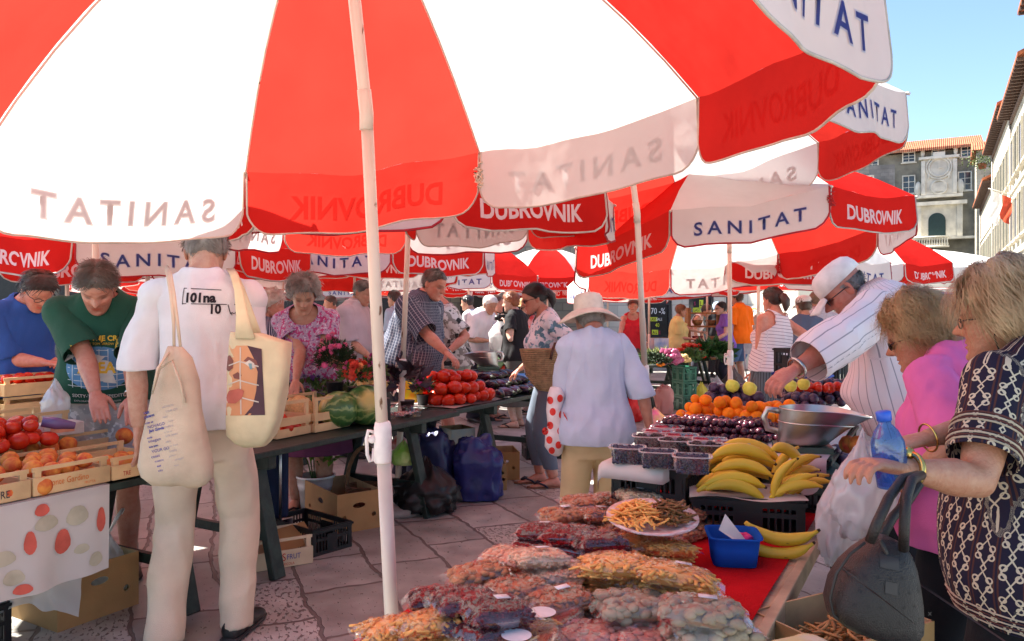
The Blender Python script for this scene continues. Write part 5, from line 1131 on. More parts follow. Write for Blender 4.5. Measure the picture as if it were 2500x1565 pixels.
# ---- fruit prototypes
FR = {}
def fruit_mesh(kind):
 if kind in FR: return FR[kind]
 mb = MB(); rs = np.random.default_rng(len(kind)*7)
 if kind == 'tomato':
  def fn(v):
   a = np.arctan2(v[:, 1], v[:, 0]); r = np.hypot(v[:, 0], v[:, 1]); v = v.copy(); k = 1+.035*np.cos(a*6+.5)*(np.abs(v[:, 2]) > .2); v[:, :2] *= k[:, None]; v[:, 2] -= .22*np.exp(-(r/.3)**2)*(v[:, 2] > 0); return v
  mb.ball((0, 0, 0), (1, 1, .82), 20, 14, 0, fn=fn); st = MB()
  for i in range(6): a = i*1.047; mb.add([(0, 0, .63), (.25*math.cos(a-.2), .25*math.sin(a-.2), .70), (.42*math.cos(a), .42*math.sin(a), .74), (.25*math.cos(a+.2), .25*math.sin(a+.2), .70)], [(0, 1, 2, 3)], 1)
  ms = [mat('tomato_skin', (.50, .014, .006), .26, var=.12, scale=1.3, col2=(.60, .045, .008), spec=.32), mat('calyx', (.10, .18, .03), .7)]
 elif kind in ('peach', 'apricot', 'nectarine'):
  def fn(v):
   a = np.arctan2(v[:, 1], v[:, 0]); v = v.copy(); k = 1-.07*np.exp(-(a/.22)**2); v[:, :2] *= k[:, None]; r = np.hypot(v[:, 0], v[:, 1]); v[:, 2] -= .16*np.exp(-(r/.22)**2)*(v[:, 2] > 0); return v
  mb.ball((0, 0, 0), (1, 1, .94), 20, 14, 0, fn=fn)
  ms = [mat('peach_skin', (.74, .30, .06), .6, scale=1.1, col2=(.52, .06, .035), spec=.12, detail=6) if kind == 'peach' else mat('apricot_skin', (.90, .27, .01), .5, scale=1.4, col2=(.82, .16, .01), spec=.15)]
 elif kind in ('plum', 'cherry'):
  mb.ball((0, 0, 0), (.92, .92, 1), 14, 10, 0); ms = [mat('plum_skin', (.030, .014, .040), .40, scale=1.6, col2=(.10, .065, .12), spec=.45, detail=5)] if kind == 'plum' else [mat('cherry_plum_skin', (.075, .012, .025), .25, scale=1.5, col2=(.03, .008, .018), spec=.5)]
 elif kind == 'aubergine':
  mb.tube([(-1.0, 0, 0), (-.9, 0, 0), (-.5, 0, .03), (0, 0, .04), (.5, 0, .02), (.85, 0, 0), (1.0, 0, 0)], [.05, .28, .42, .46, .38, .22, .10], 14); mb.tube([(.8, 0, 0), (.95, 0, .0), (1.18, .05, .03)], [.26, .16, .05], 8, 1)
  ms = [mat('aubergine_skin', (.013, .006, .018), .18, scale=1.2, col2=(.035, .014, .035), spec=.6), mat('aubergine_cap', (.03, .04, .022), .6)]
 elif kind in ('pear', 'apple'):
  mb.lathe([(0, -.95), (.45, -.95), (.85, -.6), (.98, -.1), (.8, .4), (.45, .85), (.32, 1.1), (.1, 1.2), (0, 1.18)] if kind == 'pear' else [(0, -.75), (.5, -.88), (.9, -.4), (1, .1), (.85, .6), (.4, .85), (.12, .75), (0, .65)], 16); mb.tube([(0, 0, .7 if kind == 'apple' else 1.1), (.06, 0, 1.1), (.15, 0, 1.5)], .05, 5, 1); ms = [mat('yellow_fruit', (.72, .72, .10), .35, scale=1.6, col2=(.55, .60, .06)), mat('fruit_stalk', (.10, .06, .03), .8)]
 elif kind == 'onion':
  mb.lathe([(0, -.85), (.35, -.82), (.9, -.35), (1, .05), (.8, .5), (.35, .85), (.12, 1.15), (0, 1.2)], 14); ms = [mat('red_onion_skin', (.28, .04, .12), .35, scale=2, col2=(.40, .12, .20))]
 elif kind == 'potato':
  mb.ball((0, 0, 0), (1.25, .9, .8), 12, 9, fn=lambda v: v*(1+.12*vnoise(v*1.6+2))[:, None]); ms = [mat('yellow_potato', (.62, .44, .16), .7, bump=.2)]
 elif kind == 'grape':
  mb.ball((0, 0, 0), (.9, .9, 1), 10, 8); ms = [mat('green_grape', (.42, .50, .10), .25, sss=.2, spec=.5)]
 elif kind == 'watermelon':
  mb.ball((0, 0, 0), (1.22, 1, 1), 32, 22); m = mat('watermelon_rind', (.035, .085, .02), .3, rvar=False, spec=.45); N, L, B = nodes(m)
  tc = N.new('ShaderNodeTexCoord'); mp = N.new('ShaderNodeMapping'); mp.inputs['Scale'].default_value = (.35, 1, 1); L.new(tc.outputs['Object'], mp.inputs[0]); sx = N.new('ShaderNodeSeparateXYZ'); L.new(tc.outputs['Object'], sx.inputs[0])
  an = N.new('ShaderNodeMath'); an.operation = 'ARCTAN2'; L.new(sx.outputs[1], an.inputs[0]); L.new(sx.outputs[2], an.inputs[1]); nz = N.new('ShaderNodeTexNoise'); nz.inputs['Scale'].default_value = 3; nz.inputs['Detail'].default_value = 5; L.new(tc.outputs['Object'], nz.inputs['Vector'])
  ma = N.new('ShaderNodeMath'); ma.operation = 'MULTIPLY_ADD'; ma.inputs[1].default_value = 10; L.new(an.outputs[0], ma.inputs[0]); m2 = N.new('ShaderNodeMath'); m2.operation = 'MULTIPLY'; m2.inputs[1].default_value = 9; L.new(nz.outputs[0], m2.inputs[0]); L.new(m2.outputs[0], ma.inputs[2]); si = N.new('ShaderNodeMath'); si.operation = 'SINE'; L.new(ma.outputs[0], si.inputs[0])
  cr = N.new('ShaderNodeValToRGB'); L.new(si.outputs[0], cr.inputs[0]); e = cr.color_ramp.elements; e[0].position = 0; e[0].color = (.055, .15, .04, 1); e[1].position = .95; e[1].color = (.24, .34, .11, 1); x = e.new(.45); x.color = (.085, .19, .05, 1)
  spot = N.new('ShaderNodeVectorMath'); spot.operation = 'DISTANCE'; L.new(tc.outputs['Object'], spot.inputs[0]); spot.inputs[1].default_value = (.95, -.35, .45); n3 = N.new('ShaderNodeMath'); n3.operation = 'MULTIPLY_ADD'; n3.inputs[1].default_value = .5; L.new(nz.outputs[0], n3.inputs[0]); L.new(spot.outputs['Value'], n3.inputs[2]); m3 = N.new('ShaderNodeMapRange'); m3.inputs[1].default_value = .55; m3.inputs[2].default_value = .95; m3.inputs[3].default_value = 1; m3.inputs[4].default_value = 0; L.new(n3.outputs[0], m3.inputs[0])
  mx = N.new('ShaderNodeMix'); mx.data_type = 'RGBA'; L.new(m3.outputs[0], mx.inputs[0]); L.new(cr.outputs[0], mx.inputs[6]); mx.inputs[7].default_value = (.50, .44, .13, 1); L.new(mx.outputs[2], B.inputs['Base Color']); ms = [m]
 elif kind == 'melon':
  mb.ball((0, 0, 0), (1.15, 1, 1), 28, 18, fn=lambda v: v*(1+.025*np.cos(np.arctan2(v[:, 1], v[:, 2])*10))[:, None]); ms = [mat('netted_melon', (.72, .50, .20), .6, scale=9, var=.12, bump=.5, bscale=26)]
 else: raise KeyError(kind)
 FR[kind] = mb.mesh(kind, ms); return FR[kind]
FCOUNT = {}
def fruit(kind, p, r, lab, group, rot=None, rs=random, name=None, cat=None, squash=1):
 o = bpy.data.objects.new(name or kind, fruit_mesh(kind)); COL.objects.link(o); o.location = p; o.scale = (r, r, r*squash)
 o.rotation_euler = rot if rot is not None else (rs.random()*6, rs.random()*6, rs.random()*6)
 tag(o, lab, cat or {'cherry': 'plum', 'nectarine': 'peach'}.get(kind, kind), group); FCOUNT[kind] = FCOUNT.get(kind, 0)+1; return o
def pile(kind, c, ax, ay, r, layers, lab, group, seed=1, rz=ROWA, upright=False, shrink=.85, sp=1.86, zj=.0, name=None, cat=None, flat=False):
 """heaped rows over an elliptic/rectangular patch with half sizes ax (along the row) and ay"""
 rs = random.Random(seed); n = 0; M_ = rotz(rz)
 for l in range(layers):
  x0 = ax-l*r*shrink; y0 = ay-l*r*shrink; z = c[2]+r*(.86+l*1.45)
  if x0 < 0 or y0 < 0: break
  ys = np.arange(-y0, y0+1e-6, r*sp*.9)
  for iy, y in enumerate(ys):
   for x in np.arange(-x0+(r if (iy+l) % 2 else 0), x0+1e-6, r*sp):
    if not flat and (x/(x0+r*.6))**2+(y/(y0+r*.6))**2 > 1.25: continue
    if rs.random() < .05 and l == layers-1: continue
    q = M_@np.array([x+jit(rs, r*.38), y+jit(rs, r*.38), 0])+np.array([c[0], c[1], z+jit(rs, r*(.22+zj))]); rr = r*(.80+.34*rs.random())
    fruit(kind, q, rr, lab, group, (jit(rs, .5), jit(rs, .5), rs.random()*6) if upright else None, rs, name, cat); n += 1
 return n
def leaves(mb, c, R, n, ln, wd, mi=0, seed=1, up=.3, stem=False, flat=.7):
 rs = np.random.default_rng(seed)
 for i in range(n):
  d = rs.normal(size=3); d /= np.linalg.norm(d); d[2] = abs(d[2])*flat+up*rs.random(); p = np.array(c)+d*np.array(R)*(.35+.65*rs.random()**.5)
  dr = d+rs.normal(size=3)*.5; dr /= np.linalg.norm(dr); s = np.cross(dr, rs.normal(size=3)); s /= np.linalg.norm(s)+1e-6; L_ = ln*(.6+.8*rs.random()); w_ = wd*(.6+.8*rs.random()); nn = np.cross(dr, s)
  mb.add([p, p+dr*L_*.45+s*w_+nn*w_*.3, p+dr*L_-nn*w_*.5, p+dr*L_*.45-s*w_+nn*w_*.3, p+dr*L_*.5-nn*w_*.1], [(0, 1, 4), (1, 2, 4), (2, 3, 4), (3, 0, 4)], mi)
def blob_bag(lab, p, size, m, seed=1, name='plastic_bag', cat='bag', group=None, knot=True, handles=0, rz=0, amp=.18, sc=3.0, nm='sheet', flatb=True, extra=None):
 """a filled, crumpled bag standing on something"""
 t = thing(name, lab, cat, p, rz, group); mb = MB()
 def fn(v):
  if not knot: v = np.sign(v)*np.abs(v)**.62
  q = vnoise(v*sc+seed*3.1, seed); rid = 1-np.abs(vnoise(v*sc*1.7+9, seed+2))*2.2; v = v*(1+amp*(q*.8+rid*.45))[:, None]
  if flatb: v[:, 2] = np.where(v[:, 2] < -.62, -.62+.12*(v[:, 2]+.62), v[:, 2])
  if knot:
   k = np.clip((v[:, 2]-.55)/.5, 0, 1); v[:, :2] *= (1-.72*k)[:, None]; v[:, 2] += k*.35
  return v
 mb.ball((0, 0, 0), 1, 44, 30, fn=fn); V = mb.V()*np.array(size)*.5; V[:, 2] -= V[:, 2].min(); q = MB(); q.add(V, mb.f); zt = V[:, 2].max()
 if handles:
  for s in (-1, 1): q.tube([(s*.02, 0, zt-.02), (s*.05, .02*s, zt+.05), (s*.075, .03*s, zt+.09), (s*.06, .05, zt+.06)], [.012, .02, .014, .004], 6, flat=.4)
 q.obj(nm, [m], t)
 return t
def ringbag(mb, rows, Y, dep, n=26, mi=0, sq=.75, yo=0.0):
 """bag from pixel rows (py, left px, right px, depth factor) at distance Y"""
 rs = []; a = np.linspace(0, 2*math.pi, n, endpoint=False)
 for py, xl, xr, k in rows:
  A = np.array(at(xl, py, Y)); B = np.array(at(xr, py, Y)); c = (A+B)/2; w_ = (B-A)/2; ca, sa = np.cos(a), np.sin(a); ca = np.sign(ca)*abs(ca)**sq; sa = np.sign(sa)*abs(sa)**sq
  rs.append(c+np.outer(ca, w_)+np.outer(sa*dep*k, [0, 1, 0])+np.array([0, yo, 0]))
 mb.rings(rs, mi); return rs
# ---- dried fruit bags
BAGS = {}
KINDS = {'raisins': ('dark raisins', (.16, .030, .034), (.085, .018, .022)), 'almonds': ('brown almonds', (.46, .20, .10), (.34, .12, .06)), 'peanuts': ('pale peanuts', (.78, .52, .34), (.68, .42, .26)), 'peel': ('candied orange peel', (.88, .48, .14), (.80, .36, .10)), 'walnuts': ('walnut halves', (.52, .25, .12), (.38, .16, .08)), 'cashews': ('cream cashews', (.76, .64, .44), (.66, .52, .33)), 'figs': ('grey-green dried figs', (.45, .36, .24), (.33, .26, .18)), 'lavender': ('pinkish dried fruit', (.60, .28, .22), (.50, .20, .15))}
def pillow(u, v, L, W, T):
 g = (1-abs(u)**3.4)*(1-abs(v)**3.4); return np.array([u*L/2, v*W/2, T*.5*max(g, 0)**.45])
def bag_proto(kind, seed, L=.142, W=.112, T=.052):
 key = (kind, seed)
 if key in BAGS: return BAGS[key]
 rs = np.random.default_rng(seed*13+len(kind)); desc, c1, c2 = KINDS[kind]
 m = mat('dried_'+kind, c1, .6, col2=c2, scale=40, spec=.15, bump=.2, bscale=90)
 mb = MB(); G = []
 for s in (1, -1): mb.grid([[pillow(u, v, L*.90, W*.90, T*.80)*np.array([1, 1, s]) for u in np.linspace(-1, 1, 15)] for v in np.linspace(-1, 1, 13)])
 n = {'peel': 90, 'almonds': 110, 'raisins': 150, 'peanuts': 130, 'walnuts': 70, 'cashews': 100, 'figs': 34, 'lavender': 70}[kind]
 for i in range(n):
  u, v = (np.sign(q_)*abs(q_)**.62*.97 for q_ in rs.uniform(-1, 1, 2)); s = 1 if rs.random() < .68 else -1; p = pillow(u, v, L*.92, W*.92, T*.86); p[2] *= s
  if kind == 'peel':
   a = rs.random()*6.28; d = np.array([math.cos(a), math.sin(a), 0]); q = np.array([-d[1], d[0], 0]); l = .014+.016*rs.random(); b = rs.uniform(-.012, .012)
   mb.tube([p-d*l-np.array([0, 0, .004*s]), p+q*b*.4+np.array([0, 0, .003*s]), p+q*b, p+d*l*.8-np.array([0, 0, .003*s])], .0042, 5, flat=.7)
  else:
   sz = {'almonds': (.011, .0065, .0042), 'raisins': (.0065, .0055, .0042), 'peanuts': (.0085, .0055, .005), 'walnuts': (.014, .011, .008), 'cashews': (.011, .006, .005), 'figs': (.015, .013, .009), 'lavender': (.014, .009, .006)}[kind]
   M_ = np.array(Matrix.Rotation(rs.random()*6.28, 3, 'Z')@Matrix.Rotation(rs.normal()*.4, 3, 'X')); mb.ball(p, sz, 8, 5, 0, M_, fn=(lambda w: w*(1+.25*vnoise(w*2+i))[:, None]) if kind in ('walnuts', 'raisins', 'figs') else None)
 for i in range(int(n*.55)):
  e_ = rs.uniform(-.9, .9); sg = 1 if rs.random() < .5 else -1; u, v = (e_, sg*.90) if rs.random() < .6 else (sg*.93, e_); p = pillow(u, v, L*.92, W*.92, T*.86); p[2] *= rs.uniform(-.9, .9)
  if kind == 'peel': a = rs.random()*6.28; d = np.array([math.cos(a), math.sin(a), rs.normal()*.3])*.014; mb.tube([p-d, p+np.array([0, 0, .003]), p+d], .0042, 5)
  else: mb.ball(p, [q_*1.05 for q_ in sz], 8, 5, 0, np.array(Matrix.Rotation(rs.random()*6.28, 3, 'Z')@Matrix.Rotation(rs.normal(), 3, 'X')))
 cont = mb.mesh('contents', [m])
 q = MB(); nu, nv = 26, 20; sd = rs.random()*9
 def fl(u, v, s):
  p = pillow(u, v, L, W, T*1.06); e = abs(u); p[0] *= 1+.06*max(0, e-.8)/.2; p[2] *= s
  nz = vnoise(np.array([[u*5+sd, v*5, s*2]]), 3)[0]; r2 = 1-abs(vnoise(np.array([[u*8+sd, v*8+4, s]]), 5)[0])*2
  p[2] += (.004*nz+.0065*r2)*s*(1-abs(v)**6)*(1 if e < .9 else .3); p[2] += .006*math.sin(v*9+sd)*max(0, e-.85)/.15; return p
 for s in (1, -1): q.grid([[fl(u, v, s) for u in np.linspace(-1, 1, nu)] for v in np.linspace(-1, 1, nv)])
 for sx in (-1, 1):   # flat crimped ends
  q.grid([[np.array([sx*(L/2*1.05+t*.010), v*W/2*(1+.04*t), .005*math.sin(v*7+sd+t)-.006*t]) for v in np.linspace(-1, 1, 12)] for t in np.linspace(-.4, 1, 5)])
 fm = q.mesh('film', [film('clear_film', (1, 1, 1), .80, .08, .02, .75, 13)])
 s = MB(); s.box((0, 0, 0), (.032, .022, .0006)); sm_ = s.mesh('price_sticker', [mat('white_sticker', (.8, .78, .76), .5)])
 BAGS[key] = (cont, fm, sm_); return BAGS[key]
def nutbag(kind, p, rz, lab, seed=1, sc=1, tilt=(0, 0), sticker=False):
 c, f, s = bag_proto(kind, seed % 3); t = thing('bag_of_'+{'raisins': 'raisins', 'almonds': 'almonds', 'peanuts': 'peanuts', 'peel': 'candied_peel', 'walnuts': 'walnuts', 'cashews': 'cashews', 'figs': 'dried_figs', 'lavender': 'dried_fruit'}[kind], lab, 'bag', p, 0, 'clear bags of dried fruit and nuts'); t.rotation_euler = (tilt[0], tilt[1], rz); t.scale = (sc*1.04, sc*1.04, sc*.86)
 for n_, me in (('contents', c), ('film', f))+((('price_sticker', s),) if sticker else ()):
  o = bpy.data.objects.new(n_, me); COL.objects.link(o); o.parent = t
  if n_ == 'price_sticker': o.location = (.01, .005, .034)
 return t
def strands(mb, c, rx, ry, h, n, ln, r, seed, mi=0):
 rs = np.random.default_rng(seed)
 for i in range(n):
  a = rs.random()*6.28; q = rs.random()**.5; z = h*(1-q*q)*(.35+.65*rs.random()); p = np.array(c)+np.array([rx*q*math.cos(a), ry*q*math.sin(a), z+.003]); b = rs.random()*6.28; d = np.array([math.cos(b), math.sin(b), rs.normal()*.25]); e = np.array([-d[1], d[0], .1])*rs.uniform(-.4, .4)
  mb.tube([p-d*ln/2, p-d*ln*.15+e*ln*.3, p+d*ln*.2+e*ln*.35, p+d*ln/2], [r*.8, r, r, r*.7], 5, mi, flat=.7)
def banana_mb(L=.19, r=.019, curve=1.35, seed=0):
 mb = MB(); n = 14; rs = []; R0 = L/curve; y = None
 for i in range(n+1):
  t = i/n; a = (t-.5)*curve; p = np.array([R0*math.sin(a), 0, R0*(math.cos(a)-1)]); tg = np.array([math.cos(a), 0, -math.sin(a)]); nz = np.array([math.sin(a), 0, math.cos(a)])
  k = np.interp(t, [0, .05, .12, .25, .5, .75, .87, .93, 1], [.32, .36, .62, .93, 1.03, .93, .62, .34, .30]); q = np.linspace(0, 2*math.pi, 15, endpoint=False); pr = 1+.05*np.cos(q*5)
  rs.append(p+np.outer(np.cos(q)*r*k*pr, [0, 1, 0])+np.outer(np.sin(q)*r*k*pr, nz))
 mb.rings(rs); k = len(mb.f); nf = 15
 mb.m = [1 if (i < nf or (n-1)*nf <= i < n*nf) and False else 0 for i in range(k)]
 mb.tube([rs[-1].mean(0), rs[-1].mean(0)+np.array([.006, 0, -.005])], [r*.31, r*.2], 8, 1); return mb
def banana_mat():
 if 'banana_peel' in MATS: return MATS['banana_peel']
 m = mat('banana_peel', (.74, .46, .035), .42, var=.06, scale=8, col2=(.66, .47, .04)); N, L, B = nodes(m); src = B.inputs['Base Color'].links[0].from_socket; tc = N.new('ShaderNodeTexCoord')
 nz = N.new('ShaderNodeTexNoise'); nz.inputs['Scale'].default_value = 60; nz.inputs['Detail'].default_value = 2; mp = N.new('ShaderNodeMapping'); mp.inputs['Scale'].default_value = (.35, 1, 1); L.new(tc.outputs['Object'], mp.inputs[0]); L.new(mp.outputs[0], nz.inputs['Vector'])
 mr = N.new('ShaderNodeMapRange'); mr.inputs[1].default_value = .68; mr.inputs[2].default_value = .74; L.new(nz.outputs[0], mr.inputs[0]); mx = N.new('ShaderNodeMix'); mx.data_type = 'RGBA'; L.new(mr.outputs[0], mx.inputs[0]); L.new(src, mx.inputs[6]); mx.inputs[7].default_value = (.14, .07, .02, 1); L.new(mx.outputs[2], B.inputs['Base Color']); return m
def wpt(px, py, Y): return np.array(at(px, py, Y))
def build_left_row():
 trestle_table('green trestle table on the left with a tomato-print cloth and peach crates', row(-2.35, 0), 2.37, .76, ends=(.25, .975))
 trestle_table('green trestle table carrying the watermelons and flowers', row(.06, 0), 2.28, .76, ends=(.20, .82))
 trestle_table('green trestle table carrying the tomatoes and aubergines', row(2.38, -.06), 1.72, .80, ends=(.38, .93))
 trestle_table('green trestle table in front of the man in blue', row(-.95, -1.62), 1.7, .72)
 trestle_table('green trestle table in front of the man in the lilac polo', row(2.6, -2.1), 2.0, .75)
 trestle_table('green trestle table beside the woman with white curly hair', row(1.2, -3.6), 2.2, .75)
 trestle_table('green trestle table between the white-haired man and the white vest', row(5.6, -1.9), 2.2, .75)
 rs = random.Random(3)
 # table cloth with tomatoes
 q = MB(); s0, s1 = -2.3, -.46; P = []
 def cl(s, h): f = h/.36; return np.array(row(s, .018+.02*f*math.sin(s*13)+.012*math.sin(s*31)*f, TZ+.003-h-.012*math.sin(s*7)*f))
 ss = np.linspace(s0, s1, 70); hs = np.linspace(0, .36, 9)
 q.grid([[np.array(row(s, -.3, TZ+.004)) for s in ss], [np.array(row(s, .018, TZ+.004)) for s in ss]]); q.grid([[cl(s, h) for s in ss] for h in hs])
 def patch(s, h, rs_, rh, mi, sq=0): q.add([cl(s+rs_*math.cos(a)*(1+.1*math.sin(3*a)), h+rh*math.sin(a))+np.array([NX, NY, 0])*.003*mi for a in np.linspace(0, 6.283, 15)[:-1]]+[cl(s, h)+np.array([NX, NY, 0])*.003*mi], [(i, (i+1) % 14, 14) for i in range(14)], mi)
 for s, h, a, b in ((-.66, .19, .035, .050), (-.80, .16, .024, .045), (-.50, .14, .02, .052), (-.97, .26, .036, .045), (-.75, .045, .03, .024), (-1.12, .12, .03, .04), (-.83, .33, .035, .02), (-1.3, .22, .035, .045), (-1.5, .12, .03, .04)): patch(s, h, a, b, 2)
 for s, h, a, b in ((-.73, .10, .05, .03), (-.60, .10, .045, .04), (-.90, .20, .05, .03), (-.58, .24, .03, .02), (-.86, .28, .04, .03), (-1.05, .2, .04, .05), (-.52, .30, .03, .03), (-1.4, .3, .05, .03)): patch(s, h, a, b, 1)
 t = q.obj('tablecloth', [cloth('white_print_cloth', (.66, .62, .58), (.5, .45, .4), .25), mat('print_leaf', (.50, .47, .34), .85), mat('print_tomato', (.62, .12, .08), .8, scale=14)]); tag(t, 'white tablecloth printed with red tomatoes hanging from the left table', 'tablecloth')
 # crates of the left stall
 ink = INK
 crate('peach crate at the front left, cut off by the picture edge', row(-1.115, 0, TZ+.007), .335, .42, prints=[('TRE', .2, .02, .03, ink['dark']())])
 crate('peach crate with orange script lettering on its front', row(-.770, 0, TZ+.007), .325, .42, prints=[('Monte Gardino', .05, .034, .026, ink['orange']()), ('FRUTTA', .21, .014, .012, ink['orange']())])
 crate('half-empty peach crate right of the orange-lettered one', row(-.435, 0, TZ+.007), .335, .42, hb=.06, H=.10, prints=[('agr', .12, .022, .03, ink['red']()), ('TRE', .05, .016, .02, ink['red']())])
 for i, s in enumerate((-1.25, -.90, -.52, -.20)): crate(['plain crate in the second row at the far left', 'peach crate supporting the left end of the tomato crate', 'peach crate supporting the right end of the tomato crate', 'crate with a single bright peach behind the white T-shirt man'][i], row(s, -.74, TZ), .34, .30, hb=.07, H=.118)
 crate('long crate of big tomatoes with green lettering on its front', row(-.74, -.715, TZ+.120), .56, .29, hb=.072, H=.128, prints=[('COLLEMELA', .11, .025, .026, ink['green']()), ('La buona frutta', .30, .030, .022, ink['green']())])
 for nm, s, o, k in (('in the crate cut off at the left', -.95, -.21, 1), ('in the orange-lettered crate', -.61, -.20, 2)): pile('peach', row(s, o, TZ+.016), .125, .165, .037, 2, 'red and yellow peach '+nm, 'peaches '+nm, k, flat=True, sp=1.95)
 pile('peach', row(-.23, -.16, TZ+.016), .10, .10, .037, 1, 'peach lying in the half-empty crate', 'peaches in the half-empty crate', 5, flat=True)
 pile('peach', row(-.36, -.58, TZ+.012), .10, .08, .038, 2, 'peach in the crate under the tomatoes', 'peaches under the tomato crate', 6, flat=True)
 fruit('peach', row(-.02, -.52, TZ+.105), .044, 'single bright orange peach in the crate behind the white T-shirt', None)
 pile('tomato', row(-.565, -.57, TZ+.130), .165, .105, .040, 2, 'big ripe tomato in the long green-lettered crate', 'tomatoes in the long crate', 7, upright=True, flat=True)
 t = thing('label_box', 'white printed cardboard box with an orange label lying in the tomato crate', 'box', row(-.30, -.62, TZ+.145), ROWA-.1); q = MB(); q.box((0, 0, .03), (.19, .12, .06)); bevel(q.obj('carton', [mat('white_card', (.70, .66, .60), .6)], t, False), .006); q = MB(); q.box((-.01, -.0615, .032), (.11, .002, .03)); q.obj('label', [mat('orange_label', (.80, .36, .22), .6)], t, False)
 q = MB(); q.tube([row(-.45, -.50, TZ+.235), row(-.40, -.47, TZ+.222), row(-.33, -.44, TZ+.205)], [.024, .028, .016], 12); t = q.obj('wrapped_aubergine', [mat('purple_film', (.22, .14, .32), .2, scale=3, col2=(.05, .03, .08))]); tag(t, 'aubergine in a lilac plastic wrapper beside the big tomatoes', 'aubergine')
 blob_bag('thin white plastic bag hanging from the hand of the man in green', at(135, 1025, 3.95), (.13, .10, .20), film('milky_film', (.95, .95, .95), .75, .25, .62, .5, 12), 4, handles=0)
 # crates behind, before the man in blue
 for i in range(3):
  crate('crate %s of the stack in front of the man in blue' % ('at the bottom', 'in the middle', 'of red fruit on top')[i], row(.02, -1.70, TZ+.118*i), .42, .30, hb=.07, H=.114)
  crate('crate %s of the left-hand stack by the blue T-shirt' % ('at the bottom', 'in the middle', 'of tomatoes on top')[i], row(-.42, -1.72, TZ+.114*i), .40, .30, hb=.07, H=.112)
 pile('tomato', row(.23, -1.85, TZ+.245), .15, .09, .036, 2, 'red tomato in the stacked crate before the man in blue', 'tomatoes before the man in blue', 8, flat=True, upright=True)
 pile('tomato', row(-.22, -1.87, TZ+.236), .15, .10, .038, 2, 'tomato in the stacked crate at the far left', 'tomatoes in the far left crate', 9, flat=True, upright=True)
 crate('crate of red fruit with a tall handle on the table behind the man in green', row(.55, -1.72, TZ), .4, .3, .07, .16, 'slat'); pile('peach', row(.75, -1.87, TZ+.01), .14, .1, .036, 3, 'peach in the tall-handled crate behind the man in green', 'peaches in the tall-handled crate', 31, flat=True)
 # melon table
 crate('slatted crate holding tomatoes beside the portrait bag', row(.73, -.22, TZ), .28, .30, style='slat', H=.215)
 crate('empty-looking slatted crate in front of the watermelons', row(1.025, -.20, TZ), .32, .30, style='slat', H=.215)
 pile('tomato', row(.87, -.37, TZ+.012), .095, .10, .042, 3, 'tomato in the slatted crate beside the portrait bag', 'tomatoes in the slatted crate', 10, flat=True, upright=True)
 for px, py, Y, r, rot, lab in ((893, 985, 5.12, .132, (0, .1, R_(-50)), 'biggest watermelon with a yellow patch, next to the white pole'), (828, 985, 5.0, .118, (.1, -.1, R_(-120)), 'watermelon directly behind the empty slatted crate'), (758, 962, 5.55, .112, (.3, .1, .1), 'dark green watermelon at the left of the heap'), (843, 936, 5.75, .118, (0, .2, 1.2), 'watermelon at the back below the aster plant')):
  p = at(px, py, Y); p.z = TZ+r*.97; fruit('watermelon', p, r, lab, None, rot)
 for px, Y, r, k, lab in ((732, 5.0, .098, 'melon', 'orange netted melon behind the tomato crate'), (792, 5.55, .075, 'melon', 'small yellow melon between the watermelons')): p = at(px, 900, Y); p.z = TZ+r*.97; fruit(k, p, r, lab, None, (.5, 1.2, .4))
 p = at(706, 950, 5.1); t = thing('watermelon_slice', 'cut piece of watermelon wrapped in clear film beside the netted melon', 'watermelon', (p.x, p.y, TZ)); q = MB(); a = np.linspace(0, math.pi, 14); q.rings([[(.07*math.cos(w_), y, .085*math.sin(w_)+.0) for w_ in a] for y in (-.05, .06)]); q.obj('flesh', [mat('melon_flesh', (.66, .08, .06), .4)], t); q = MB(); q.rings([[(r_*math.cos(w_), -.056, r_*1.2*math.sin(w_)) for w_ in a] for r_ in (.072, .082)], close=False, cap=False); q.rings([[(.082*math.cos(w_), y, .1*math.sin(w_)) for w_ in a] for y in (-.056, .066)], cap=False); q.obj('rind', [mat('melon_rind', (.55, .60, .40), .5)], t)
 # flowers
 gm = mat('leaf_green', (.045, .095, .022), .6, scale=3, col2=(.085, .15, .035)); gd = mat('leaf_dark', (.022, .05, .018), .6)
 def plant(lab, px, Y, pot, parts, z=TZ, cat='plant', name='potted_plant', potm=None):
  p = at(px, 900, Y); t = thing(name, lab, cat, (p.x, p.y, z)); q = MB()
  if pot: q.lathe([(pot*.75, 0), (pot, pot*1.7), (pot*1.05, pot*1.7), (pot*.9, pot*1.66), (0, pot*1.6)], 18, cap=True); q.obj('pot', [potm or mat('dark_pot', (.03, .03, .032), .5)], t)
  for nm, fn, ms in parts: q = MB(); fn(q); q.obj(nm, ms, t, False)
  return t
 def asters(q): leaves(q, (0, 0, .20), (.125, .12, .20), 1300, .04, .0045, 0, 2, .3)
 pk = mat('pink_petal', (.72, .13, .30), .6);
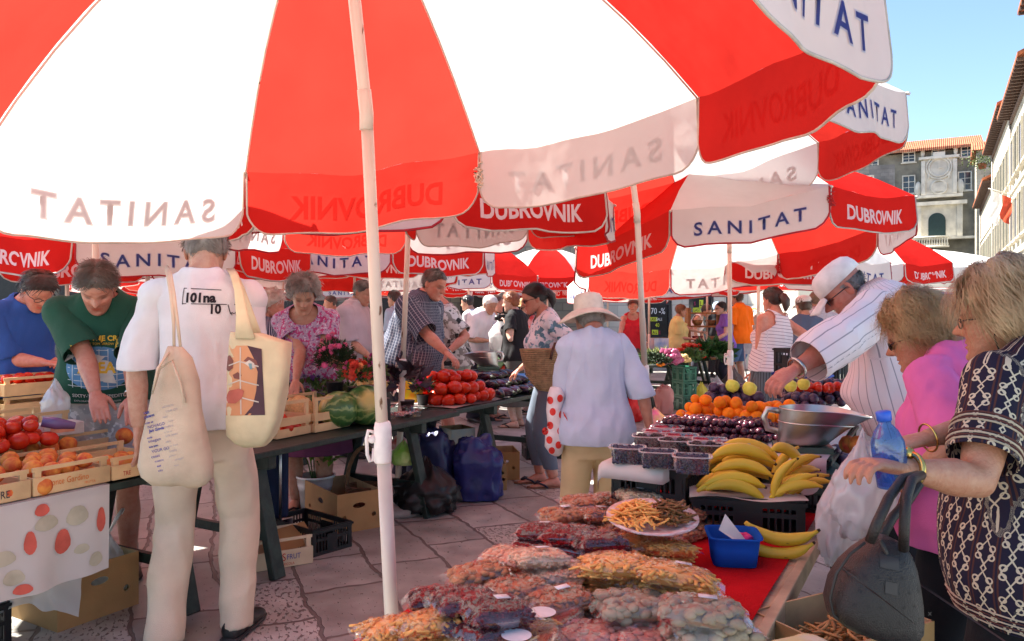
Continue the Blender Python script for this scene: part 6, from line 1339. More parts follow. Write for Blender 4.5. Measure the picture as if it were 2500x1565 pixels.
 def heads(n, R, c, r, seed, mi=0, flat=1.0):
  def f(q):
   rs_ = np.random.default_rng(seed)
   for i in range(n):
    d = rs_.normal(size=3); d /= np.linalg.norm(d); d[2] = abs(d[2]); p = np.array(c)+d*np.array(R)*(.85+.2*rs_.random()); rr = r*(.7+.6*rs_.random()); u = d+rs_.normal(size=3)*.3; u /= np.linalg.norm(u); x = np.cross(u, [.3, .5, .8]); x /= np.linalg.norm(x); y = np.cross(u, x)
    for l in range(3):
     for k in range(8): a = k*.785+l*.4; dd = x*math.cos(a)+y*math.sin(a); w_ = np.cross(u, dd); rl = rr*(1-.22*l); b = p+u*l*rr*.25; q.add([b, b+dd*rl*.6+w_*rl*.28+u*rl*.25, b+dd*rl+u*rl*(.15+.2*l), b+dd*rl*.6-w_*rl*.28+u*rl*.25], [(0, 1, 2, 3)], mi)
  return f
 plant('aster plant with small pink flowers on the melon table', 818, 5.22, .06, [('foliage', asters, [gd]), ('flower_heads', heads(46, (.13, .12, .22), (0, 0, .20), .020, 4), [pk])], z=TZ+.17)
 p = at(862, 900, 5.22); t = thing('plant_stand', 'low dark tray holding the aster plant and the bouquets', 'tray', (p.x, p.y, TZ), R_(28)); q = MB(); q.box((0, 0, .08), (.46, .20, .159)); bevel(q.obj('tray', [mat('dark_pot', (.03, .03, .032), .5)], t, False))
 for px, Y, z0, lab, cols, R, n, seed in ((868, 5.16, TZ+.16, 'bouquet of coral and orange flowers right of the asters', ((.80, .09, .05), (.85, .30, .10)), (.095, .08, .10), 22, 5), (906, 5.26, TZ+.16, 'bouquet of bright magenta flowers touching the nearest pole', ((.55, .05, .30), (.72, .20, .42)), (.07, .07, .13), 20, 6), (1032, 6.15, TZ, 'small magenta flowers right of the dark-leaved plant', ((.6, .06, .35), (.5, .05, .25)), (.06, .05, .06), 8, 9)):
  ms = [mat('petal_%d_%d' % (seed, i), c, .55, scale=20, var=.15) for i, c in enumerate(cols)]
  plant(lab, px, Y, .05, [('foliage', lambda q, seed=seed, R=R: leaves(q, (0, 0, .13), (R[0]*1.15, R[1]*1.1, R[2]), 170, .06, .012, 0, seed), [gm]), ('flower_heads', lambda q, seed=seed, R=R, n=n: (heads(n, R, (0, 0, .15), .032, seed, 0)(q), heads(n//2, R, (0, 0, .14), .03, seed+9, 1)(q)), ms)], z0, 'bouquet', 'flower_bouquet')
 plant('pot plant with nearly black leaves behind the nearest pole', 992, 5.62, .06, [('foliage', lambda q: leaves(q, (0, 0, .19), (.13, .10, .17), 60, .11, .035, 0, 8, .4), [mat('black_leaf', (.022, .014, .02), .5, scale=4, col2=(.05, .02, .04))])])
 plant('low trailing herbs and leaves lying behind the watermelons', 768, 5.42, 0, [('foliage', lambda q: leaves(q, (0, 0, .05), (.30, .14, .12), 260, .07, .014, 0, 12, .1), [gm]), ('flowers', heads(5, (.12, .08, .10), (-.05, 0, .08), .025, 14), [mat('violet_petal', (.12, .03, .25), .6)])], TZ+.12, 'herbs', 'cut_herbs')
 p = at(1008, 905, 6.2); t = thing('seed_packet', 'shiny orange and yellow packet standing beside the dark plant', 'packet', (p.x, p.y, TZ)); q = MB()
 for s in (-1, 1): q.grid([[(x*.08, s*.02*(1-x*x)*(1-abs(z*2-1)**3), .02+z*.17) for x in np.linspace(-1, 1, 9)] for z in np.linspace(0, 1, 9)])
 q.obj('packet', [mat('orange_packet', (.85, .30, .02), .25, scale=18, col2=(.70, .60, .03))], t)
 p = row(1.90, -.20, TZ); t = thing('bean_bag', 'open clear plastic bag of red speckled beans on the melon table', 'bag', p, ROWA); q = MB(); rs2 = np.random.default_rng(3)
 for i in range(60): q.ball((rs2.uniform(-.06, .06), rs2.uniform(-.05, .05), .01+.02*rs2.random()), (.022, .008, .008), 6, 5, 0, np.array(Matrix.Rotation(rs2.random()*3, 3, 'Z')))
 q.obj('beans', [mat('red_beans', (.45, .07, .08), .5, scale=60, col2=(.65, .45, .38))], t); q = MB()
 def fb(v): return v*(1+.2*vnoise(v*3)+.2*(1-np.abs(vnoise(v*5+3))*2))[:, None]
 q.ball((0, 0, .03), (.15, .12, .05), 30, 16, fn=fb); v = q.v[0]; v[:, 2] = np.maximum(v[:, 2], .002); q.obj('film', [film('clear_film', (1, 1, 1), .80, .08, .02, .75, 13)], t)
 # tomato and aubergine table
 q = MB(); q.grid([[np.array(row(2.42+.95*u, -.10-.62*v, TZ+.004+.004*math.sin(u*9+v*7))) for u in np.linspace(0, 1, 16)] for v in np.linspace(0, 1, 10)]); t = q.obj('plastic_sheet', [mat('grey_sheet', (.50, .47, .47), .3, scale=3)]); tag(t, 'grey plastic sheet under the heap of tomatoes', 'sheet')
 pile('tomato', row(2.80, -.36, TZ+.006), .29, .20, .056, 3, 'large red tomato in the heap next to the aubergines', 'heap of large tomatoes', 11, upright=True, sp=1.8)
 rs3 = random.Random(12)
 for l, (n0, n1) in enumerate(((7, 4), (6, 3), (5, 2))):
  for i in range(n0):
   for j in range(n1):
    p = row(3.22+.10*i+.05*l+jit(rs3, .01), -.62+.15*j+.05*l+jit(rs3, .02), TZ+.04+.062*l)
    fruit('aubergine', p, .098*(.9+.2*rs3.random()), 'dark purple aubergine in the heap next to the tomatoes', 'heap of aubergines', (jit(rs3, .3), jit(rs3, .12), R_(-40)+jit(rs3, .5)), rs3)
 blob_bag('bright blue plastic bag behind the aubergines', row(3.95, -.42, TZ), (.34, .26, .17), mat('blue_bag', (.10, .32, .70), .3, scale=5), 6, knot=False)
 q = MB(); rs4 = np.random.default_rng(4); q.grid([[np.array(row(2.55+.75*u, -.60-.22*v, TZ+.03+.10*abs(vnoise(np.array([[u*7, v*4, 1]]))[0])+.05*abs(vnoise(np.array([[u*17, v*9, 4]]))[0]))) for u in np.linspace(0, 1, 40)] for v in np.linspace(0, 1, 16)]); t = q.obj('crumpled_paper', [cloth('white_paper', (.78, .74, .72), (.5, .48, .46), .3)], None, False); tag(t, 'crumpled white wrapping paper behind the tomatoes', 'paper')
 scale_pan('steel scale scoop standing on the green scale behind the tomatoes', at(1193, 893, 7.15), .30, R_(180), base=.94-TZ)
 # woven basket, cartons and bags below the tables
 dark = mat('wicker', (.16, .085, .04), .7, scale=30, bump=.8, bscale=90)
 p = (-1.02, 5.42, 0); t = thing('wicker_basket', 'dark wicker basket with a tall hooped handle under the melon table', 'basket', p); q = MB(); n = 30
 for k in range(22): z = .012+k*.0105; r = .10+.035*z/.23; q.tube([(r*math.cos(a)*(1+.025*(-1)**(i+k)), r*.8*math.sin(a)*(1+.025*(-1)**(i+k)), z) for i, a in enumerate(np.linspace(0, 6.283, n+1))], .0065, 4)
 q.lathe([(0, .004), (.1, .004)], 20); q.obj('woven_side', [dark], t); q = MB(); q.tube([(.13*math.cos(a), .0, .22+.28*math.sin(a)) for a in np.linspace(-.1, 3.24, 20)], .014, 8); q.obj('handle', [dark], t)
 carton('brown cardboard box with oval hand holes under the melon table', (-1.13, 5.03, 0), .31, .56, .255, R_(36), group='cardboard boxes under the tables')
 pcrate('low black plastic crate in front of the cardboard box under the melons', (-1.17, 4.56, 0), .29, .48, .16, R_(50))
 crate('white-fronted wooden crate with blue and red lettering on the paving', (-1.45, 4.28, 0), .36, .30, .095, .165, rz=R_(31), prints=[('TRE', .11, .045, .030, ink['blue']()), ('S', .185, .040, .044, ink['red']()), ('FRUT', .212, .045, .030, ink['blue']()), ('la', .012, .045, .035, ink['green']()), ('AGRICOLA', .17, .014, .015, ink['red']())], label_mat=mat('pale_crate', (.72, .60, .40), .8, scale=4))
 t = thing('empty_carton', 'flattened brown card lying in the white-fronted wooden crate', 'cardboard', (-1.36, 4.46, .05), R_(31)); q = MB(); q.add([(0, 0, 0), (.25, .02, .03), (.22, .18, .12), (-.02, .16, .09)], [(0, 1, 2, 3)]); q.obj('sheet', [CARD()], t, False)
 p = at(771, 1200, 5.62); t = thing('white_bucket', 'white plastic bucket with a green plant under the melon table', 'bucket', (p.x, p.y, 0)); q = MB(); q.lathe([(.10, 0), (.13, .265), (.14, .265), (.14, .25), (.133, .25), (.13, .20), (.12, .16), (0, .16)], 24, cap=True); q.obj('pail', [mat('white_pail', (.75, .75, .72), .35)], t)
 t = plant('light green leafy plant standing in the white bucket', 768, 5.62, 0, [('stem', lambda q: [q.tube([(0, 0, .0), (.02*i-.05, .01*i, .2), (.05*i-.12, .03*i-.08, .40)], .005, 5) for i in range(6)], [gm]), ('leaves', lambda q: leaves(q, (0, 0, .20), (.15, .12, .22), 70, .075, .026, 0, 22, .2), [mat('bright_leaf', (.12, .26, .02), .5, scale=5, col2=(.20, .36, .05))])], .16)
 p = at(648, 1200, 4.95); t = thing('shopping_trolley', 'dark blue cloth shopping trolley with a metal frame behind the white T-shirt man', 'trolley', (p.x, p.y, 0), .3); q = MB(); q.box((0, 0, .45), (.28, .2, .62)); bevel(q.obj('bag', [mat('navy_cloth', (.012, .022, .07), .8, bump=.4, bscale=14)], t), .03, 3); q = MB()
 for s in (-1, 1): q.tube([(s*.09, -.13, .03), (s*.09, -.13, .80)], .009, 8)
 q.obj('frame', [mat('steel', (.5, .5, .5), .3, 1)], t)
 for s in (-1, 1): q = MB(); q.rings([[(s*.15+d, .07*math.cos(a)-.1, .07+.07*math.sin(a)) for a in np.linspace(0, 6.283, 18)[:-1]] for d in (-.015, .015)]); q.obj('wheel', [mat('grey_wheel', (.12, .12, .12), .6)], t)
 gb = mat('black_bin_liner', (.012, .012, .013), .42, bump=.5, bscale=14); blob_bag('shiny black bin bag beneath the melon table', (-.62, 5.62, 0), (.46, .42, .36), gb, 7, knot=True, amp=.25, sc=4)
 blob_bag('dark blue bag behind the black bin bag', (-.62, 6.02, 0), (.34, .30, .60), mat('navy_bag', (.02, .025, .09), .4, bump=.4, bscale=12), 8, knot=False)
 blob_bag('lime green and white carrier bag under the dark plant', at(985, 1135, 5.55), (.16, .13, .17), mat('lime_bag', (.20, .50, .04), .35, scale=6, col2=(.55, .70, .30)), 9)
 blob_bag('bag with red and white print above the lime green one', at(975, 1098, 5.75), (.13, .10, .12), mat('red_bag', (.62, .04, .03), .35, scale=9, col2=(.8, .7, .65)), 10)
 blob_bag('large dark blue tarpaulin bag beside the trestle leg', (-.28, 5.98, 0), (.36, .26, .54), mat('blue_tarp', (.022, .028, .15), .35, bump=.7, bscale=9), 11, knot=False, amp=.26, sc=2.2)
 carton('cardboard box with open top behind the blue tarpaulin bag', (-.20, 6.62, 0), .27, .32, .24, R_(10), group='cardboard boxes under the tables')
 carton('smaller cardboard box squeezed against the blue tarpaulin bag', (-.17, 6.26, 0), .13, .25, .21, R_(8), group='cardboard boxes under the tables')
 carton('pale printed box standing high under the tomato table', (-.50, 6.45, 0), .22, .25, .46, R_(30), m=mat('pale_card', (.50, .46, .36), .8, scale=12, col2=(.36, .42, .42)), group='cardboard boxes under the tables')
 pcrate('green-brown crate far under the tomato table by the ponytail woman', (.14, 7.55, 0), .36, .26, .2, R_(10))
 # bottom-left corner
 carton('big brown banana carton with oval hand hole at the bottom left', (-2.045, 3.50, 0), .40, .50, .262, R_(60), group='cardboard boxes under the tables', inner=mat('carton_inside_pale', (.55, .45, .25), .85))
 blob_bag('white carrier bags stuffed in the banana carton', (-2.02, 3.86, .05), (.20, .18, .30), film('white_bag', (1, 1, 1), .8, .3, .72, .5, 10), 13, knot=True, handles=1)
 q = MB(); G = []
 for i, u in enumerate(np.linspace(0, 1, 36)):
  G.append([])
  for j, v in enumerate(np.linspace(0, 1, 30)):
   c = np.array([-2.36+.42*u+.05*v, 3.30+.12*u+.10*v*(1-v), .36-.33*max(0, v-.28)**1.15-.02*v+.06*math.sin(u*3)]); nn_ = vnoise(np.array([[u*4, v*4, 2]]))[0]*.05+(1-abs(vnoise(np.array([[u*6+3, v*6, 5]]))[0])*2)*.025; G[-1].append(c+np.array([NX*.6, NY*.6, .6])*nn_)
 q.grid(G); t = q.obj('plastic_sheet', [film('grey_milky_sheet', (.93, .92, .93), .85, .3, .72, .5, 9)]); tag(t, 'crumpled milky plastic sheet hanging over the banana carton', 'sheet')
 pcrate('black plastic crate in the very bottom left corner', (-2.42, 2.93, 0), .5, .34, .20, R_(58))
 blob_bag('turquoise bag poking out of the corner crate', (-2.36, 3.16, .04), (.20, .2, .24), mat('turquoise_bag', (.05, .42, .42), .4), 15, knot=False)
 # stall behind with the lilac polo and curly woman
 crate('small crate of tomatoes by the white-curled woman', at(668, 915, 7.3), .3, .22, .08, .11, group='far crates'); p = at(668, 915, 7.3); pile('tomato', (p.x+.0, p.y+.17, p.z+.02), .10, .07, .035, 2, 'tomato in the small crate by the white-curled woman', 'tomatoes by the white-curled woman', 16, flat=True)
 scale_pan('steel scale bowl beyond the tomatoes, right of the white-curled woman', at(690, 800, 8.6), .28, 0, base=.3)
 for px, Y, k, n_, nm in ((905, 7.55, 'potato', 2, 'potato in the heap under the lilac polo'), (925, 7.9, 'onion', 2, 'red onion in the heap beside the lilac polo'), (1215, 9.7, 'tomato', 2, 'tomato on the table before the white-haired man'), (1240, 9.9, 'plum', 2, 'dark plum on the table before the white vest')):
  p = at(px, 800, Y); pile(k, (p.x, p.y, TZ), .17, .13, .042, n_, nm, nm.replace('potato', 'potatoes'), px)
 p = at(1195, 800, 9.55); t = thing('cabbage', 'pale green cabbages in a net on the table before the white-haired man', 'cabbage', (p.x, p.y, TZ)); q = MB(); q.ball((0, 0, .1), (.16, .13, .11), 16, 12, fn=lambda v: v*(1+.12*vnoise(v*4))[:, None]); q.obj('leaves', [mat('cabbage_leaf', (.22, .36, .16), .6, scale=14)], t)
 p = at(893, 833, 7.5); t = thing('water_bottle', 'clear plastic water bottle with a red cap by the lilac polo', 'bottle', (p.x, p.y, TZ+.0)); q = MB(); q.lathe([(0, 0), (.04, 0), (.042, .18), (.03, .23), (.014, .26), (.014, .29)], 14, cap=True); q.obj('bottle_body', [film('clear_bottle', (.92, .95, .97), .8, .1, .15, .3, 20)], t); q = MB(); q.lathe([(0, .29), (.017, .29), (.017, .31), (0, .31)], 12, cap=True); q.obj('cap', [mat('red_cap', (.6, .03, .03), .4)], t)
def scale_pan(lab, p, L, rz, base=.0, group='steel scale scoops'):
 """coal-scuttle shaped steel scoop; open end towards local +x, handle at -x; stands on a green scale"""
 t = thing('scale_scoop', lab, 'scale', p, rz, group); k = L/.36; mb = MB(); a = np.linspace(0, 2*math.pi, 40, endpoint=False)
 def ring(t_, inn=0):
  c = np.cos(a); s = np.sin(a); rx = (.105+.075*t_)-inn; ry = (.075+.055*t_**.7)-inn; x = c*rx*(1+.0*c)+.055*t_*(c > -2); x = np.where(c > 0, c*rx*(1+.28*t_)+.055*t_, c*(rx-.03*t_)+.055*t_-.0); z = .155*t_*(1-.22*np.maximum(c, 0)**2*t_) if True else 0
  return np.c_[x, s*ry*(1-.25*np.maximum(c, 0)**3*t_), z+.0*a]*k
 ts = np.linspace(0, 1, 12); mb.rings([ring(q) for q in ts], cap=False); mb.rings([ring(q, .003)+np.array([0, 0, .002]) for q in ts], cap=False); mb.add(np.vstack([ring(0), [[0, 0, 0]]]), [(i, (i+1) % 40, 40) for i in range(40)]); mb.tube(list(ring(1))+[ring(1)[0]], .003*k, 6); mb.tube(list(ring(.62))+[ring(.62)[0]], .0035*k, 6)
 st = mat('scratched_steel', (.58, .57, .54), .33, 1, scale=7, var=.06, bump=.06, bscale=25)
 mb.obj('bowl', [st], t); q = MB(); x0 = ring(1)[20][0]; hp = [(x0+.0*k, 0, .14*k), (x0-.05*k, 0, .145*k), (x0-.065*k, 0, .11*k), (x0-.05*k, 0, .06*k), (x0+.015*k, 0, .045*k)]; q.tube(hp, .009*k, 8, flat=1.6); q.obj('handle', [st], t)
 q = MB(); q.ball((.02*k, -.093*k, .06*k), (.012*k, .002, .012*k), 10, 6); q.obj('sticker', [mat('white_sticker', (.8, .78, .76), .5)], t)
 if base:
  b = thing('weighing_scale', 'green weighing scale under the '+lab, 'scale', (p[0], p[1], p[2]-base), rz, 'green weighing scales'); gm = mat('scale_green', (.05, .11, .085), .4); q = MB(); q.rings([[(sx*w_, sy*d_, z) for sx, sy in ((-1, -1), (1, -1), (1, 1), (-1, 1))] for w_, d_, z in ((.15, .12, 0), (.15, .12, base*.45), (.10, .08, base*.65), (.10, .08, base-.03))]); bevel(q.obj('housing', [gm], b, False), .008); q = MB(); q.box((0, 0, base-.016), (.24*k, .16*k, .022)); q.obj('platform', [gm], b, False)
  q = MB(); q.rings([[(.05*math.cos(w_), -.1215, base*.3+.05*math.sin(w_)) for w_ in np.linspace(0, 6.28, 18)[:-1]], [(.05*math.cos(w_), -.126, base*.3+.05*math.sin(w_)) for w_ in np.linspace(0, 6.28, 18)[:-1]]]); q.obj('dial', [mat('dial_white', (.75, .75, .72), .4)], b, False)
 return t
def build_front_table():
 W = .81; r = thing('stall_table', 'nearest stall table covered with a red cloth', 'table', t1(-1.2, 0), ROWA)   # local x along, y to the left
 L = 4.3; q = MB(); q.box((L/2, -W/2, TZ-.022), (L, W, .036)); q.box((L/2, -W+.014, TZ-.024), (L, .028, .055)); bevel(q.obj('tabletop', [WOODD()], r, False), .003)
 for x in (.5, 2.2, 3.9):
  for y in (-.08, -W+.09): q = MB(); q.beam((x, y, TZ-.04), (x, y, 0), .07, .05); q.obj('leg', [GREEN()], r, False)
 m = mat('red_felt', (.52, .008, .012), .95, var=.12, scale=5, bump=.5, bscale=150, spec=.08)
 q = MB(); nx = 60; G = []
 prof = [(.012, -.16), (.014, -.10), (.012, -.03), (.006, .001), (-.02, .004), (-.2, .004), (-.4, .004), (-.6, .004), (-.72, .004), (-.762, .003)]
 for i in range(nx+1):
  s = -1.2+3.0*i/nx; G.append([np.array(t1(s, -o if True else 0, TZ+z))+(np.array([-NX, -NY, 0])*.018*math.sin(s*19)*(1 if z < -.05 else 0)+np.array([0, 0, .003*abs(math.sin(s*7+o*5))])) for o, z in [(p[0], p[1]) for p in prof]])
 q.grid(G); rs = np.random.default_rng(2)
 for i in range(260): s = -1.2+3*rs.random(); b = np.array(t1(s, .760, TZ+.004)); q.add([b, b+np.array([.003, 0, 0]), b+np.array(t1(s, .760+.012+.012*rs.random(), TZ+.004))-np.array(t1(s, .760, TZ+.004))+np.array([jit(random, .01), 0, 0])], [(0, 1, 2)])
 t = q.obj('red_cloth', [m]); tag(t, 'red felt cloth with a frayed edge spread over the nearest table', 'tablecloth')
 # bags, back to front
 rows = [
     ('cashews', [(1560, 1212, 2, .25)], 'cream cashews', 'at the far end below the white board'),
     ('almonds', [(1425, 1228, 1, .3), (1490, 1222, 1, -.2), (1462, 1258, 1, .4), (1645, 1232, 1, -.35), (1672, 1262, 1, .9)], 'brown mixed nuts', 'by the plate of candied peel'),
     ('walnuts', [(1375, 1258, 1, .5), (1520, 1286, 0, .1), (1668, 1298, 0, .6)], 'red-brown walnuts', 'among the back rows'),
     ('raisins', [(1322, 1298, 1, -.3), (1392, 1306, 2, -.5), (1462, 1322, 2, .35)], 'dark raisins', 'in the dark row left of the plate'),
     ('peel', [(1560, 1328, 1, -.1), (1628, 1338, 1, .3)], 'candied orange peel', 'directly in front of the plate'),
     ('peanuts', [(1242, 1362, 1, -.5), (1316, 1364, 2, .35), (1396, 1396, 1, .5)], 'pale peanuts', 'in the middle row'),
     ('peel', [(1500, 1382, 2, -.2), (1652, 1408, 2, -.25)], 'candied peel', 'in the pair beside the bare cloth'),
     ('walnuts', [(1165, 1402, 1, .3)], 'walnut pieces', 'nearest the table edge by the white pole'),
     ('almonds', [(1262, 1438, 1, .3), (1368, 1466, 1, .4)], 'brown almonds', 'in the row behind the round tub'),
     ('raisins', [(1072, 1462, 1, .2), (1138, 1468, 2, .4), (1214, 1492, 2, .5)], 'dark red raisins', 'in the front dark row'),
     ('almonds', [(1452, 1488, 0, 1.2)], 'reddish almonds', 'standing between the tub and the figs'),
     ('figs', [(1545, 1482, 1, .2), (1712, 1496, 2, -.2)], 'dried figs', 'in the front right corner'),
     ('peel', [(960, 1540, 0, .5), (1056, 1522, 1, .6), (1152, 1548, 0, .4)], 'orange peel', 'along the front left edge'),
     ('lavender', [(1440, 1552, 0, -.2), (1570, 1556, 0, .2), (1700, 1560, 0, -.1)], 'pinkish dried fruit', 'along the very front edge')]
 n = 0; rr = random.Random(5)
 for kind, lst, desc, where in rows:
  for i, (px, py, lv, rz) in enumerate(lst):
   big = 1.18 if (kind in ('figs',) or 'the pair' in where) else 1.0
   z = TZ+.026+.038*lv; p = onz(px, py, z); pos = '' if len(lst) == 1 else (['left', 'right'][i] if len(lst) == 2 else ['leftmost', 'second', 'third', 'fourth', 'rightmost'][i] if len(lst) == 5 else ['leftmost', 'middle', 'rightmost'][i])+' one '
   nutbag(kind, p, rz, 'clear bag of %s, %s%s' % (desc, pos, where), n, big, (jit(rr, .10)-.05, jit(rr, .12)), sticker=(n % 3 == 0)); n += 1
   for l in range(lv):
    q_ = (p.x+jit(rr, .03)+.012, p.y+jit(rr, .03)+.01, TZ+.026+.038*l)
    nutbag(kind, q_, rz+jit(rr, .5), ('%s bag of %s, below the %sone %s' % (['lower', 'bottom'][lv-1-l], desc.split()[-1], pos.replace('one ', ''), where)).replace('below the one', 'below that'), n+l+1, big)
 # plate of candied peel
 p = onz(1592, 1276, TZ+.125); t = thing('plate', 'white plate with a red rim piled with candied peel', 'plate', p); q = MB(); q.lathe([(0, 0), (.07, 0), (.095, .006), (.135, .018), (.135, .022), (.095, .011), (.07, .005), (0, .005)], 36); o = q.obj('dish', [mat('plate_white', (.75, .70, .66), .25, scale=55, col2=(.60, .30, .26))], t); t.rotation_euler = (R_(8), 0, 0)
 q = MB(); strands(q, (p.x-.04, p.y-.005, p.z+.008), .085, .085, .055, 150, .05, .0042, 2); t = q.obj('candied_peel', [mat('dried_peel', (.80, .40, .08), .55)]); tag(t, 'heap of orange candied peel on the plate', 'candied peel', kind='stuff')
 q = MB(); strands(q, (p.x+.06, p.y+.01, p.z+.008), .06, .08, .060, 90, .05, .005, 3); t = q.obj('dried_strips', [mat('brown_strips', (.20, .095, .03), .6, scale=40)]); tag(t, 'heap of dark brown dried strips on the plate', 'dried fruit', kind='stuff')
 # round clear tub at the front
 for px, py, lab in ((1316, 1530, 'round clear plastic tub of orange dried fruit at the front edge'), (1255, 1588, 'second round clear tub cut off by the lower picture edge')):
  p = onz(px, py, TZ+.03); p.z = TZ+.006; t = thing('round_tub', lab, 'tub', p, 0, 'round clear tubs'); q = MB(); q.lathe([(0, .002), (.085, .002), (.097, .055), (.103, .058), (.103, .062), (.09, .066), (.05, .068), (0, .068)], 36); q.obj('plastic', [film('clear_tub', (1, 1, 1), .82, .06, .07, .15, 14)], t)
  q = MB(); strands(q, (0, 0, .006), .078, .078, .045, 120, .04, .005, 6); q.obj('contents', [mat('dried_peel', (.80, .40, .08), .55)], t); q = MB(); q.lathe([(0, .0695), (.032, .0695)], 20, (.005, -.03, 0)); q.obj('label', [mat('white_sticker', (.8, .78, .76), .5)], t)
 # blue box with papers
 p = onz(1792, 1378, TZ); t = thing('blue_tub', 'square translucent blue plastic tub with white paper inside', 'tub', (p.x, p.y+.01, TZ+.006), R_(-8)); q = MB()
 def sq(h, z, n=40): a = np.linspace(0, 6.2832, n, endpoint=False); c, s = np.cos(a), np.sin(a); return np.c_[np.sign(c)*abs(c)**.35*h, np.sign(s)*abs(s)**.35*h, np.full(n, z)]
 q.rings([sq(.062, .001), sq(.068, .05), sq(.072, .082), sq(.079, .083), sq(.079, .086), sq(.069, .086), sq(.064, .03), sq(.057, .006)], cap=True); q.obj('tub_body', [cloth('blue_plastic', (.03, .16, .62), (.05, .22, .80), .45)], t)
 q = MB(); q.add([(-.045, -.03, .10), (.02, -.045, .06), (.045, -.01, .055), (-.02, .02, .135)], [(0, 1, 2, 3)]); q.obj('paper', [mat('white_card', (.70, .66, .60), .6)], t, False); q = MB(); q.ball((.03, .02, .06), (.03, .025, .02), 12, 8, fn=lambda v: v*(1+.3*vnoise(v*3))[:, None]); q.obj('pink_wrapper', [mat('pink_wrapper', (.8, .04, .2), .4)], t)
 # banana crate and bananas
 cp = np.array([.600, 2.60, TZ+.006]); pcrate('black plastic crate heaped with bananas on the red cloth', cp, .36, .27, .125, R_(-13))
 q = MB(); Mz = rotz(R_(-13)); q.grid([[Mz@np.array([.36*u, .27*v-.01, .128+.006*math.sin(u*8+v*5)])+cp for u in np.linspace(-.02, 1.02, 14)] for v in np.linspace(-.05, 1, 10)]); t = q.obj('lining_paper', [cloth('cream_paper', (.72, .66, .58), (.5, .45, .4), .25)]); tag(t, 'cream paper lining under the bananas', 'paper')
 bm = banana_mat(); tip = mat('banana_tip', (.05, .03, .015), .8); B0 = [banana_mb(.205+.012*i, .0185, c, i).mesh('banana', [bm, tip]) for i, c in enumerate((1.15, 1.4, 1.0))]; BS = banana_mb(.15, .017, 1.9).mesh('banana', [bm, tip])
 def ban(par, base, px, py, Y, th, yaw, k=0, sc=1.0, roll=0):
  o = bpy.data.objects.new('banana', B0[k] if k < 3 else BS); COL.objects.link(o); o.parent = par; o.location = at(px, py, Y)-Vector(base); o.scale = (sc,)*3
  o.rotation_euler = (Matrix.Rotation(R_(yaw), 3, 'Z')@Matrix.Rotation(-R_(th), 3, 'Y')@Matrix.Rotation(R_(roll), 3, 'X')).to_euler()
 b0 = at(1888, 1168, 2.62); L1 = thing('banana_bunch', 'large bunch of yellow bananas in the black crate, tips to the left', 'bananas', b0, 0, 'bunches of bananas')
 for a in ((1838, 1086, 2.78, -14, -10, 1, 1.08), (1812, 1096, 2.66, -6, 6, 1, 1.12), (1760, 1112, 2.74, 18, -6, 0, .95), (1812, 1132, 2.62, -4, -4, 1, 1.0), (1815, 1142, 2.72, -4, 8, 0, 1.05), (1792, 1164, 2.60, -3, 4, 0, 1.05), (1762, 1160, 2.68, 10, -6, 0, .95), (1800, 1184, 2.585, -12, 0, 1, 1.02), (1765, 1176, 2.66, 4, 4, 0, .98), (1775, 1128, 2.80, 6, 2, 0, 1.0), (1835, 1112, 2.74, -10, 4, 1, 1.05), (1792, 1168, 2.70, -2, -8, 1, 1.0), (1840, 1150, 2.76, -8, 10, 0, 1.0), (1766, 1182, 2.60, -4, 6, 0, .95)): ban(L1, b0, *a[:5], k=a[5], sc=a[6], roll=-25)
 q = MB(); q.ball((0, 0, 0), (.016, .014, .02), 8, 6); q.obj('stem', [tip], L1)
 b1 = at(1898, 1180, 2.60); L2 = thing('banana_bunch', 'smaller bunch of bananas at the right of the black crate, tips upward', 'bananas', b1, 0, 'bunches of bananas')
 for a in ((1925, 1098, 2.66, -30, 20, 3, 1.1), (1946, 1128, 2.64, 28, 10, 0, .80), (1952, 1150, 2.66, 14, 25, 0, .82), (1902, 1160, 2.56, 62, -20, 0, .80), (1930, 1178, 2.57, 34, -6, 0, .85), (1968, 1176, 2.65, 30, 10, 0, .82), (1938, 1184, 2.56, 14, -8, 0, .88), (1945, 1140, 2.72, 40, 10, 0, .85), (1922, 1174, 2.62, 24, 8, 0, .88), (1965, 1180, 2.60, 20, -4, 0, .85), (1905, 1130, 2.70, 55, 12, 0, .85)): ban(L2, b1, *a[:5], k=a[5], sc=a[6], roll=-20)
 q = MB(); q.ball((0, 0, 0), (.014, .014, .018), 8, 6); q.obj('stem', [tip], L2)
 b2 = onz(1902, 1340, TZ+.03); L3 = thing('banana_pair', 'pair of loose ripe bananas lying on the red cloth before the crate', 'bananas', b2, 0, 'bunches of bananas')
 ban(L3, b2, 1900, 1352, b2.y, 0, -10, 1, 1.0, 180); ban(L3, b2, 1905, 1316, b2.y+.01, -4, -12, 1, 1.05, 180)
 # black crates under the white board
 ZB = .915
 for i, (s, o) in enumerate(((1.22, .06), (1.75, .06), (2.30, .06))): pcrate(['black crate under the near corner of the white board', 'black crate in the middle under the white board', 'black crate at the far end under the white board'][i], np.array(t1(s, o+(.34 if i == 0 else .40), TZ)), (.42 if i == 0 else .50), (.27 if i == 0 else .33), ZB-TZ-.012)
 for i, s in enumerate((1.66, 2.2)): pcrate(['black crate under the right side of the white board', 'black crate far right under the white board'][i], np.array(t1(s, .80, TZ)), .50, .34, ZB-TZ-.012)
 q = MB()
 def bd(s, o, z): return np.array(t1(s, o, z))
 G = []
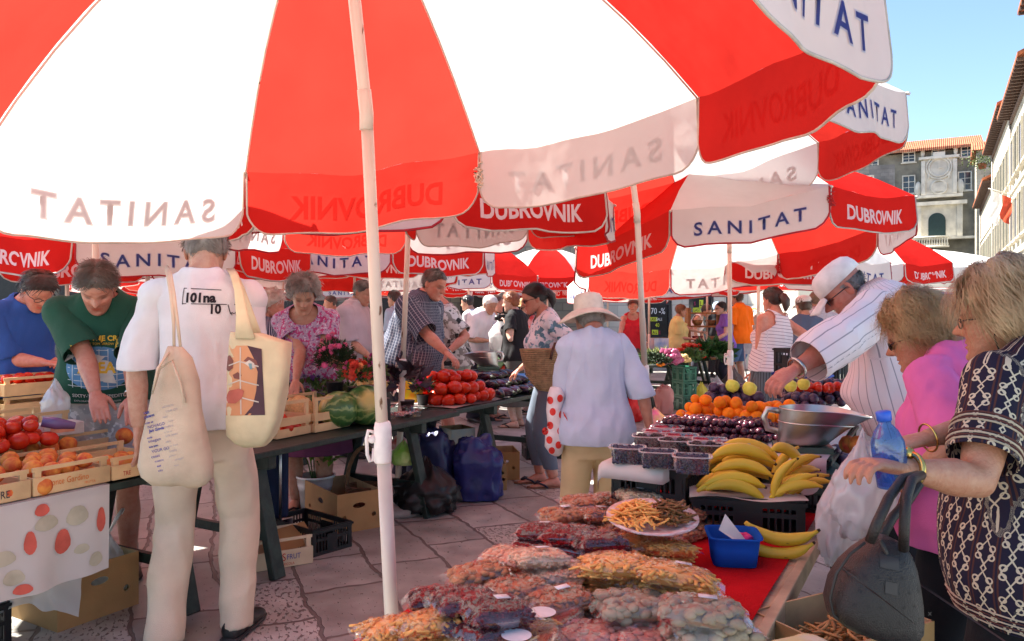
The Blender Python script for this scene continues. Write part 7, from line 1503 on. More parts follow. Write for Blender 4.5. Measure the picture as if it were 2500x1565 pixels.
 for o in [.108, .11, .12]+list(np.linspace(.14, .34, 6))+list(np.linspace(.345, .80, 7)):
  s0 = 1.16 if o < .342 else 1.60; G.append([bd(s, o, ZB+z+(-.045 if o < .109 else -.012 if o < .115 else 0)+.002*math.sin(s*11+o*9)) for s, z in [(s0-.004, -.050), (s0-.004, -.02), (s0+.006, 0)]+[(q_, 0) for q_ in np.linspace(s0+.05, 3.05, 22)]])
 q.grid(G); t = q.obj('white_board_cover', [cloth('white_oilcloth', (.74, .68, .64), (.4, .35, .33), .15)]); tag(t, 'white oilcloth laid over the crates under the berries', 'tablecloth'); md = t.modifiers.new('s', 'SOLIDIFY'); md.thickness = .004
 # punnets
 pf = film('clear_punnet', (1, 1, 1), .78, .08, .09, .2, 12)
 berry = {'blueberries': (mat('blueberry', (.018, .02, .045), .5, scale=90, col2=(.06, .065, .11)), .0062), 'blackberries': (mat('blackberry', (.015, .008, .018), .3, bump=.8, bscale=330), .0105), 'raspberries': (mat('raspberry', (.42, .012, .045), .45, bump=.8, bscale=330), .0095)}
 def rsq(w_, d_, z, n=32): a = np.linspace(0, 6.2832, n, endpoint=False); c, s = np.cos(a), np.sin(a); return np.c_[np.sign(c)*abs(c)**.45*w_, np.sign(s)*abs(s)**.45*d_, np.full(n, z)]
 qp = MB(); qp.rings([rsq(.052, .036, .001), rsq(.058, .042, .045), rsq(.060, .044, .055)], cap=False); qp.rings([rsq(.060, .044, .055), rsq(.066, .050, .055), rsq(.066, .050, .0585), rsq(.0595, .0435, .0585)], 1, False); qp.add(np.vstack([rsq(.052, .036, .0012), [[0, 0, .0012]]]), [(i, (i+1) % 32, 32) for i in range(32)]); pm = qp.mesh('tray', [pf, film('punnet_rim', (1, 1, 1), .7, .1, .45, .2, 12)])
 bmesh_ = {}
 for k, (m_, r_) in berry.items():
  q = MB(); rs_ = np.random.default_rng(len(k))
  for z in np.arange(r_+.003, .056, r_*1.7):
   for i in range(int(.0085/(r_*r_)*.42)): q.ball((rs_.uniform(-.048, .048), rs_.uniform(-.034, .034), z+rs_.normal()*.002), r_*(.85+.3*rs_.random()), 7, 5)
  bmesh_[k] = q.mesh(k, [m_])
 plist = [('blueberries', 1532, 1098, 'leftmost'), ('blueberries', 1607, 1108, 'middle'), ('blueberries', 1690, 1120, 'rightmost'), ('blackberries', 1585, 1070, 'leftmost'), ('blackberries', 1650, 1080, 'middle'), ('blackberries', 1722, 1090, 'rightmost'), ('raspberries', 1608, 1058, 'leftmost of the row'), ('raspberries', 1664, 1068, 'middle of the row'), ('raspberries', 1732, 1078, 'rightmost of the row'), ('raspberries', 1632, 1048, 'nearest the cherry plums'), ('raspberries', 1786, 1086, 'half hidden by the bananas')]
 for k, px, py, pos in plist:
  p = onz(px, py, ZB+.05); p.z = ZB+.004; t = thing('berry_punnet', 'clear plastic punnet of %s, %s' % (k, pos), 'punnet', p, R_(-12), 'clear punnets of berries'); o = bpy.data.objects.new('tray', pm); COL.objects.link(o); o.parent = t
  o = bpy.data.objects.new(k, bmesh_[k]); COL.objects.link(o); o.location = p; o.rotation_euler = (0, 0, R_(-12)); tag(o, '%s filling the %s punnet' % (k, pos), k, None, 'stuff')
 # cherry plums, apricots, plums, pears
 q = MB(); Gt = [[np.array(onz(1632+250*u-20*v, 1072+28*u-52*v, ZB+.008)) for u in np.linspace(0, 1, 8)] for v in np.linspace(0, 1, 5)]; q.grid(Gt); t = q.obj('fruit_tray', [film('clear_punnet', (1, 1, 1), .78, .08, .09, .2, 12)]); tag(t, 'flat clear tray under the heap of cherry plums', 'tray'); t.modifiers.new('s', 'SOLIDIFY').thickness = .003
 c0 = onz(1752, 1062, ZB+.01); pile('cherry', (c0.x, c0.y, ZB+.008), .27, .15, .0165, 3, 'small dark cherry plum in the heap behind the raspberries', 'heap of cherry plums', 21, rz=R_(-8), sp=1.9, shrink=1.6, cat='plum', name='cherry_plum')
 tr = mat('clear_tray', (.8, .8, .8), .2)
 for i, (px, py) in enumerate(((1712, 1020), (1785, 1030), (1862, 1042), (1915, 1040))):
  p = onz(px, py, ZB+.03); p.z = ZB+.004; t = thing('fruit_basin', ['clear basin of apricots on the left', 'clear basin of apricots in the middle', 'clear basin of apricots left of the steel scoop', 'clear basin of apricots behind the steel scoop'][i], 'basin', p, 0, 'clear basins of apricots'); q = MB(); q.rings([rsq(.070, .06, .001), rsq(.085, .072, .05), rsq(.092, .08, .052), rsq(.085, .072, .053)], cap=False); q.obj('basin', [pf], t)
  pile('apricot', (p.x, p.y, ZB+.006), .075, .055, .029, 3, 'bright orange apricot heaped between the plums and the cherry plums', 'heap of apricots', 40+i, rz=0, sp=1.8, shrink=.5)
 for (px, py, kk, ax, ay, r_, ly, nm, gp) in ((1790, 1000, 'plum', .16, .085, .030, 3, 'dark blue plum behind the apricots', 'heap of plums behind the apricots'), (2000, 985, 'plum', .20, .12, .030, 3, 'dark plum right of the blue crate of grapes', 'heap of plums beside the grapes'), (1955, 1000, 'plum', .09, .07, .027, 2, 'plum beside the hand of the stall holder', 'plums by the stall holder')):
  p = onz(px, py, ZB+.0); pile(kk, (p.x, p.y, ZB+.004), ax, ay, r_, ly, nm, gp, px, rz=R_(-10))
 for i, (px, py) in enumerate(((1788, 950), (1830, 957), (1885, 950))): p = onz(px, py+8, ZB+.10); fruit('apple', (p.x, p.y, ZB+.135), .037, ['yellow-green apple, leftmost above the plums', 'yellow-green apple, middle one above the plums', 'yellow-green apple, nearest the sleeve'][i], 'yellow-green apples', (.3*i, .4, i))
 p = onz(1945, 965, ZB); pile('grape', (p.x+.0, p.y+.12, ZB+.06), .13, .09, .0135, 4, 'pale green grape heaped by the blue crate', 'heap of green grapes', 33, shrink=.7)
 pcrate('small blue plastic crate of grapes under the sleeve of the stall holder', (p.x+.08, p.y+.04, ZB+.004), .22, .3, .12, R_(25), 'blue'); pcrate('black plastic crate behind the grapes', (p.x+.16, p.y+.46, ZB+.004), .4, .3, .26, R_(10))
 pile('nectarine' if False else 'apricot', (p.x+.02, p.y-.04, ZB+.02), .03, .03, .03, 1, 'single apricot in front of the steel scoop', 'single apricot', 3)
 for k, (px, py, Y) in enumerate(((1962, 938, 3.9), (1930, 942, 3.75))): pp = at(px, py, Y); fruit('apple', pp, .031, ['yellow apple beside the blue crate of grapes', 'yellow apple against the sleeve'][k], None, (0, 0, k))
 p2 = onz(2015, 952, ZB+.1); pile('tomato', (p2.x, p2.y, ZB+.09), .12, .05, .028, 1, 'small red fruit above the right-hand plums', 'small red fruits above the plums', 8, rz=0)
 scale_pan('large steel scale scoop on the nearest stall beside the bananas', at(1958, 1082, 2.95), .31, R_(-14), base=.17)
 p = onz(2005, 1120, .86); pile('plum', (p.x, p.y, .80), .07, .10, .028, 3, 'plum in the tray behind the banana crate', 'plums behind the banana crate', 55); t = thing('plum_stand', 'grey tray of plums standing behind the banana crate', 'tray', (p.x, p.y, TZ)); q = MB(); q.box((0, 0, .045), (.20, .26, .09)); bevel(q.obj('tray', [mat('grey_tray', (.25, .22, .22), .5)], t, False))
 pb = onz(2018, 1108, .84); t = thing('small_jar', 'small jar with a dark blue lid behind the bananas', 'jar', (pb.x, pb.y-.16, TZ)); q = MB(); q.lathe([(0, 0), (.033, 0), (.035, .12), (.028, .14)], 16, cap=True); q.obj('glass', [mat('grey_jar', (.35, .33, .36), .25)], t); q = MB(); q.lathe([(0, .14), (.031, .14), (.031, .175), (0, .175)], 16, cap=True); q.obj('lid', [mat('navy_lid', (.02, .03, .13), .4)], t)
 for px, Y in ((2070, 2.95), (2095, 2.9)): pp = at(px, 1085, Y); fruit('peach', pp, .034, 'red peach behind the scoop, %s' % ('left one' if px < 2080 else 'right one by the wrist'), 'red peaches behind the scoop')
 # white bags hanging at the right of the table
 wb = film('white_bag', (1, 1, 1), .8, .3, .72, .5, 10)
 for i, (px, py, Y, sz) in enumerate(((2050, 1400, 2.36, (.13, .10, .24)), (2105, 1345, 2.24, (.17, .10, .24)))):
  p = at(px, py, Y); t = blob_bag(['white plastic bags hanging from the right edge of the nearest table', 'thin white carrier bag hanging beside the pink T-shirt'][i], p, sz, wb, 17+i, flatb=False, amp=.30, sc=3.2)
 carton('cardboard box of dried strips right of the nearest table', (.72, 1.72, .50), .34, .26, .20, R_(28), holes=False); t = thing('folding_stool', 'low green stool carrying the box of dried strips', 'stool', (.80, 1.90, 0), R_(28)); q = MB(); q.box((.04, -.02, .48), (.36, .30, .03)); q.obj('seat', [GREEN()], t, False)
 for sx in (-.1, .18):
  for sy in (-.13, .09): q = MB(); q.beam((sx, sy, .47), (sx, sy, 0), .035, .035); q.obj('leg', [GREEN()], t, False)
 q = MB(); strands(q, (.80, 1.92, .60), .16, .12, .075, 260, .055, .005, 12); t = q.obj('dried_strips', [mat('pale_strips', (.55, .30, .10), .6, scale=30)]); tag(t, 'heap of pale brown dried strips in the box right of the table', 'dried fruit', kind='stuff')
 p = at(1950, 1575, 1.62); t = thing('flour_sack', 'yellow and white printed sack at the bottom right below the handbag', 'sack', (p.x, p.y, p.z-.09), .4); q = MB(); q.ball((0, 0, .045), (.085, .05, .055), 26, 18, fn=lambda v: np.sign(v)*np.abs(v)**.6*(1+.08*vnoise(v*3))[:, None]); q.obj('sack', [mat('yellow_sack', (.70, .58, .04), .45, scale=7, col2=(.72, .70, .66))], t)
 t = thing('crate_stand', 'upturned green stool holding the yellow sack', 'stool', (p.x, p.y, 0), .4); q = MB(); q.box((0, 0, (p.z-.09)-.02), (.3, .2, .03)); q.obj('seat', [GREEN()], t, False)
 for sx in (-.12, .12):
  for sy in (-.07, .07): q = MB(); q.beam((sx, sy, p.z-.12), (sx, sy, 0), .03, .03); q.obj('leg', [GREEN()], t, False)
def build_far_stalls():
 g1 = mat('leaf_green', (.045, .095, .022), .6); g2 = mat('leaf_dark', (.022, .05, .018), .6); chard = mat('chard_leaf', (.03, .10, .02), .45, scale=5)
 for i, (px, Y, lab) in enumerate(((1572, 10.3, 'near far-side vegetable table by the pole of the sun hat woman'), (1676, 11.95, 'far-side vegetable table with the chard'), (1500, 9.4, 'far-side table hidden behind the sun hat woman'))):
  p = at(px, HZ, Y); trestle_table(lab, (p.x, p.y), 1.75, .85)
 def at0(px, Y): p = at(px, HZ, Y); return p
 def herb(lab, px, Y, R, n, ln, wd, m, seed, name='herb_bunch', cat='herbs'):
  p = at0(px, Y); t = thing(name, lab, cat, (p.x, p.y, TZ)); q = MB(); leaves(q, (0, 0, .03), R, n, ln, wd, 0, seed, .15); q.obj('leaves', [m], t, False); q = MB()
  for k in range(14): q.tube([(-R[0]*.9-.08, (k-7)*.012, .02), (0, (k-7)*.018, .05)], .004, 4)
  q.obj('stalks', [mat('pale_stalk', (.35, .42, .14), .6)], t)
 herb('curly dark parsley at the near corner of the vegetable table', 1600, 10.5, (.20, .18, .16), 700, .05, .016, g2, 41)
 herb('bunch of dill behind the parsley', 1588, 11.3, (.2, .2, .15), 420, .07, .006, g1, 42)
 herb('rocket leaves between potatoes and small tomatoes', 1690, 11.9, (.17, .2, .13), 300, .07, .02, g1, 43)
 herb('big heap of chard leaves at the right end of the table', 1735, 12.4, (.30, .26, .22), 330, .16, .05, chard, 44, 'chard_heap', 'chard')
 herb('pale leeks behind the red onions', 1608, 11.6, (.2, .15, .07), 120, .16, .018, mat('leek', (.45, .50, .22), .5), 45, 'leek_bunch', 'leeks')
 for px, Y, k, r_, ax, ay, ly, nm, gp in ((1632, 11.0, 'onion', .045, .22, .16, 3, 'red onion heaped on the vegetable table', 'heap of red onions'), (1655, 11.3, 'potato', .038, .16, .14, 2, 'yellow potato heaped right of the red onions', 'heap of potatoes'), (1692, 12.5, 'tomato', .05, .28, .22, 3, 'red tomato in the heap left of the chard', 'tomatoes left of the chard'), (1612, 10.45, 'apricot', .03, .05, .04, 1, 'orange carrot top beside the parsley', 'carrots by the parsley')):
  p = at0(px, Y); pile(k, (p.x, p.y, TZ), ax, ay, r_, ly, nm, gp, px, upright=True, cat='carrot' if 'carrot' in nm else None, name='carrot' if 'carrot' in nm else None)
 for i in range(3): p = at0(1668, 11.15); pcrate(['green plastic crate at the bottom of the stack under the vegetable table', 'green plastic crate in the middle of the stack under the vegetable table', 'green plastic crate on top of the stack under the vegetable table'][i], (p.x, p.y, .215*i), .22, .32, .21, R_(18), 'green')
 pinkb = film('pink_mesh_bag', (.95, .55, .52), .85, .5, .75, .3, 20); wh = film('white_bag', (1, 1, 1), .8, .3, .72, .5, 10)
 for px, Y, sz, m, lab, kn in ((1620, 10.9, (.26, .22, .46), pinkb, 'tall pink carrier bag leaning on the leg of the vegetable table', False), (1750, 12.3, (.34, .28, .40), wh, 'white carrier bag right of the vegetable table', True), (1712, 12.0, (.24, .2, .34), mat('yellow_bag', (.62, .52, .05), .35, scale=5), 'yellow carrier bag under the chard', True), (1545, 10.1, (.26, .2, .40), mat('scarlet_bag', (.62, .02, .02), .35), 'scarlet carrier bag with white lettering by the woman in the sun hat', True), (1598, 9.8, (.24, .2, .22), mat('pink_yellow_bag', (.72, .16, .25), .35, scale=8, col2=(.65, .55, .12)), 'pink and yellow bag on the paving beside the pole', True), (1690, 11.7, (.22, .2, .24), mat('grey_net', (.24, .17, .16), .7), 'grey net sack of onions beside the green crates', True), (1790, 12.8, (.4, .3, .5), mat('dark_grey_bag', (.10, .09, .085), .5), 'dark grey bag behind the orange shirt man', True)):
  p = at0(px, Y); o = blob_bag(lab, (p.x, p.y, 0), sz, m, px % 13, knot=kn)
 p = at0(1720, 13.3); carton('brown cardboard box on the table in front of the violet T-shirt', (p.x, p.y, TZ), .5, .35, .2, 0)
 p = at0(1650, 12.6); carton('white and blue printed box beside the woman in yellow', (p.x-.35, p.y, TZ), .25, .2, .3, .2, holes=False, m=mat('white_blue_box', (.65, .68, .72), .5, scale=6, col2=(.10, .25, .55)))
 trestle_table('table behind the tomatoes where the woman in yellow stands', at0(1640, 12.9)[:2], 2.4, .6)
 p = at0(1718, 14.6); t = thing('wooden_rack', 'narrow wooden rack with bowls beside the woman in yellow', 'rack', (p.x, p.y, 0)); wd = mat('rack_wood', (.30, .16, .06), .7)
 for sx in (-.3, .3): q = MB(); q.box((sx, 0, .75), (.05, .3, 1.5)); q.obj('post', [wd], t, False)
 for z in (.55, .85, 1.15, 1.4): q = MB(); q.box((0, 0, z), (.54, .28, .03)); q.obj('shelf', [wd], t, False)
 for i, (dx, z, c) in enumerate(((-.12, .87, (.30, .04, .07)), (.14, .87, (.25, .16, .08)), (-.12, 1.17, (.30, .2, .08)), (.12, 1.17, (.2, .12, .05)))):
  b = thing('bowl', ['red striped bowl on the lower shelf of the rack', 'brown bowl on the lower shelf of the rack', 'straw bowl on the upper shelf of the rack', 'dark bowl on the upper shelf of the rack'][i], 'bowl', (p.x+dx, p.y-.02, z)); q = MB(); q.lathe([(0, 0), (.06, 0), (.11, .1), (.10, .1), (.05, .01), (0, .01)], 14); q.obj('bowl_body', [mat('bowl_%d' % i, c, .6)], b)
 p = at0(1853, 13.0); t = thing('folding_chair', 'grey folding chair behind the orange shirt man', 'chair', (p.x, p.y, 0)); st = mat('grey_metal', (.35, .36, .37), .4)
 for sx in (-.19, .19): q = MB(); q.tube([(sx, -.2, 0), (sx, .12, .46), (sx, .2, .88)], .012, 6); q.tube([(sx, .22, 0), (sx, -.18, .45)], .012, 6); q.obj('leg', [st], t)
 q = MB(); q.box((0, -.02, .46), (.38, .36, .02)); q.obj('seat', [st], t, False); q = MB(); q.box((0, .19, .80), (.38, .02, .18)); q.obj('backrest', [st], t, False)
 for px, Y, lab in ((1862, 15.5, 'light cloth bags hanging by the white poster'), (1835, 16.5, 'brown straw basket hanging by the white poster')): p = at(px, 815, Y); blob_bag(lab, p, (.4, .25, .5), mat('bag_%d' % px, (.5, .42, .36) if px > 1850 else (.24, .13, .06), .8), px % 11, knot=False)
def build_carried():
 # cotton bag on the back of the white T-shirt man
 Y = 3.06; t = thing('cotton_bag', 'natural cotton shoulder bag printed with blue words on the back of the man in white', 'bag', at(430, 1180, Y)); off = -np.array(t.location); q = MB()
 ringbag(q, [(846, 410, 446, .25), (875, 398, 462, .5), (930, 380, 482, .8), (1000, 362, 496, 1), (1080, 346, 510, 1.1), (1135, 336, 518, 1.1), (1165, 342, 516, 1.0), (1182, 368, 502, .7), (1188, 405, 480, .3)], Y, .055, 44); V = q.V(); n_ = vnormals(V, q.f); V = V+n_*(.010*vnoise(V*np.array([16, 16, 5]), 2)+.006*(1-abs(vnoise(V*np.array([30, 30, 8]), 5))*2))[:, None]
 q2 = MB(); q2.add(V+off, q.f); cm = mat('natural_cotton', (.62, .50, .36), .85, scale=6, bump=.2, bscale=180); body = q2.obj('pouch', [cm], t); bv = bvh_of(q2.V(), q.f)
 q = MB()
 for dx in (0, 16): q.tube([wpt(425+dx, 850, Y)+off, wpt(424+dx*.6, 790, Y+.01)+off, wpt(418+dx*.4, 720, Y+.06)+off, wpt(410+dx*.3, 668, Y+.14)+off, wpt(405, 650, Y+.28)+off], [.006, .007, .008, .009, .009], 6, flat=.5)
 q.tube([wpt(412, 860, Y-.02)+off, wpt(385, 900, Y-.07)+off, wpt(372, 960, Y-.08)+off, wpt(390, 900, Y-.05)+off, wpt(420, 880, Y-.05)+off, wpt(440, 935, Y-.06)+off, wpt(452, 985, Y-.06)+off], .005, 6); q.obj('strap', [cm], t)
 o = wpt(432, 1120, Y)+off-np.array([0, .3, 0]); its = []
 wl = ['HIER', 'gestern', 'to kar se', 'NOVAGO', 'Jan Govis', 'rovis', 'smagam', 'kde jsem', 'YOUR GO', 'cosas', 'mettre', 'tuoi', 'niks']; rs = random.Random(4); yy = .20
 for i in range(13):
  its.append((wl[i], -.075+rs.random()*.02, yy-i*.019, rs.choice([.013, .016, .010]), 0, {'sub': 0, 'bold': rs.choice([0, .03])})); its.append((wl[(i*5+3) % 13], .0+rs.random()*.03, yy-i*.019+.006, rs.choice([.011, .014, .009]), 1, {'sub': 0}))
 a = R_(14); decal('print', its, o, (math.cos(a), 0, math.sin(a)), (-math.sin(a), 0, math.cos(a)), (0, 1, 0), bv, [mat('blue_bag_ink', (.05, .06, .28), .8), mat('grey_bag_ink', (.34, .32, .34), .8)], t, .0025)
 # bag with a portrait photograph
 Y = 3.22; t = thing('portrait_bag', 'cream paper shopping bag with a smiling face, carried by the man in white', 'bag', at(620, 1090, Y)); off = -np.array(t.location); q = MB()
 ringbag(q, [(812, 570, 640, .75), (836, 568, 712, .9), (900, 562, 706, 1), (960, 560, 698, 1), (1020, 556, 686, 1), (1062, 558, 672, .9), (1082, 580, 656, .75), (1092, 596, 648, .4)], Y, .075, 48, sq=.42); V = q.V(); n_ = vnormals(V, q.f); V = V+n_*(.007*vnoise(V*np.array([14, 14, 9]), 3)+.004*(1-abs(vnoise(V*22, 7))*2))[:, None]
 q2 = MB(); q2.add(V+off, q.f); pm_ = mat('cream_paper_bag', (.62, .55, .34), .6, scale=5, bump=.25, bscale=40); q2.obj('pouch', [pm_], t); bv = bvh_of(q2.V(), q.f)
 q = MB(); q.grid([[wpt(x0+(x1-x0)*u, y, yy)+off for u in np.linspace(0, 1, 5)] for y, x0, x1, yy in ((826, 574, 622, Y-.07), (770, 576, 606, Y-.03), (710, 572, 594, Y+.02), (672, 562, 582, Y+.10), (655, 552, 572, Y+.22))]); q.grid([[wpt(x0+(x1-x0)*u, y, yy)+off for u in np.linspace(0, 1, 5)] for y, x0, x1, yy in ((820, 612, 640, Y+.05), (760, 600, 618, Y+.08), (700, 582, 596, Y+.14), (662, 562, 578, Y+.24))]); o_2 = q.obj('strap', [pm_], t); o_2.modifiers.new('s', 'SOLIDIFY').thickness = .004
 px2 = lambda pts: [((x-562)*Y/F, (1010-y)*Y/F) for x, y in pts]; its = []
 def pg(pts, mi): its.append((poly2(px2(pts), 2), 0, 0, 1, mi))
 pg([(563, 1010), (564, 860), (572, 842), (618, 842), (652, 850), (650, 900), (646, 950), (640, 985), (626, 1008)], 0)      # face
 pg([(618, 842), (652, 850), (656, 920), (660, 1008), (612, 1008), (632, 985), (640, 950), (644, 905), (634, 872)], 1)      # hair
 pg([(563, 900), (564, 868), (575, 865), (584, 878), (582, 896), (572, 904)], 2); pg([(610, 878), (620, 868), (640, 876), (645, 890), (628, 884)], 2)
 pg([(612, 884), (624, 876), (636, 884), (638, 896), (624, 892)], 3); pg([(622, 884), (630, 884), (632, 898), (626, 898)], 4)
 pg([(582, 912), (596, 905), (606, 912), (600, 922), (586, 920)], 2); pg([(563, 968), (572, 950), (600, 944), (612, 950), (606, 968), (590, 980), (570, 980)], 5); pg([(566, 962), (578, 953), (602, 950), (604, 958), (592, 968), (572, 969)], 3)
 for y0 in (880, 925, 965): pg([(562, y0+12), (600, y0-2), (646, y0+10), (646, y0+13), (600, y0+1), (562, y0+15)], 3)
 pg([(600, 846), (603, 846), (605, 1006), (602, 1006)], 3)
 decal('face_print', its, wpt(562, 1010, Y)+off-np.array([0, .35, 0]), (1, 0, 0), (0, 0, 1), (0, 1, 0), bv, [mat('print_skin', (.60, .27, .12), .6, scale=6, col2=(.66, .36, .18)), mat('print_hair', (.075, .03, .045), .6), mat('print_brow', (.22, .08, .06), .6), mat('print_white', (.66, .60, .50), .6), mat('print_iris', (.18, .32, .34), .6), mat('print_lip', (.50, .13, .09), .6)], t, .002)
 # straw basket of the ponytail woman
 Y = 5.72; t = thing('straw_basket', 'large straw shopping basket on the arm of the ponytail woman', 'basket', at(1335, 955, Y)); off = -np.array(t.location); q = MB(); rws = []
 for i in range(15): f = i/14; rws.append((852+100*f, 1268+24*f+22*f**5, 1404-20*f**2, 1-.30*f))
 rws.append((956, 1335, 1372, .2)); ringbag(q, rws, Y, .12, 40, sq=.9); sm_ = mat('straw_weave', (.68, .46, .24), .8, scale=30, var=.15); N, L, B = nodes(sm_); tc = N.new('ShaderNodeTexCoord'); wv = N.new('ShaderNodeTexWave'); wv.inputs['Scale'].default_value = 22; wv.bands_direction = 'Z'; wv.inputs['Distortion'].default_value = 2; wv.inputs['Detail Scale'].default_value = 6; L.new(tc.outputs['Object'], wv.inputs['Vector']); bp = N.new('ShaderNodeBump'); bp.inputs['Distance'].default_value = .02; L.new(wv.outputs['Fac'], bp.inputs['Height']); L.new(bp.outputs[0], B.inputs['Normal'])
 q2 = MB(); q2.add(q.V()+off, q.f); q2.obj('woven_body', [sm_], t); q = MB()
 for x in (1352,): q.tube([wpt(x-8, 878, Y-.13)+off, wpt(x-4, 858, Y-.13)+off, wpt(x+3, 838, Y-.08)+off, wpt(x+14, 836, Y)+off], .010, 6, flat=.5)
 q.obj('leather_handle', [mat('brown_leather', (.09, .035, .02), .5)], t)
 # polka-dot bag
 Y = 4.12; t = thing('dotted_bag', 'white plastic bag with big red dots beside the woman in the sun hat', 'bag', at(1348, 1105, Y)); off = -np.array(t.location); q = MB(); ringbag(q, [(945, 1342, 1368, .4), (965, 1333, 1374, .8), (1000, 1333, 1374, 1), (1035, 1335, 1376, 1), (1062, 1330, 1378, 1), (1088, 1330, 1376, .9), (1104, 1342, 1370, .6), (1110, 1352, 1364, .2)], Y, .06, 36); V = q.V(); n_ = vnormals(V, q.f); V = V+n_*(.012*vnoise(V*12, 3))[:, None]; q2 = MB(); q2.add(V+off, q.f); q2.obj('pouch', [mat('white_carrier', (.80, .74, .74), .35)], t); bv = bvh_of(q2.V(), q.f)
 its = [(poly2(ell2(.016, .020, 18), 1), (x-1330)*Y/F, (1110-y)*Y/F, 1, 0) for x, y in ((1342, 975), (1366, 970), (1348, 1002), (1370, 1010), (1342, 1035), (1366, 1048), (1340, 1070), (1362, 1082), (1346, 1096), (1330, 1050))]; decal('dots', its, wpt(1330, 1110, Y)+off-np.array([0, .3, 0]), (1, 0, 0), (0, 0, 1), (0, 1, 0), bv, [mat('red_dot', (.70, .03, .02), .4)], t, .002)
 # handbag
 Y = 1.50; t = thing('handbag', 'dark grey-brown leather handbag hanging from the arm of the woman in navy', 'handbag', at(2130, 1555, Y)); off = -np.array(t.location); q = MB(); ringbag(q, [(1308, 2128, 2172, .35), (1322, 2112, 2200, .55), (1345, 2086, 2214, .8), (1380, 2056, 2224, .95), (1420, 2034, 2230, 1.05), (1465, 2022, 2234, 1.1), (1500, 2030, 2236, 1.08), (1525, 2062, 2236, 1), (1545, 2112, 2228, .8), (1556, 2160, 2205, .4)], Y, .070, 48); V = q.V(); n_ = vnormals(V, q.f); V = V+n_*(.004*vnoise(V*18, 3))[:, None]; q2 = MB(); q2.add(V+off, q.f); lm = mat('grey_brown_leather', (.022, .017, .014), .42, scale=5, bump=.35, bscale=320, var=.12, spec=.4); q2.obj('body', [lm], t); bv = bvh_of(q2.V(), q.f)
 q = MB()
 for pts in ([(2124, 1322, -.06), (2140, 1280, -.07), (2170, 1215, -.04), (2205, 1168, .02), (2240, 1160, .08)], [(2206, 1342, -.05), (2208, 1280, -.07), (2212, 1215, -.05), (2226, 1172, .0), (2250, 1160, .07)], [(2150, 1315, .06), (2180, 1262, .09), (2215, 1225, .1), (2245, 1180, .11)]): q.tube([wpt(x, y, Y+d)+off for x, y, d in pts], .0095, 10)
 q.obj('handle', [lm], t); q = MB(); q.tube([wpt(x, y, Y-.03)+off for x, y in ((2112, 1324), (2075, 1352), (2042, 1400), (2026, 1460), (2034, 1500), (2066, 1528), (2118, 1548), (2170, 1558))], .003, 6); q.tube([wpt(x, y, Y-.045)+off for x, y in ((2150, 1318), (2164, 1350), (2168, 1400), (2166, 1450))], .004, 6); q.obj('seam', [mat('dark_piping', (.03, .025, .022), .5)], t)
 its = []; rs = random.Random(2)
 for i in range(7):
  for j in range(6): its.append((['o', '+', 'x'][(i+j) % 3], .02+.022*i+.011*(j % 2), .03+.026*j, .011, 0, {'sub': 0, 'bold': .02}))
 its.append((poly2([(0, 0), (.034, -.006), (.036, .014), (.004, .022)], 1), .072, .155, 1, 1)); its.append((poly2([(0, 0), (.022, -.005), (.024, .016), (.003, .02)], 1), .075, .112, 1, 1)); decal('embossed_pattern', its, wpt(2022, 1556, Y)+off-np.array([0, .3, 0]), (1, 0, 0), (0, 0, 1), (0, 1, 0), bv, [mat('embossed_dark', (.018, .014, .013), .5), mat('leather_tab', (.045, .036, .03), .45)], t, .0012)
 # blue bottle in her hand
 p = at(2172, 1118, 1.645); t = thing('blue_bottle', 'blue plastic water bottle held by the woman in navy', 'bottle', p); t.rotation_euler = (0, R_(-8), 0); q = MB(); q.lathe([(.0, -.06), (.032, -.06), (.034, .015), (.033, .035), (.024, .058), (.013, .072), (.0125, .082)], 24, cap=True); q.obj('bottle_body', [film('blue_plastic_bottle', (.28, .55, .98), .78, .06, .22, .25, 16)], t); q = MB(); q.lathe([(0, .080), (.015, .080), (.0155, .098), (.013, .100), (0, .100)], 20, cap=True); q.obj('cap', [mat('blue_cap', (.03, .11, .55), .4)], t); q = MB(); q.lathe([(0, -.055), (.030, -.055), (.031, .01), (0, .01)], 20, cap=True); q.obj('water', [film('blue_water', (.35, .65, 1.0), .85, .05, .1, .1, 10)], t)
 p = at(1222, 858, 9.75); blob_bag('thin plastic bag of shopping held by the woman in the white vest', p, (.30, .2, .42), film('milky_film', (.95, .95, .95), .75, .25, .62, .5, 12), 21)
 p = at(1229, 776, 9.7); t = thing('camera', 'black camera in the hands of the red-haired woman', 'camera', p); q = MB(); q.box((0, 0, 0), (.13, .06, .09)); bevel(q.obj('camera_body', [mat('camera_black', (.015, .015, .016), .4)], t, False), .01); q = MB(); q.rings([[(-.04-d, r_*math.cos(a), r_*math.sin(a)) for a in np.linspace(0, 6.28, 16)[:-1]] for d, r_ in ((0, .035), (.07, .03))]); q.obj('lens', [mat('camera_black', (.015, .015, .016), .4)], t)
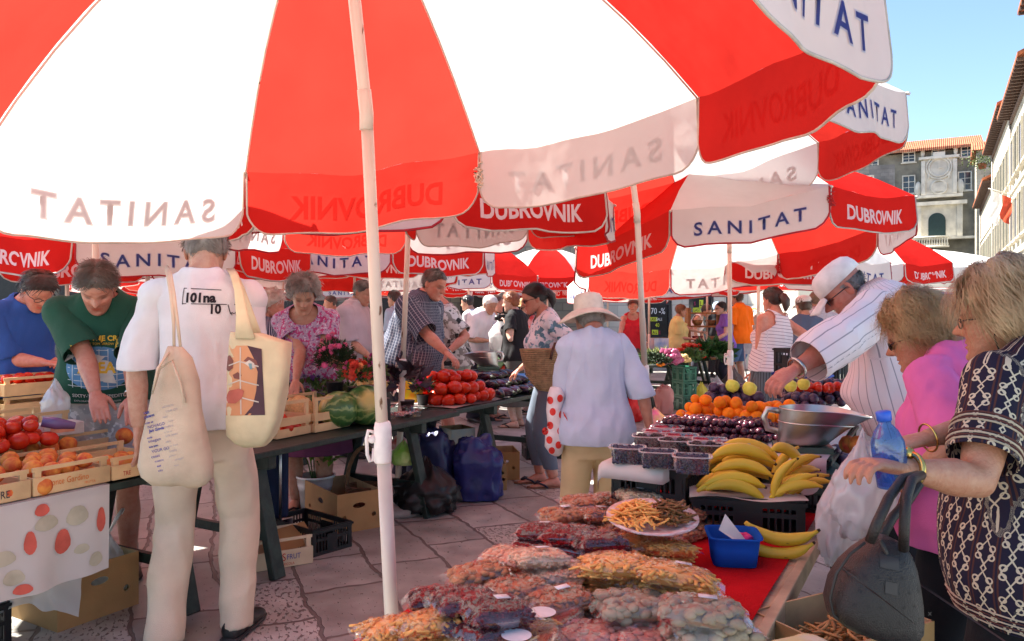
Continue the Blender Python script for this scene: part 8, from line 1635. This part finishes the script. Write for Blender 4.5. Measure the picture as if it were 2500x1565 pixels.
def add_details():
 """prints and small things on the people"""
 Q = PEOPLE
 b = Q['white']; o, bv = b.cl['top']; Rm = b.Rm; L = lambda p: np.array((np.array(p)-np.array([b.loc[0], b.loc[1], 0]))@Rm)
 rt = np.array([1, 0, 0])@Rm; up = np.array([0, 0, 1.0]); fw = np.array([0, 1, 0])@Rm; ink = mat('black_shirt_ink', (.015, .012, .018), .8); sc = 3.25/F
 O = L(at(436, 767, 3.27))-fw*.3; k = sc*1.08
 its = [('101na', 9*k, 26*k, 30*k, 0, {'sub': 1, 'bold': .045, 'cond': .92}), ('10', 62*k, 0, 30*k, 0, {'sub': 1, 'bold': .04, 'cond': .8}), ('MHz', 102*k, -3*k, 11*k, 0, {'sub': 0, 'cond': 1.1})]
 def seg(x0, y0, x1, y1, w_=1.4):
  d = np.array([x1-x0, y1-y0]); d = d/np.linalg.norm(d); n = np.array([-d[1], d[0]])*w_*.62; its.append((poly2([tuple((np.array(p)+s*n)*k) for p, s in (((x0, y0), -1), ((x1, y1), -1), ((x1, y1), 1), ((x0, y0), 1))], 1), 0, 0, 1, 0))
 for s in ((0, 60, 82, 56), (0, 60, 0, 22), (0, 24, 118, 22), (118, 22, 122, 36), (122, 36, 126, 8), (126, 8, 131, 30), (131, 30, 134, 18), (134, 18, 142, 20), (96, 22, 101, 0)): seg(*s)
 decal('print', its, O, rt, up, fw, bv, [ink], b.root, .003)
 b = Q['green']; o, bv = b.cl['top']; Rm = b.Rm; L = lambda p: np.array((np.array(p)-np.array([b.loc[0], b.loc[1], 0]))@Rm); c = L(at(232, 850, 4.0)); c = np.array([0.0, c[1]+.6, c[2]])
 upv = b.S(1.2)[1][2]; k = 4.0/F; rt = np.array([-1.0, 0, 0]); fw = -b.S(1.2)[1][1]; O = (b.TP(0, 0, 1.17)-fw*.42)*b.k
 tri = lambda t_, x, y, h, mi, **kw: (t_, x, y, h, mi, dict(sub=1, **kw))
 its = [(poly2(ell2(74*k, 52*k, 36), 3), 0, 0, 1, 0)]
 for i in range(-3, 4): its.append((poly2([(-70*k, i*14*k), (70*k, i*14*k), (70*k, i*14*k+1.6*k), (-70*k, i*14*k+1.6*k)], 2), 0, 0, 1, 1)); its.append((poly2([(i*20*k, -46*k), (i*20*k+1.6*k, -46*k), (i*20*k+1.6*k, 46*k), (i*20*k, 46*k)], 2), 0, 0, 1, 1))
 its += [(poly2(ell2(26*k, 24*k, 20, 10*k, -4*k), 2), 0, 0, 1, 1), (poly2([(-30*k, 20*k), (-10*k, 34*k), (14*k, 28*k), (0, 14*k), (-24*k, 6*k)], 1), 0, 0, 1, 3), (poly2([(10*k, -30*k), (40*k, -34*k), (34*k, -16*k), (16*k, -14*k)], 1), 0, 0, 1, 3), tri('AREA', -48*k, -10*k, 34*k, 2, bold=.04), tri('FOR THE CREW', -52*k, 66*k, 17*k, 2, bold=.03), tri('OF TOMORROW', -26*k, 56*k, 8*k, 2), tri('SIXTY-TWO EXPEDITION', -62*k, -72*k, 12*k, 3, bold=.02), tri('EXPLORATION OF THE UNKNOWN', -58*k, -84*k, 6.5*k, 3)]
 decal('print', its, O, rt, upv, fw, bv, [mat('print_blue', (.10, .24, .42), .8, scale=12), mat('print_pale', (.60, .64, .64), .8), mat('print_yellow', (.75, .48, .05), .8), mat('print_dull_white', (.62, .62, .58), .8)], b.root, .003)
 # gold watch, bracelet, earrings, neck cord for the woman in navy
 b = Q['front']; gold = mat('gold', (.75, .50, .14), .25, 1); k = b.k
 def ringon(b, s, t_, r, tr, m, name, flat=1.0):
  a, e, w_ = b.arms[s]; c = e+(w_-e)*t_; d = (w_-e)/np.linalg.norm(w_-e); x = np.cross(d, [0, 0, 1]); x /= np.linalg.norm(x); y = np.cross(d, x); q = MB(); q.tube([(c+r*(x*math.cos(q_)+y*math.sin(q_)))*k_ for q_ in np.linspace(0, 6.2832, 25)], tr, 6, flat=flat); q.obj(name, [m], b.root); return c, x, y, d
 k_ = b.k; c, x, y, d = ringon(b, -1, .86, .036, .005, gold, 'watch', 1.6); q = MB(); q.ball((c-y*.036+x*.01)*k_, (.014, .014, .014), 12, 8); q.obj('watch_face', [gold], b.root); ringon(b, 1, .95, .035, .0025, gold, 'bracelet')
 for s in (-1,): q = MB(); q.ball(b.toH((s*.335, -.02, .375))*k_, .006, 8, 6); q.obj('earring', [gold], b.root)
 q = MB(); q.tube([b.toH(p)*k_ for p in ((-.355, -.02, .52), (-.36, .06, .3), (-.34, .02, .05), (-.26, -.16, -.12), (-.1, -.36, -.14), (.1, -.36, -.1))], .0022, 5); q.obj('glasses_cord', [mat('cord_dark', (.02, .015, .02), .6)], b.root)
 for nm, lst in (('capman', ((-1, .93),)), ('tiedye', ((-1, .9),)), ('green', ((-1, .92),))):
  b = Q[nm]; k_ = b.k
  for s, t_ in lst: ringon(b, s, t_, .034*(1.15 if nm == 'capman' else 1), .007, mat('watch_steel', (.55, .55, .53), .25, 1), 'watch', 1.4)
 # striped bands on the blouse of the woman in navy: cuffs and hem
 b = Q['front']; k_ = b.k; band = mat('band_cream', (.50, .42, .30), .8); band2 = mat('band_brown', (.10, .03, .025), .8)
 o, bv = b.cl['top']; top = b
 a, e, w_ = b.arms[-1]; d1 = (e-a)/np.linalg.norm(e-a); x = np.cross(d1, [0, 1, 0]); x /= np.linalg.norm(x); y = np.cross(d1, x); tot = np.linalg.norm(e-a)+np.linalg.norm(w_-e); Lc = .42*tot
 for gi, (g0, cnt) in enumerate(((Lc-.012, 4), (Lc-.062, 4))):
  for i in range(cnt):
   c = a+d1*(g0-.0075*i); q = MB(); P_ = []
   for q_ in np.linspace(0, 6.2832, 33):
    r_ = x*math.cos(q_)+y*math.sin(q_); h = b.sl[-1].ray_cast(Vector(c*k_), Vector(r_), .2); P_.append(np.array(h[0])+r_*.001 if h[0] is not None else (c+r_*.082)*k_)
   q.tube(P_, .0030, 5, flat=.5); q.obj('cuff_band', [band if i % 2 == 0 else band2], b.root)
 for i in range(5):
  hz, (r0, f0, u0) = b.S(.812+.0085*i); q = MB(); P_ = []
  for q_ in np.linspace(0, 6.2832, 61):
   r_ = r0*math.cos(q_)+f0*math.sin(q_); h = bv.ray_cast(Vector((hz+r_*.6)*k_), Vector(-r_), .6)
   if h[0] is not None: P_.append(np.array(h[0])+r_*.001)
  if len(P_) > 5: q.tube(P_+[P_[0]], .0036, 5, flat=.5); q.obj('hem_band', [band if i % 2 == 0 else band2], b.root)
# ------------------------------------------------------------------ the people
TAN = (.50, .29, .20); PALE = (.60, .40, .31); RED = (.56, .27, .19); DKS = (.40, .22, .15)
def X(px, Y): return ((px-1250)/F*Y, Y)
PEOPLE = {}
def build_people():
 Q = PEOPLE
 white_tee = fab('white_tee', (.80, .77, .77)); beige = fab('beige_trousers', (.66, .55, .41)); blk = mat('black_leather', (.02, .02, .02), .35)
 Q['white'] = person('man in a white T-shirt and beige trousers seen from behind with two cloth bags', (-1.36, 3.42), 100, 1.90, 'm', .94, 5, 0, 0, (8, 34), at(338, 1045, 3.40), at(590, 1060, 3.50), (-.5, -.35, 0), (.6, -.25, 0),
  feet=((-.12, -.06, -.1), (.13, .04, .25)), skin=TAN, hair=dict(col=(.16, .13, .11), col2=(.34, .30, .27), th=.035, ln=.03, nape=.30, side=.60, fringe=.2), top=dict(mat=white_tee, hem=.87, sleeve=.54, fit=.010, loose=.012, sl=1.6, amp=.015, sc=13, neck=(0, 0, 1.525, .078)),
  bottom=dict(mat=beige, length=.035, fit=.006, loose=.010, amp=.016, sc=10), shoes=('shoe', blk), detail=2, hands=('relax', 'relax'))
 Q['green'] = person('man in a dark green printed T-shirt bending over the fruit crates', X(262, 4.28), -72, 1.84, 'm', 1.12, 27, 0, 0, (4, 44), at(322, 1000, 3.80), at(243, 985, 3.82), (.5, -.3, -.2), (-.9, -.1, -.3),
  skin=RED, hair=dict(col=(.05, .035, .025), th=.06, ln=.045, fringe=.8, front=.80), top=dict(mat=fab('green_tee', (.018, .075, .048)), hem=.92, sleeve=.50, fit=.02, loose=.035, sl=1.6, amp=.007), bottom=dict(mat=blotch('camo_shorts', (.55, .53, .50), [((.38, .37, .36), .5, 1), ((.72, .70, .68), .6, 1.6)], 14), length=.50, fit=.03, loose=.03), shoes=('shoe', mat('brown_shoe', (.10, .05, .03), .5)), hunch=.3, detail=2, hands=('palm_down', 'palm_down'), face_kw=dict(stubble=.6))
 Q['blue'] = person('dark-haired man in a plain blue T-shirt leaning over crates', X(20, 5.15), -22, 1.82, 'm', 1.15, 27, 0, 0, (-8, 42), at(122, 872, 5.25), at(112, 886, 4.95), None, (-.2, -.3, -.9),
  skin=RED, hair=dict(col=(.018, .012, .010), th=.07, ln=.06), top=dict(mat=fab('blue_tee', (.03, .10, .38)), sleeve=.50, fit=.02, loose=.04), bottom=dict(mat=fab('dark_trousers', (.03, .03, .045)), length=.06), shoes=('shoe', blk), detail=1, glasses='clear', hands=('palm_down', 'pick'))
 dots = striped('dotted_navy', (.05, .06, .11), (.55, .55, .6), .03, .25, 0)
 Q['curly'] = person('woman with white curly hair in a dotted navy dress, seen in profile', X(640, 6.9), -2, 1.64, 'f', 1.08, 6, 0, 0, (4, 12), None, at(668, 900, 6.7), None, None, skin=RED, hair=dict(col=(.50, .46, .38), col2=(.75, .72, .65), style='curly', th=.14, ln=.06, curl=.5, front=.82, nape=.16), top=dict(mat=dots, sleeve=.28, fit=.014, hem=.9), bottom=dict(mat=dots, kind='skirt', length=.45), shoes=('shoe', blk), detail=1)
 Q['purple'] = person('grey-haired woman in a pink and purple floral blouse bending over the melons', X(758, 5.68), -86, 1.76, 'f', 1.18, 24, 2, 0, (14, 28), at(858, 905, 5.35), at(722, 930, 5.28), (.8, -.2, 0), (-.8, -.2, 0),
  skin=TAN, hair=dict(col=(.13, .115, .10), col2=(.33, .31, .29), style='curly', th=.13, ln=.05, curl=.35, front=.80, side=.5, nape=.2), top=dict(mat=blotch('floral_pink', (.42, .33, .46), [((.45, .06, .20), .52, 1), ((.62, .55, .68), .60, 1.3), ((.22, .10, .28), .60, 1.7)], 42), sleeve=.30, fit=.018, loose=.05, sl=1.2, hem=.84, neck=(0, .06, 1.49, .105), nst=(1, 1, .9)), bottom=dict(mat=fab('purple_skirt', (.16, .05, .12)), kind='skirt', length=.42), shoes=('sandal', blk), detail=2, hands=('palm_down', 'palm_down'), face_kw=dict(lips=(.9, .6, .55), nose=1.1), fwd=0)
 Q['lilac'] = person('man in a pale lilac polo shirt and jeans standing behind the flowers', X(858, 7.8), -14, 1.80, 'm', 1.12, 7, 0, 0, (-4, 22), None, at(900, 868, 7.5), None, (-.3, -.6, -.3), skin=TAN, hair=dict(col=(.05, .04, .035), col2=(.2, .18, .16), th=.03, ln=.025, recede=.06), top=dict(mat=fab('lilac_polo', (.56, .49, .54)), sleeve=.50, fit=.02, collar=1), bottom=dict(mat=fab('blue_jeans', (.11, .16, .25)), length=.06), shoes=('shoe', blk), detail=1)
 Q['plaid'] = person('man in a dark blue checked shirt reaching out over the tomatoes', X(1000, 6.75), -24, 1.88, 'm', 1.16, 20, 0, 0, (0, 24), None, at(1100, 872, 6.25), None, (-.1, -.2, -.9), skin=RED, hair=dict(col=(.04, .03, .025), col2=(.12, .10, .09), th=.03, ln=.02, recede=.05, side=.62), top=dict(mat=plaid('plaid_shirt', (.045, .058, .10), (.28, .30, .36)), sleeve=.54, fit=.028, loose=.05, collar=1, hem=.84), bottom=dict(mat=fab('dark_trousers', (.03, .03, .045)), length=.06), shoes=('shoe', blk), detail=2, hands=('relax', 'pick'), face_kw=dict(nose=1.25))
 Q['tiedye'] = person('bald man in a black and white tie-dye T-shirt and pale shorts', X(1105, 7.9), 186, 1.78, 'm', 1.12, 14, 0, 0, (-10, 26), at(1092, 862, 7.55), None, (-.2, -.6, -.4), None, skin=(.62, .26, .19), hair=None, top=dict(mat=blotch('tie_dye', (.60, .56, .53), [((.03, .03, .03), .55, 1), ((.25, .22, .2), .52, 2)], 9), sleeve=.46, fit=.02, loose=.04, hem=.88), bottom=dict(mat=blotch('pale_check_shorts', (.52, .48, .40), [((.3, .26, .22), .58, 1)], 20), length=.48, fit=.03), shoes=('sandal', blk), detail=1)
 Q['whitehair'] = person('white-haired man in a white short-sleeved shirt bending over a stall', X(1163, 10.2), -34, 1.72, 'm', 1.0, 20, 0, 0, (-6, 28), None, at(1192, 832, 9.9), None, None, skin=TAN, hair=dict(col=(.55, .53, .5), col2=(.75, .73, .7), th=.035, ln=.03), top=dict(mat=fab('white_shirt', (.72, .69, .72)), sleeve=.5, fit=.025, collar=1), bottom=dict(mat=fab('dark_trousers', (.03, .03, .045)), length=.06), shoes=('shoe', blk), detail=1, hands=('relax', 'pick'))
 Q['tank'] = person('woman in a white vest holding a thin plastic bag', X(1203, 10.4), -28, 1.68, 'f', 1.05, 0, 0, 0, (16, 4), at(1228, 832, 10.1), at(1225, 835, 10.0), None, (-.8, -.5, 0), skin=RED, hair=dict(col=(.06, .025, .015), th=.06, ln=.05), top=dict(mat=fab('white_vest', (.78, .74, .76)), sleeve=0, fit=.01, neck=(0, .05, 1.47, .11)), bottom=dict(mat=fab('black_skirt', (.04, .035, .04)), kind='skirt', length=.5), shoes=('sandal', blk), detail=1)
 Q['apron'] = person('red-haired woman in a black top and long grey apron holding a black camera', X(1262, 9.7), 150, 1.70, 'f', 1.08, 4, 0, 0, (14, 10), at(1236, 792, 9.6), at(1238, 785, 9.9), (-.4, -.5, -.6), None, skin=PALE, hair=dict(col=(.19, .055, .02), col2=(.45, .16, .06), style='curly', th=.09, ln=.05, curl=.2), top=dict(mat=fab('black_top', (.018, .018, .02)), sleeve=.32, fit=.016), bottom=dict(mat=fab('grey_apron', (.085, .085, .075)), kind='skirt', length=.28, flare=.04), shoes=('sandal', blk), detail=1, hands=('hold', 'hold'))
 Q['strawgirl'] = person('long-haired girl in a straw hat and pink and red dress', X(1297, 11.0), 200, 1.64, 'f', .92, 2, 0, 0, (-4, 10), at(1284, 815, 10.7), at(1272, 820, 10.9), None, None, skin=PALE, hair=dict(col=(.03, .012, .01), th=.05, style='back', long=1, crown=.68), top=dict(mat=blotch('red_pink', (.75, .35, .33), [((.75, .08, .07), .5, 1)], 16), sleeve=.15, fit=.012), bottom=dict(mat=blotch('red_pink', (.75, .35, .33), [((.75, .08, .07), .5, 1)], 16), kind='skirt', length=.55), shoes=('sandal', blk), detail=1, glasses='sun')
 sunhat(Q['strawgirl'], Q['strawgirl'].root, .09, (.55, .38, .18), droop=.015, band=(.03, .02, .02), straw=True)
 Q['floral'] = person('woman with a dark ponytail and sunglasses in a white and blue leaf-print blouse', X(1347, 6.45), 188, 1.71, 'f', 1.22, 12, 0, 0, (4, 16), at(1338, 868, 6.12), at(1268, 902, 6.75), (-.5, -.3, -.8), (.1, -.2, -.9),
  feet=((-.08, .02, .1), (.12, .10, .0)), skin=RED, hair=dict(col=(.014, .009, .009), style='pony', th=.045, ln=.08, nape=.3), top=dict(mat=blotch('blue_leaf_blouse', (.70, .70, .76), [((.10, .22, .30), .56, 1), ((.30, .50, .55), .62, 1.5), ((.2, .33, .5), .63, 2.2)], 13), sleeve=.80, fit=.016, loose=.03, neck=(0, .05, 1.49, .098), hem=.92), bottom=dict(mat=fab('blue_grey_jeans', (.13, .16, .21)), length=.16, fit=.008, loose=.002), shoes=('sandal', mat('dark_strap', (.02, .02, .04), .5)), detail=2, glasses='sun', hands=('hold', 'pick'), face_kw=dict(brows=.4))
 Q['sunhat'] = person('woman in a wide-brimmed cream sun hat and pale blue T-shirt seen from behind', X(1452, 4.15), 97, 1.585, 'f', 1.04, 3, 0, 0, (12, 8), at(1385, 1000, 4.38), at(1588, 1052, 4.15), (-.3, -.8, -.5), (.5, -.8, 0), feet=((-.10, 0), (.10, .05)), hunch=.8, skin=RED, hair=dict(col=(.22, .20, .18), col2=(.45, .42, .4), style='curly', th=.05, ln=.05, nape=.15, crown=.62), top=dict(mat=fab('pale_blue_tee', (.52, .60, .74)), sleeve=.60, fit=.012, loose=.024, sl=1.8, amp=.017, sc=12, hem=.83, neck=(0, 0, 1.52, .08)), bottom=dict(mat=fab('cream_trousers', (.58, .45, .25)), length=.06, fit=.002, loose=.02, amp=.010), shoes=('sandal', blk), detail=2, hands=('hold', 'relax'))
 sunhat(Q['sunhat'], Q['sunhat'].root, .104, (.74, .66, .55), droop=.06)
 Q['redtop'] = person('woman in a red sleeveless top behind the herb table', X(1545, 12.6), -96, 1.66, 'f', 1.12, 6, 0, 0, (0, 10), at(1575, 838, 12.2), at(1512, 838, 12.2), None, None, skin=RED, hair=dict(col=(.05, .03, .02)), top=dict(mat=fab('red_top', (.60, .02, .03)), sleeve=0, fit=.012, neck=(0, .06, 1.46, .10)), bottom=dict(mat=fab('brown_skirt', (.10, .06, .05)), kind='skirt', length=.5), shoes=('sandal', blk), detail=1)
 Q['yellow'] = person('woman in a yellow T-shirt standing behind the vegetable stall', X(1652, 13.2), 4, 1.58, 'f', 1.15, 4, 0, 0, (4, 6), at(1720, 815, 13.4), at(1690, 828, 13.0), None, (-.2, -.5, -.6), skin=TAN, hair=dict(col=(.16, .06, .025), col2=(.3, .14, .06), th=.05), top=dict(mat=fab('yellow_tee', (.62, .55, .22)), sleeve=.42, fit=.018), bottom=dict(mat=fab('khaki_trousers', (.45, .40, .24)), length=.06), shoes=('shoe', blk), detail=1)
 Q['bending'] = person('dark-haired girl in a white top stooping in front of the shop', X(1690, 15.5), -30, 1.66, 'f', .95, 30, 0, 0, (0, 30), None, None, None, None, skin=TAN, hair=dict(col=(.02, .012, .01), style='curly', th=.08), top=dict(mat=fab('white_vest', (.78, .74, .76)), sleeve=0, neck=(0, .04, 1.47, .1)), bottom=dict(mat=fab('dark_trousers', (.03, .03, .045)), length=.06), shoes=('shoe', blk), detail=0)
 Q['nun'] = person('woman in black with a pale blue headscarf by the shop door', X(1748, 17), -80, 1.66, 'f', 1.05, 0, 0, 0, (0, 6), skin=PALE, hair=dict(col=(.30, .42, .62), col2=(.55, .65, .8), style='back', th=.06, front=.84, nape=.0, side=.3, ln=.02), top=dict(mat=fab('black_top', (.018, .018, .02)), sleeve=.95), bottom=dict(mat=fab('black_top', (.018, .018, .02)), kind='skirt', length=.12), shoes=('shoe', blk), detail=0)
 Q['violet'] = person('woman in a violet T-shirt and dark glasses looking at the stall', X(1772, 13.6), 176, 1.63, 'f', 1.0, 4, 0, 0, (0, 6), at(1742, 832, 13.4), None, None, None, skin=PALE, hair=dict(col=(.015, .010, .012), th=.05), top=dict(mat=fab('violet_tee', (.22, .13, .55)), sleeve=.3, fit=.014), bottom=dict(mat=fab('dark_trousers', (.03, .03, .045)), length=.06), shoes=('shoe', blk), detail=1, glasses='sun')
 Q['orange'] = person('man in a bright orange polo shirt and blue shorts seen from behind', X(1806, 14.2), 122, 1.82, 'm', 1.08, 0, 0, 0, (10, 4), at(1776, 858, 14.0), None, None, None, skin=TAN, hair=dict(col=(.05, .03, .02), th=.035), top=dict(mat=fab('orange_polo', (.90, .19, .01)), sleeve=.48, fit=.022, loose=.04, hem=.82, collar=1), bottom=dict(mat=fab('blue_shorts', (.10, .19, .35)), length=.50, fit=.03), shoes=('sandal', blk), detail=1)
 Q['striped'] = person('woman in a white vest with thin dark stripes and a grey skirt, seen from behind', X(1886, 7.2), 112, 1.70, 'f', 1.10, 6, 11, 0, (6, 4), None, at(1985, 880, 7.0), None, (.8, -.3, 0), skin=RED, hair=dict(col=(.035, .018, .014), style='pony', th=.05, nape=.28), top=dict(mat=striped('striped_vest', (.76, .70, .74), (.22, .17, .24), .032, .14, 2), sleeve=0, fit=.012, hem=.92, hole=.105, neck=(0, -.02, 1.50, .098)), bottom=dict(mat=striped('grey_skirt', (.11, .13, .15), (.06, .07, .08), .02, .4, 0), kind='skirt', length=.2), shoes=('sandal', blk), detail=1)
 Q['whitecap'] = person('woman in a white cap and sleeveless denim top beyond the striped vest', X(1968, 8.6), 80, 1.64, 'f', 1.0, 4, 0, 0, (20, 8), None, None, None, None, skin=TAN, hair=dict(col=(.05, .025, .015), th=.05), top=dict(mat=fab('denim_top', (.10, .14, .22)), sleeve=.1), bottom=dict(mat=fab('dark_trousers', (.03, .03, .045)), length=.06), shoes=('shoe', blk), detail=0)
 cap(Q['whitecap'], Q['whitecap'].root, (.78, .74, .72), (.78, .74, .72))
 Q['checked'] = person('person in a pale checked shirt behind the stall holder with the cap', X(2000, 9.6), 95, 1.72, 'm', 1.0, 0, 0, 0, (0, 10), None, None, None, None, skin=TAN, hair=dict(col=(.12, .08, .05)), top=dict(mat=plaid('pale_check', (.5, .5, .56), (.18, .2, .3)), sleeve=.5, collar=1), bottom=dict(mat=fab('dark_trousers', (.03, .03, .045)), length=.06), shoes=('shoe', blk), detail=0)
 Q['capman'] = person('heavy stall holder in a white cap and striped shirt reaching across the fruit', (1.87, 3.52), 144, 1.86, 'm', 1.34, 31, 0, 0, (18, 42), at(1868, 952, 3.12), None, (-.35, -.75, .35), None, skin=(.46, .20, .15), hair=dict(col=(.06, .055, .05), col2=(.28, .26, .25), th=.02, ln=.018, nape=.22, crown=.60), top=dict(mat=striped('pinstripe_shirt', (.76, .69, .70), (.36, .33, .36), .034, .09, 0), sleeve=.86, fit=.018, loose=.05, sl=2.0, collar=1, amp=.016, sc=10, hem=.84, neck=(0, 0, 1.54, .082)), bottom=dict(mat=fab('black_trousers', (.015, .015, .018)), length=.06), shoes=('shoe', blk), detail=2, glasses='sun', hands=('hold', 'relax'), face_kw=dict(nose=1.1, stubble=.3), hunch=.6)
 cap(Q['capman'], Q['capman'].root, (.80, .70, .68), (.045, .035, .035))
 Q['pink'] = person('woman with short curly blonde hair in a bright pink T-shirt', (1.45, 2.42), 122, 1.575, 'f', 1.24, 12, 0, 0, (24, 22), at(2205, 1190, 2.33), None, (-.4, -.8, -.2), None, skin=(.48, .25, .155), hair=dict(col=(.26, .155, .06), col2=(.50, .34, .16), style='curly', th=.16, ln=.07, curl=.38, front=.80, side=.46, nape=.12), top=dict(mat=fab('pink_tee', (.72, .16, .42)), sleeve=.52, fit=.022, loose=.05, sl=2.0, hem=.82, neck=(0, 0, 1.51, .085)), bottom=dict(mat=fab('black_trousers', (.015, .015, .018)), length=.06), shoes=('shoe', blk), detail=3, glasses='sun', hunch=1.0)
 Q['front'] = person('woman with fair hair and glasses in a navy blouse with a cream rope pattern', (1.295, 1.84), 108, 1.62, 'f', 1.26, 6, 0, 0, (32, 8), at(2192, 1142, 1.63), at(2140, 1112, 1.80), (.0, -.3, -1), (.3, -.6, -.6), skin=(.47, .24, .145), hair=dict(col=(.30, .19, .09), col2=(.55, .40, .22), style='bob', th=.15, ln=.10, front=.80, side=.44, nape=.05, curl=.05), top=dict(mat=rope_mat(), sleeve=.42, fit=.018, loose=.04, sl=.9, hem=.80, neck=(0, 0, 1.50, .085), amp=.006), bottom=dict(mat=fab('black_trousers', (.015, .015, .018)), length=.06), shoes=('shoe', blk), detail=3, glasses='clear', hands=('hold', 'hold'), hunch=.9)
 for px, Y, f, H, sx, lab, c, hc in ((30, 9.0, -20, 1.66, 'f', 'woman with brown hair behind the man in the blue T-shirt', (.35, .33, .30), (.16, .06, .03)), (972, 11.5, 150, 1.78, 'm', 'man in a light blue shirt behind the nearest pole', (.35, .48, .65), (.03, .02, .02)),
  (1152, 12.2, 160, 1.72, 'm', 'dark-haired man with his back turned beyond the white-haired man', (.6, .58, .58), (.02, .015, .015)), (905, 13.5, 170, 1.6, 'f', 'woman in dark clothes in front of the dark shop', (.05, .05, .06), (.04, .03, .02)),
  (590, 9.8, 0, 1.66, 'f', 'woman in black standing far behind the purple floral blouse', (.02, .02, .025), (.02, .015, .012)), (818, 12.5, 200, 1.72, 'm', 'man in a grey shirt in the far crowd left of the lilac polo', (.25, .25, .27), (.05, .035, .03)), (1010, 13, -60, 1.65, 'f', 'woman in a pink top far behind the plaid shirt', (.6, .35, .38), (.1, .05, .03)), (2120, 11, 100, 1.7, 'm', 'man in a navy shirt beyond the pinstripe shirt', (.05, .07, .14), (.05, .04, .03))):
  person(lab, X(px, Y), f, H, sx, 1.05, 3, 0, 0, (0, 8), skin=TAN, hair=dict(col=hc), top=dict(mat=fab('plain_%d' % px, c), sleeve=.5), bottom=dict(mat=fab('dark_trousers', (.03, .03, .045)), length=.06), shoes=('shoe', blk), detail=0)
def rope_mat():
 if 'rope_print' in MATS: return MATS['rope_print']
 m = mat('rope_print', (.016, .013, .030), .75, var=.1, scale=9, bump=.12, bscale=220, spec=.2); N, L, B = nodes(m)
 src = B.inputs['Base Color'].links[0].from_socket
 at_ = N.new('ShaderNodeAttribute'); at_.attribute_name = 'pat'; sx = N.new('ShaderNodeSeparateXYZ'); L.new(at_.outputs['Vector'], sx.inputs[0])
 def M(op, a, b=None, c=None):
  n = N.new('ShaderNodeMath'); n.operation = op
  for i, v in enumerate((a, b, c)):
   if v is None: continue
   if isinstance(v, (int, float)): n.inputs[i].default_value = v
   else: L.new(v, n.inputs[i])
  return n.outputs[0]
 cw, chh = .048, .072
 u = M('DIVIDE', sx.outputs[0], cw); v = M('DIVIDE', sx.outputs[2], chh)
 v = M('ADD', v, M('MULTIPLY', M('FLOOR', u), .5))
 fu = M('SUBTRACT', M('FRACT', u), .5); fv = M('SUBTRACT', M('FRACT', v), .5)
 # crossing ropes between the knots and a loop at each knot
 c1 = M('COSINE', M('MULTIPLY', fv, 2*math.pi)); wob = M('MULTIPLY', c1, .25)
 au = M('ABSOLUTE', fu)
 d1 = M('ABSOLUTE', M('SUBTRACT', au, M('MULTIPLY', M('ABSOLUTE', M('SUBTRACT', M('ABSOLUTE', fv), .12)), .85)))
 lx = M('SUBTRACT', au, .27); ly = M('SUBTRACT', M('ABSOLUTE', fv), .36); d2 = M('ABSOLUTE', M('SUBTRACT', M('SQRT', M('ADD', M('MULTIPLY', lx, lx), M('MULTIPLY', M('MULTIPLY', ly, ly), 1.6))), .11))
 dm = M('MINIMUM', d1, d2); nz = N.new('ShaderNodeTexNoise'); nz.inputs['Scale'].default_value = 60; tc = N.new('ShaderNodeTexCoord'); L.new(tc.outputs['Object'], nz.inputs['Vector'])
 dm = M('ADD', dm, M('MULTIPLY', M('SUBTRACT', nz.outputs[0], .5), .05))
 ln = M('LESS_THAN', dm, .034)
 br = M('LESS_THAN', M('ABSOLUTE', M('SUBTRACT', au, .42)), .035)
 mx0 = N.new('ShaderNodeMix'); mx0.data_type = 'RGBA'; L.new(br, mx0.inputs[0]); L.new(src, mx0.inputs[6]); mx0.inputs[7].default_value = (.075, .028, .022, 1)
 mx = N.new('ShaderNodeMix'); mx.data_type = 'RGBA'; L.new(ln, mx.inputs[0]); L.new(mx0.outputs[2], mx.inputs[6]); mx.inputs[7].default_value = (.55, .47, .33, 1)
 # bands: hem and cuffs
 L.new(mx.outputs[2], B.inputs['Base Color']); return m
import time as _t
_t0 = _t.time()
build_setting(); print('setting', round(_t.time()-_t0, 1))
build_umbrellas(); print('umbrellas', round(_t.time()-_t0, 1))
build_people(); add_details(); print('people', round(_t.time()-_t0, 1))
build_left_row(); build_front_table(); build_far_stalls(); build_carried(); print('stalls', round(_t.time()-_t0, 1), FCOUNT)
bpy.data.scenes.remove(TMP)
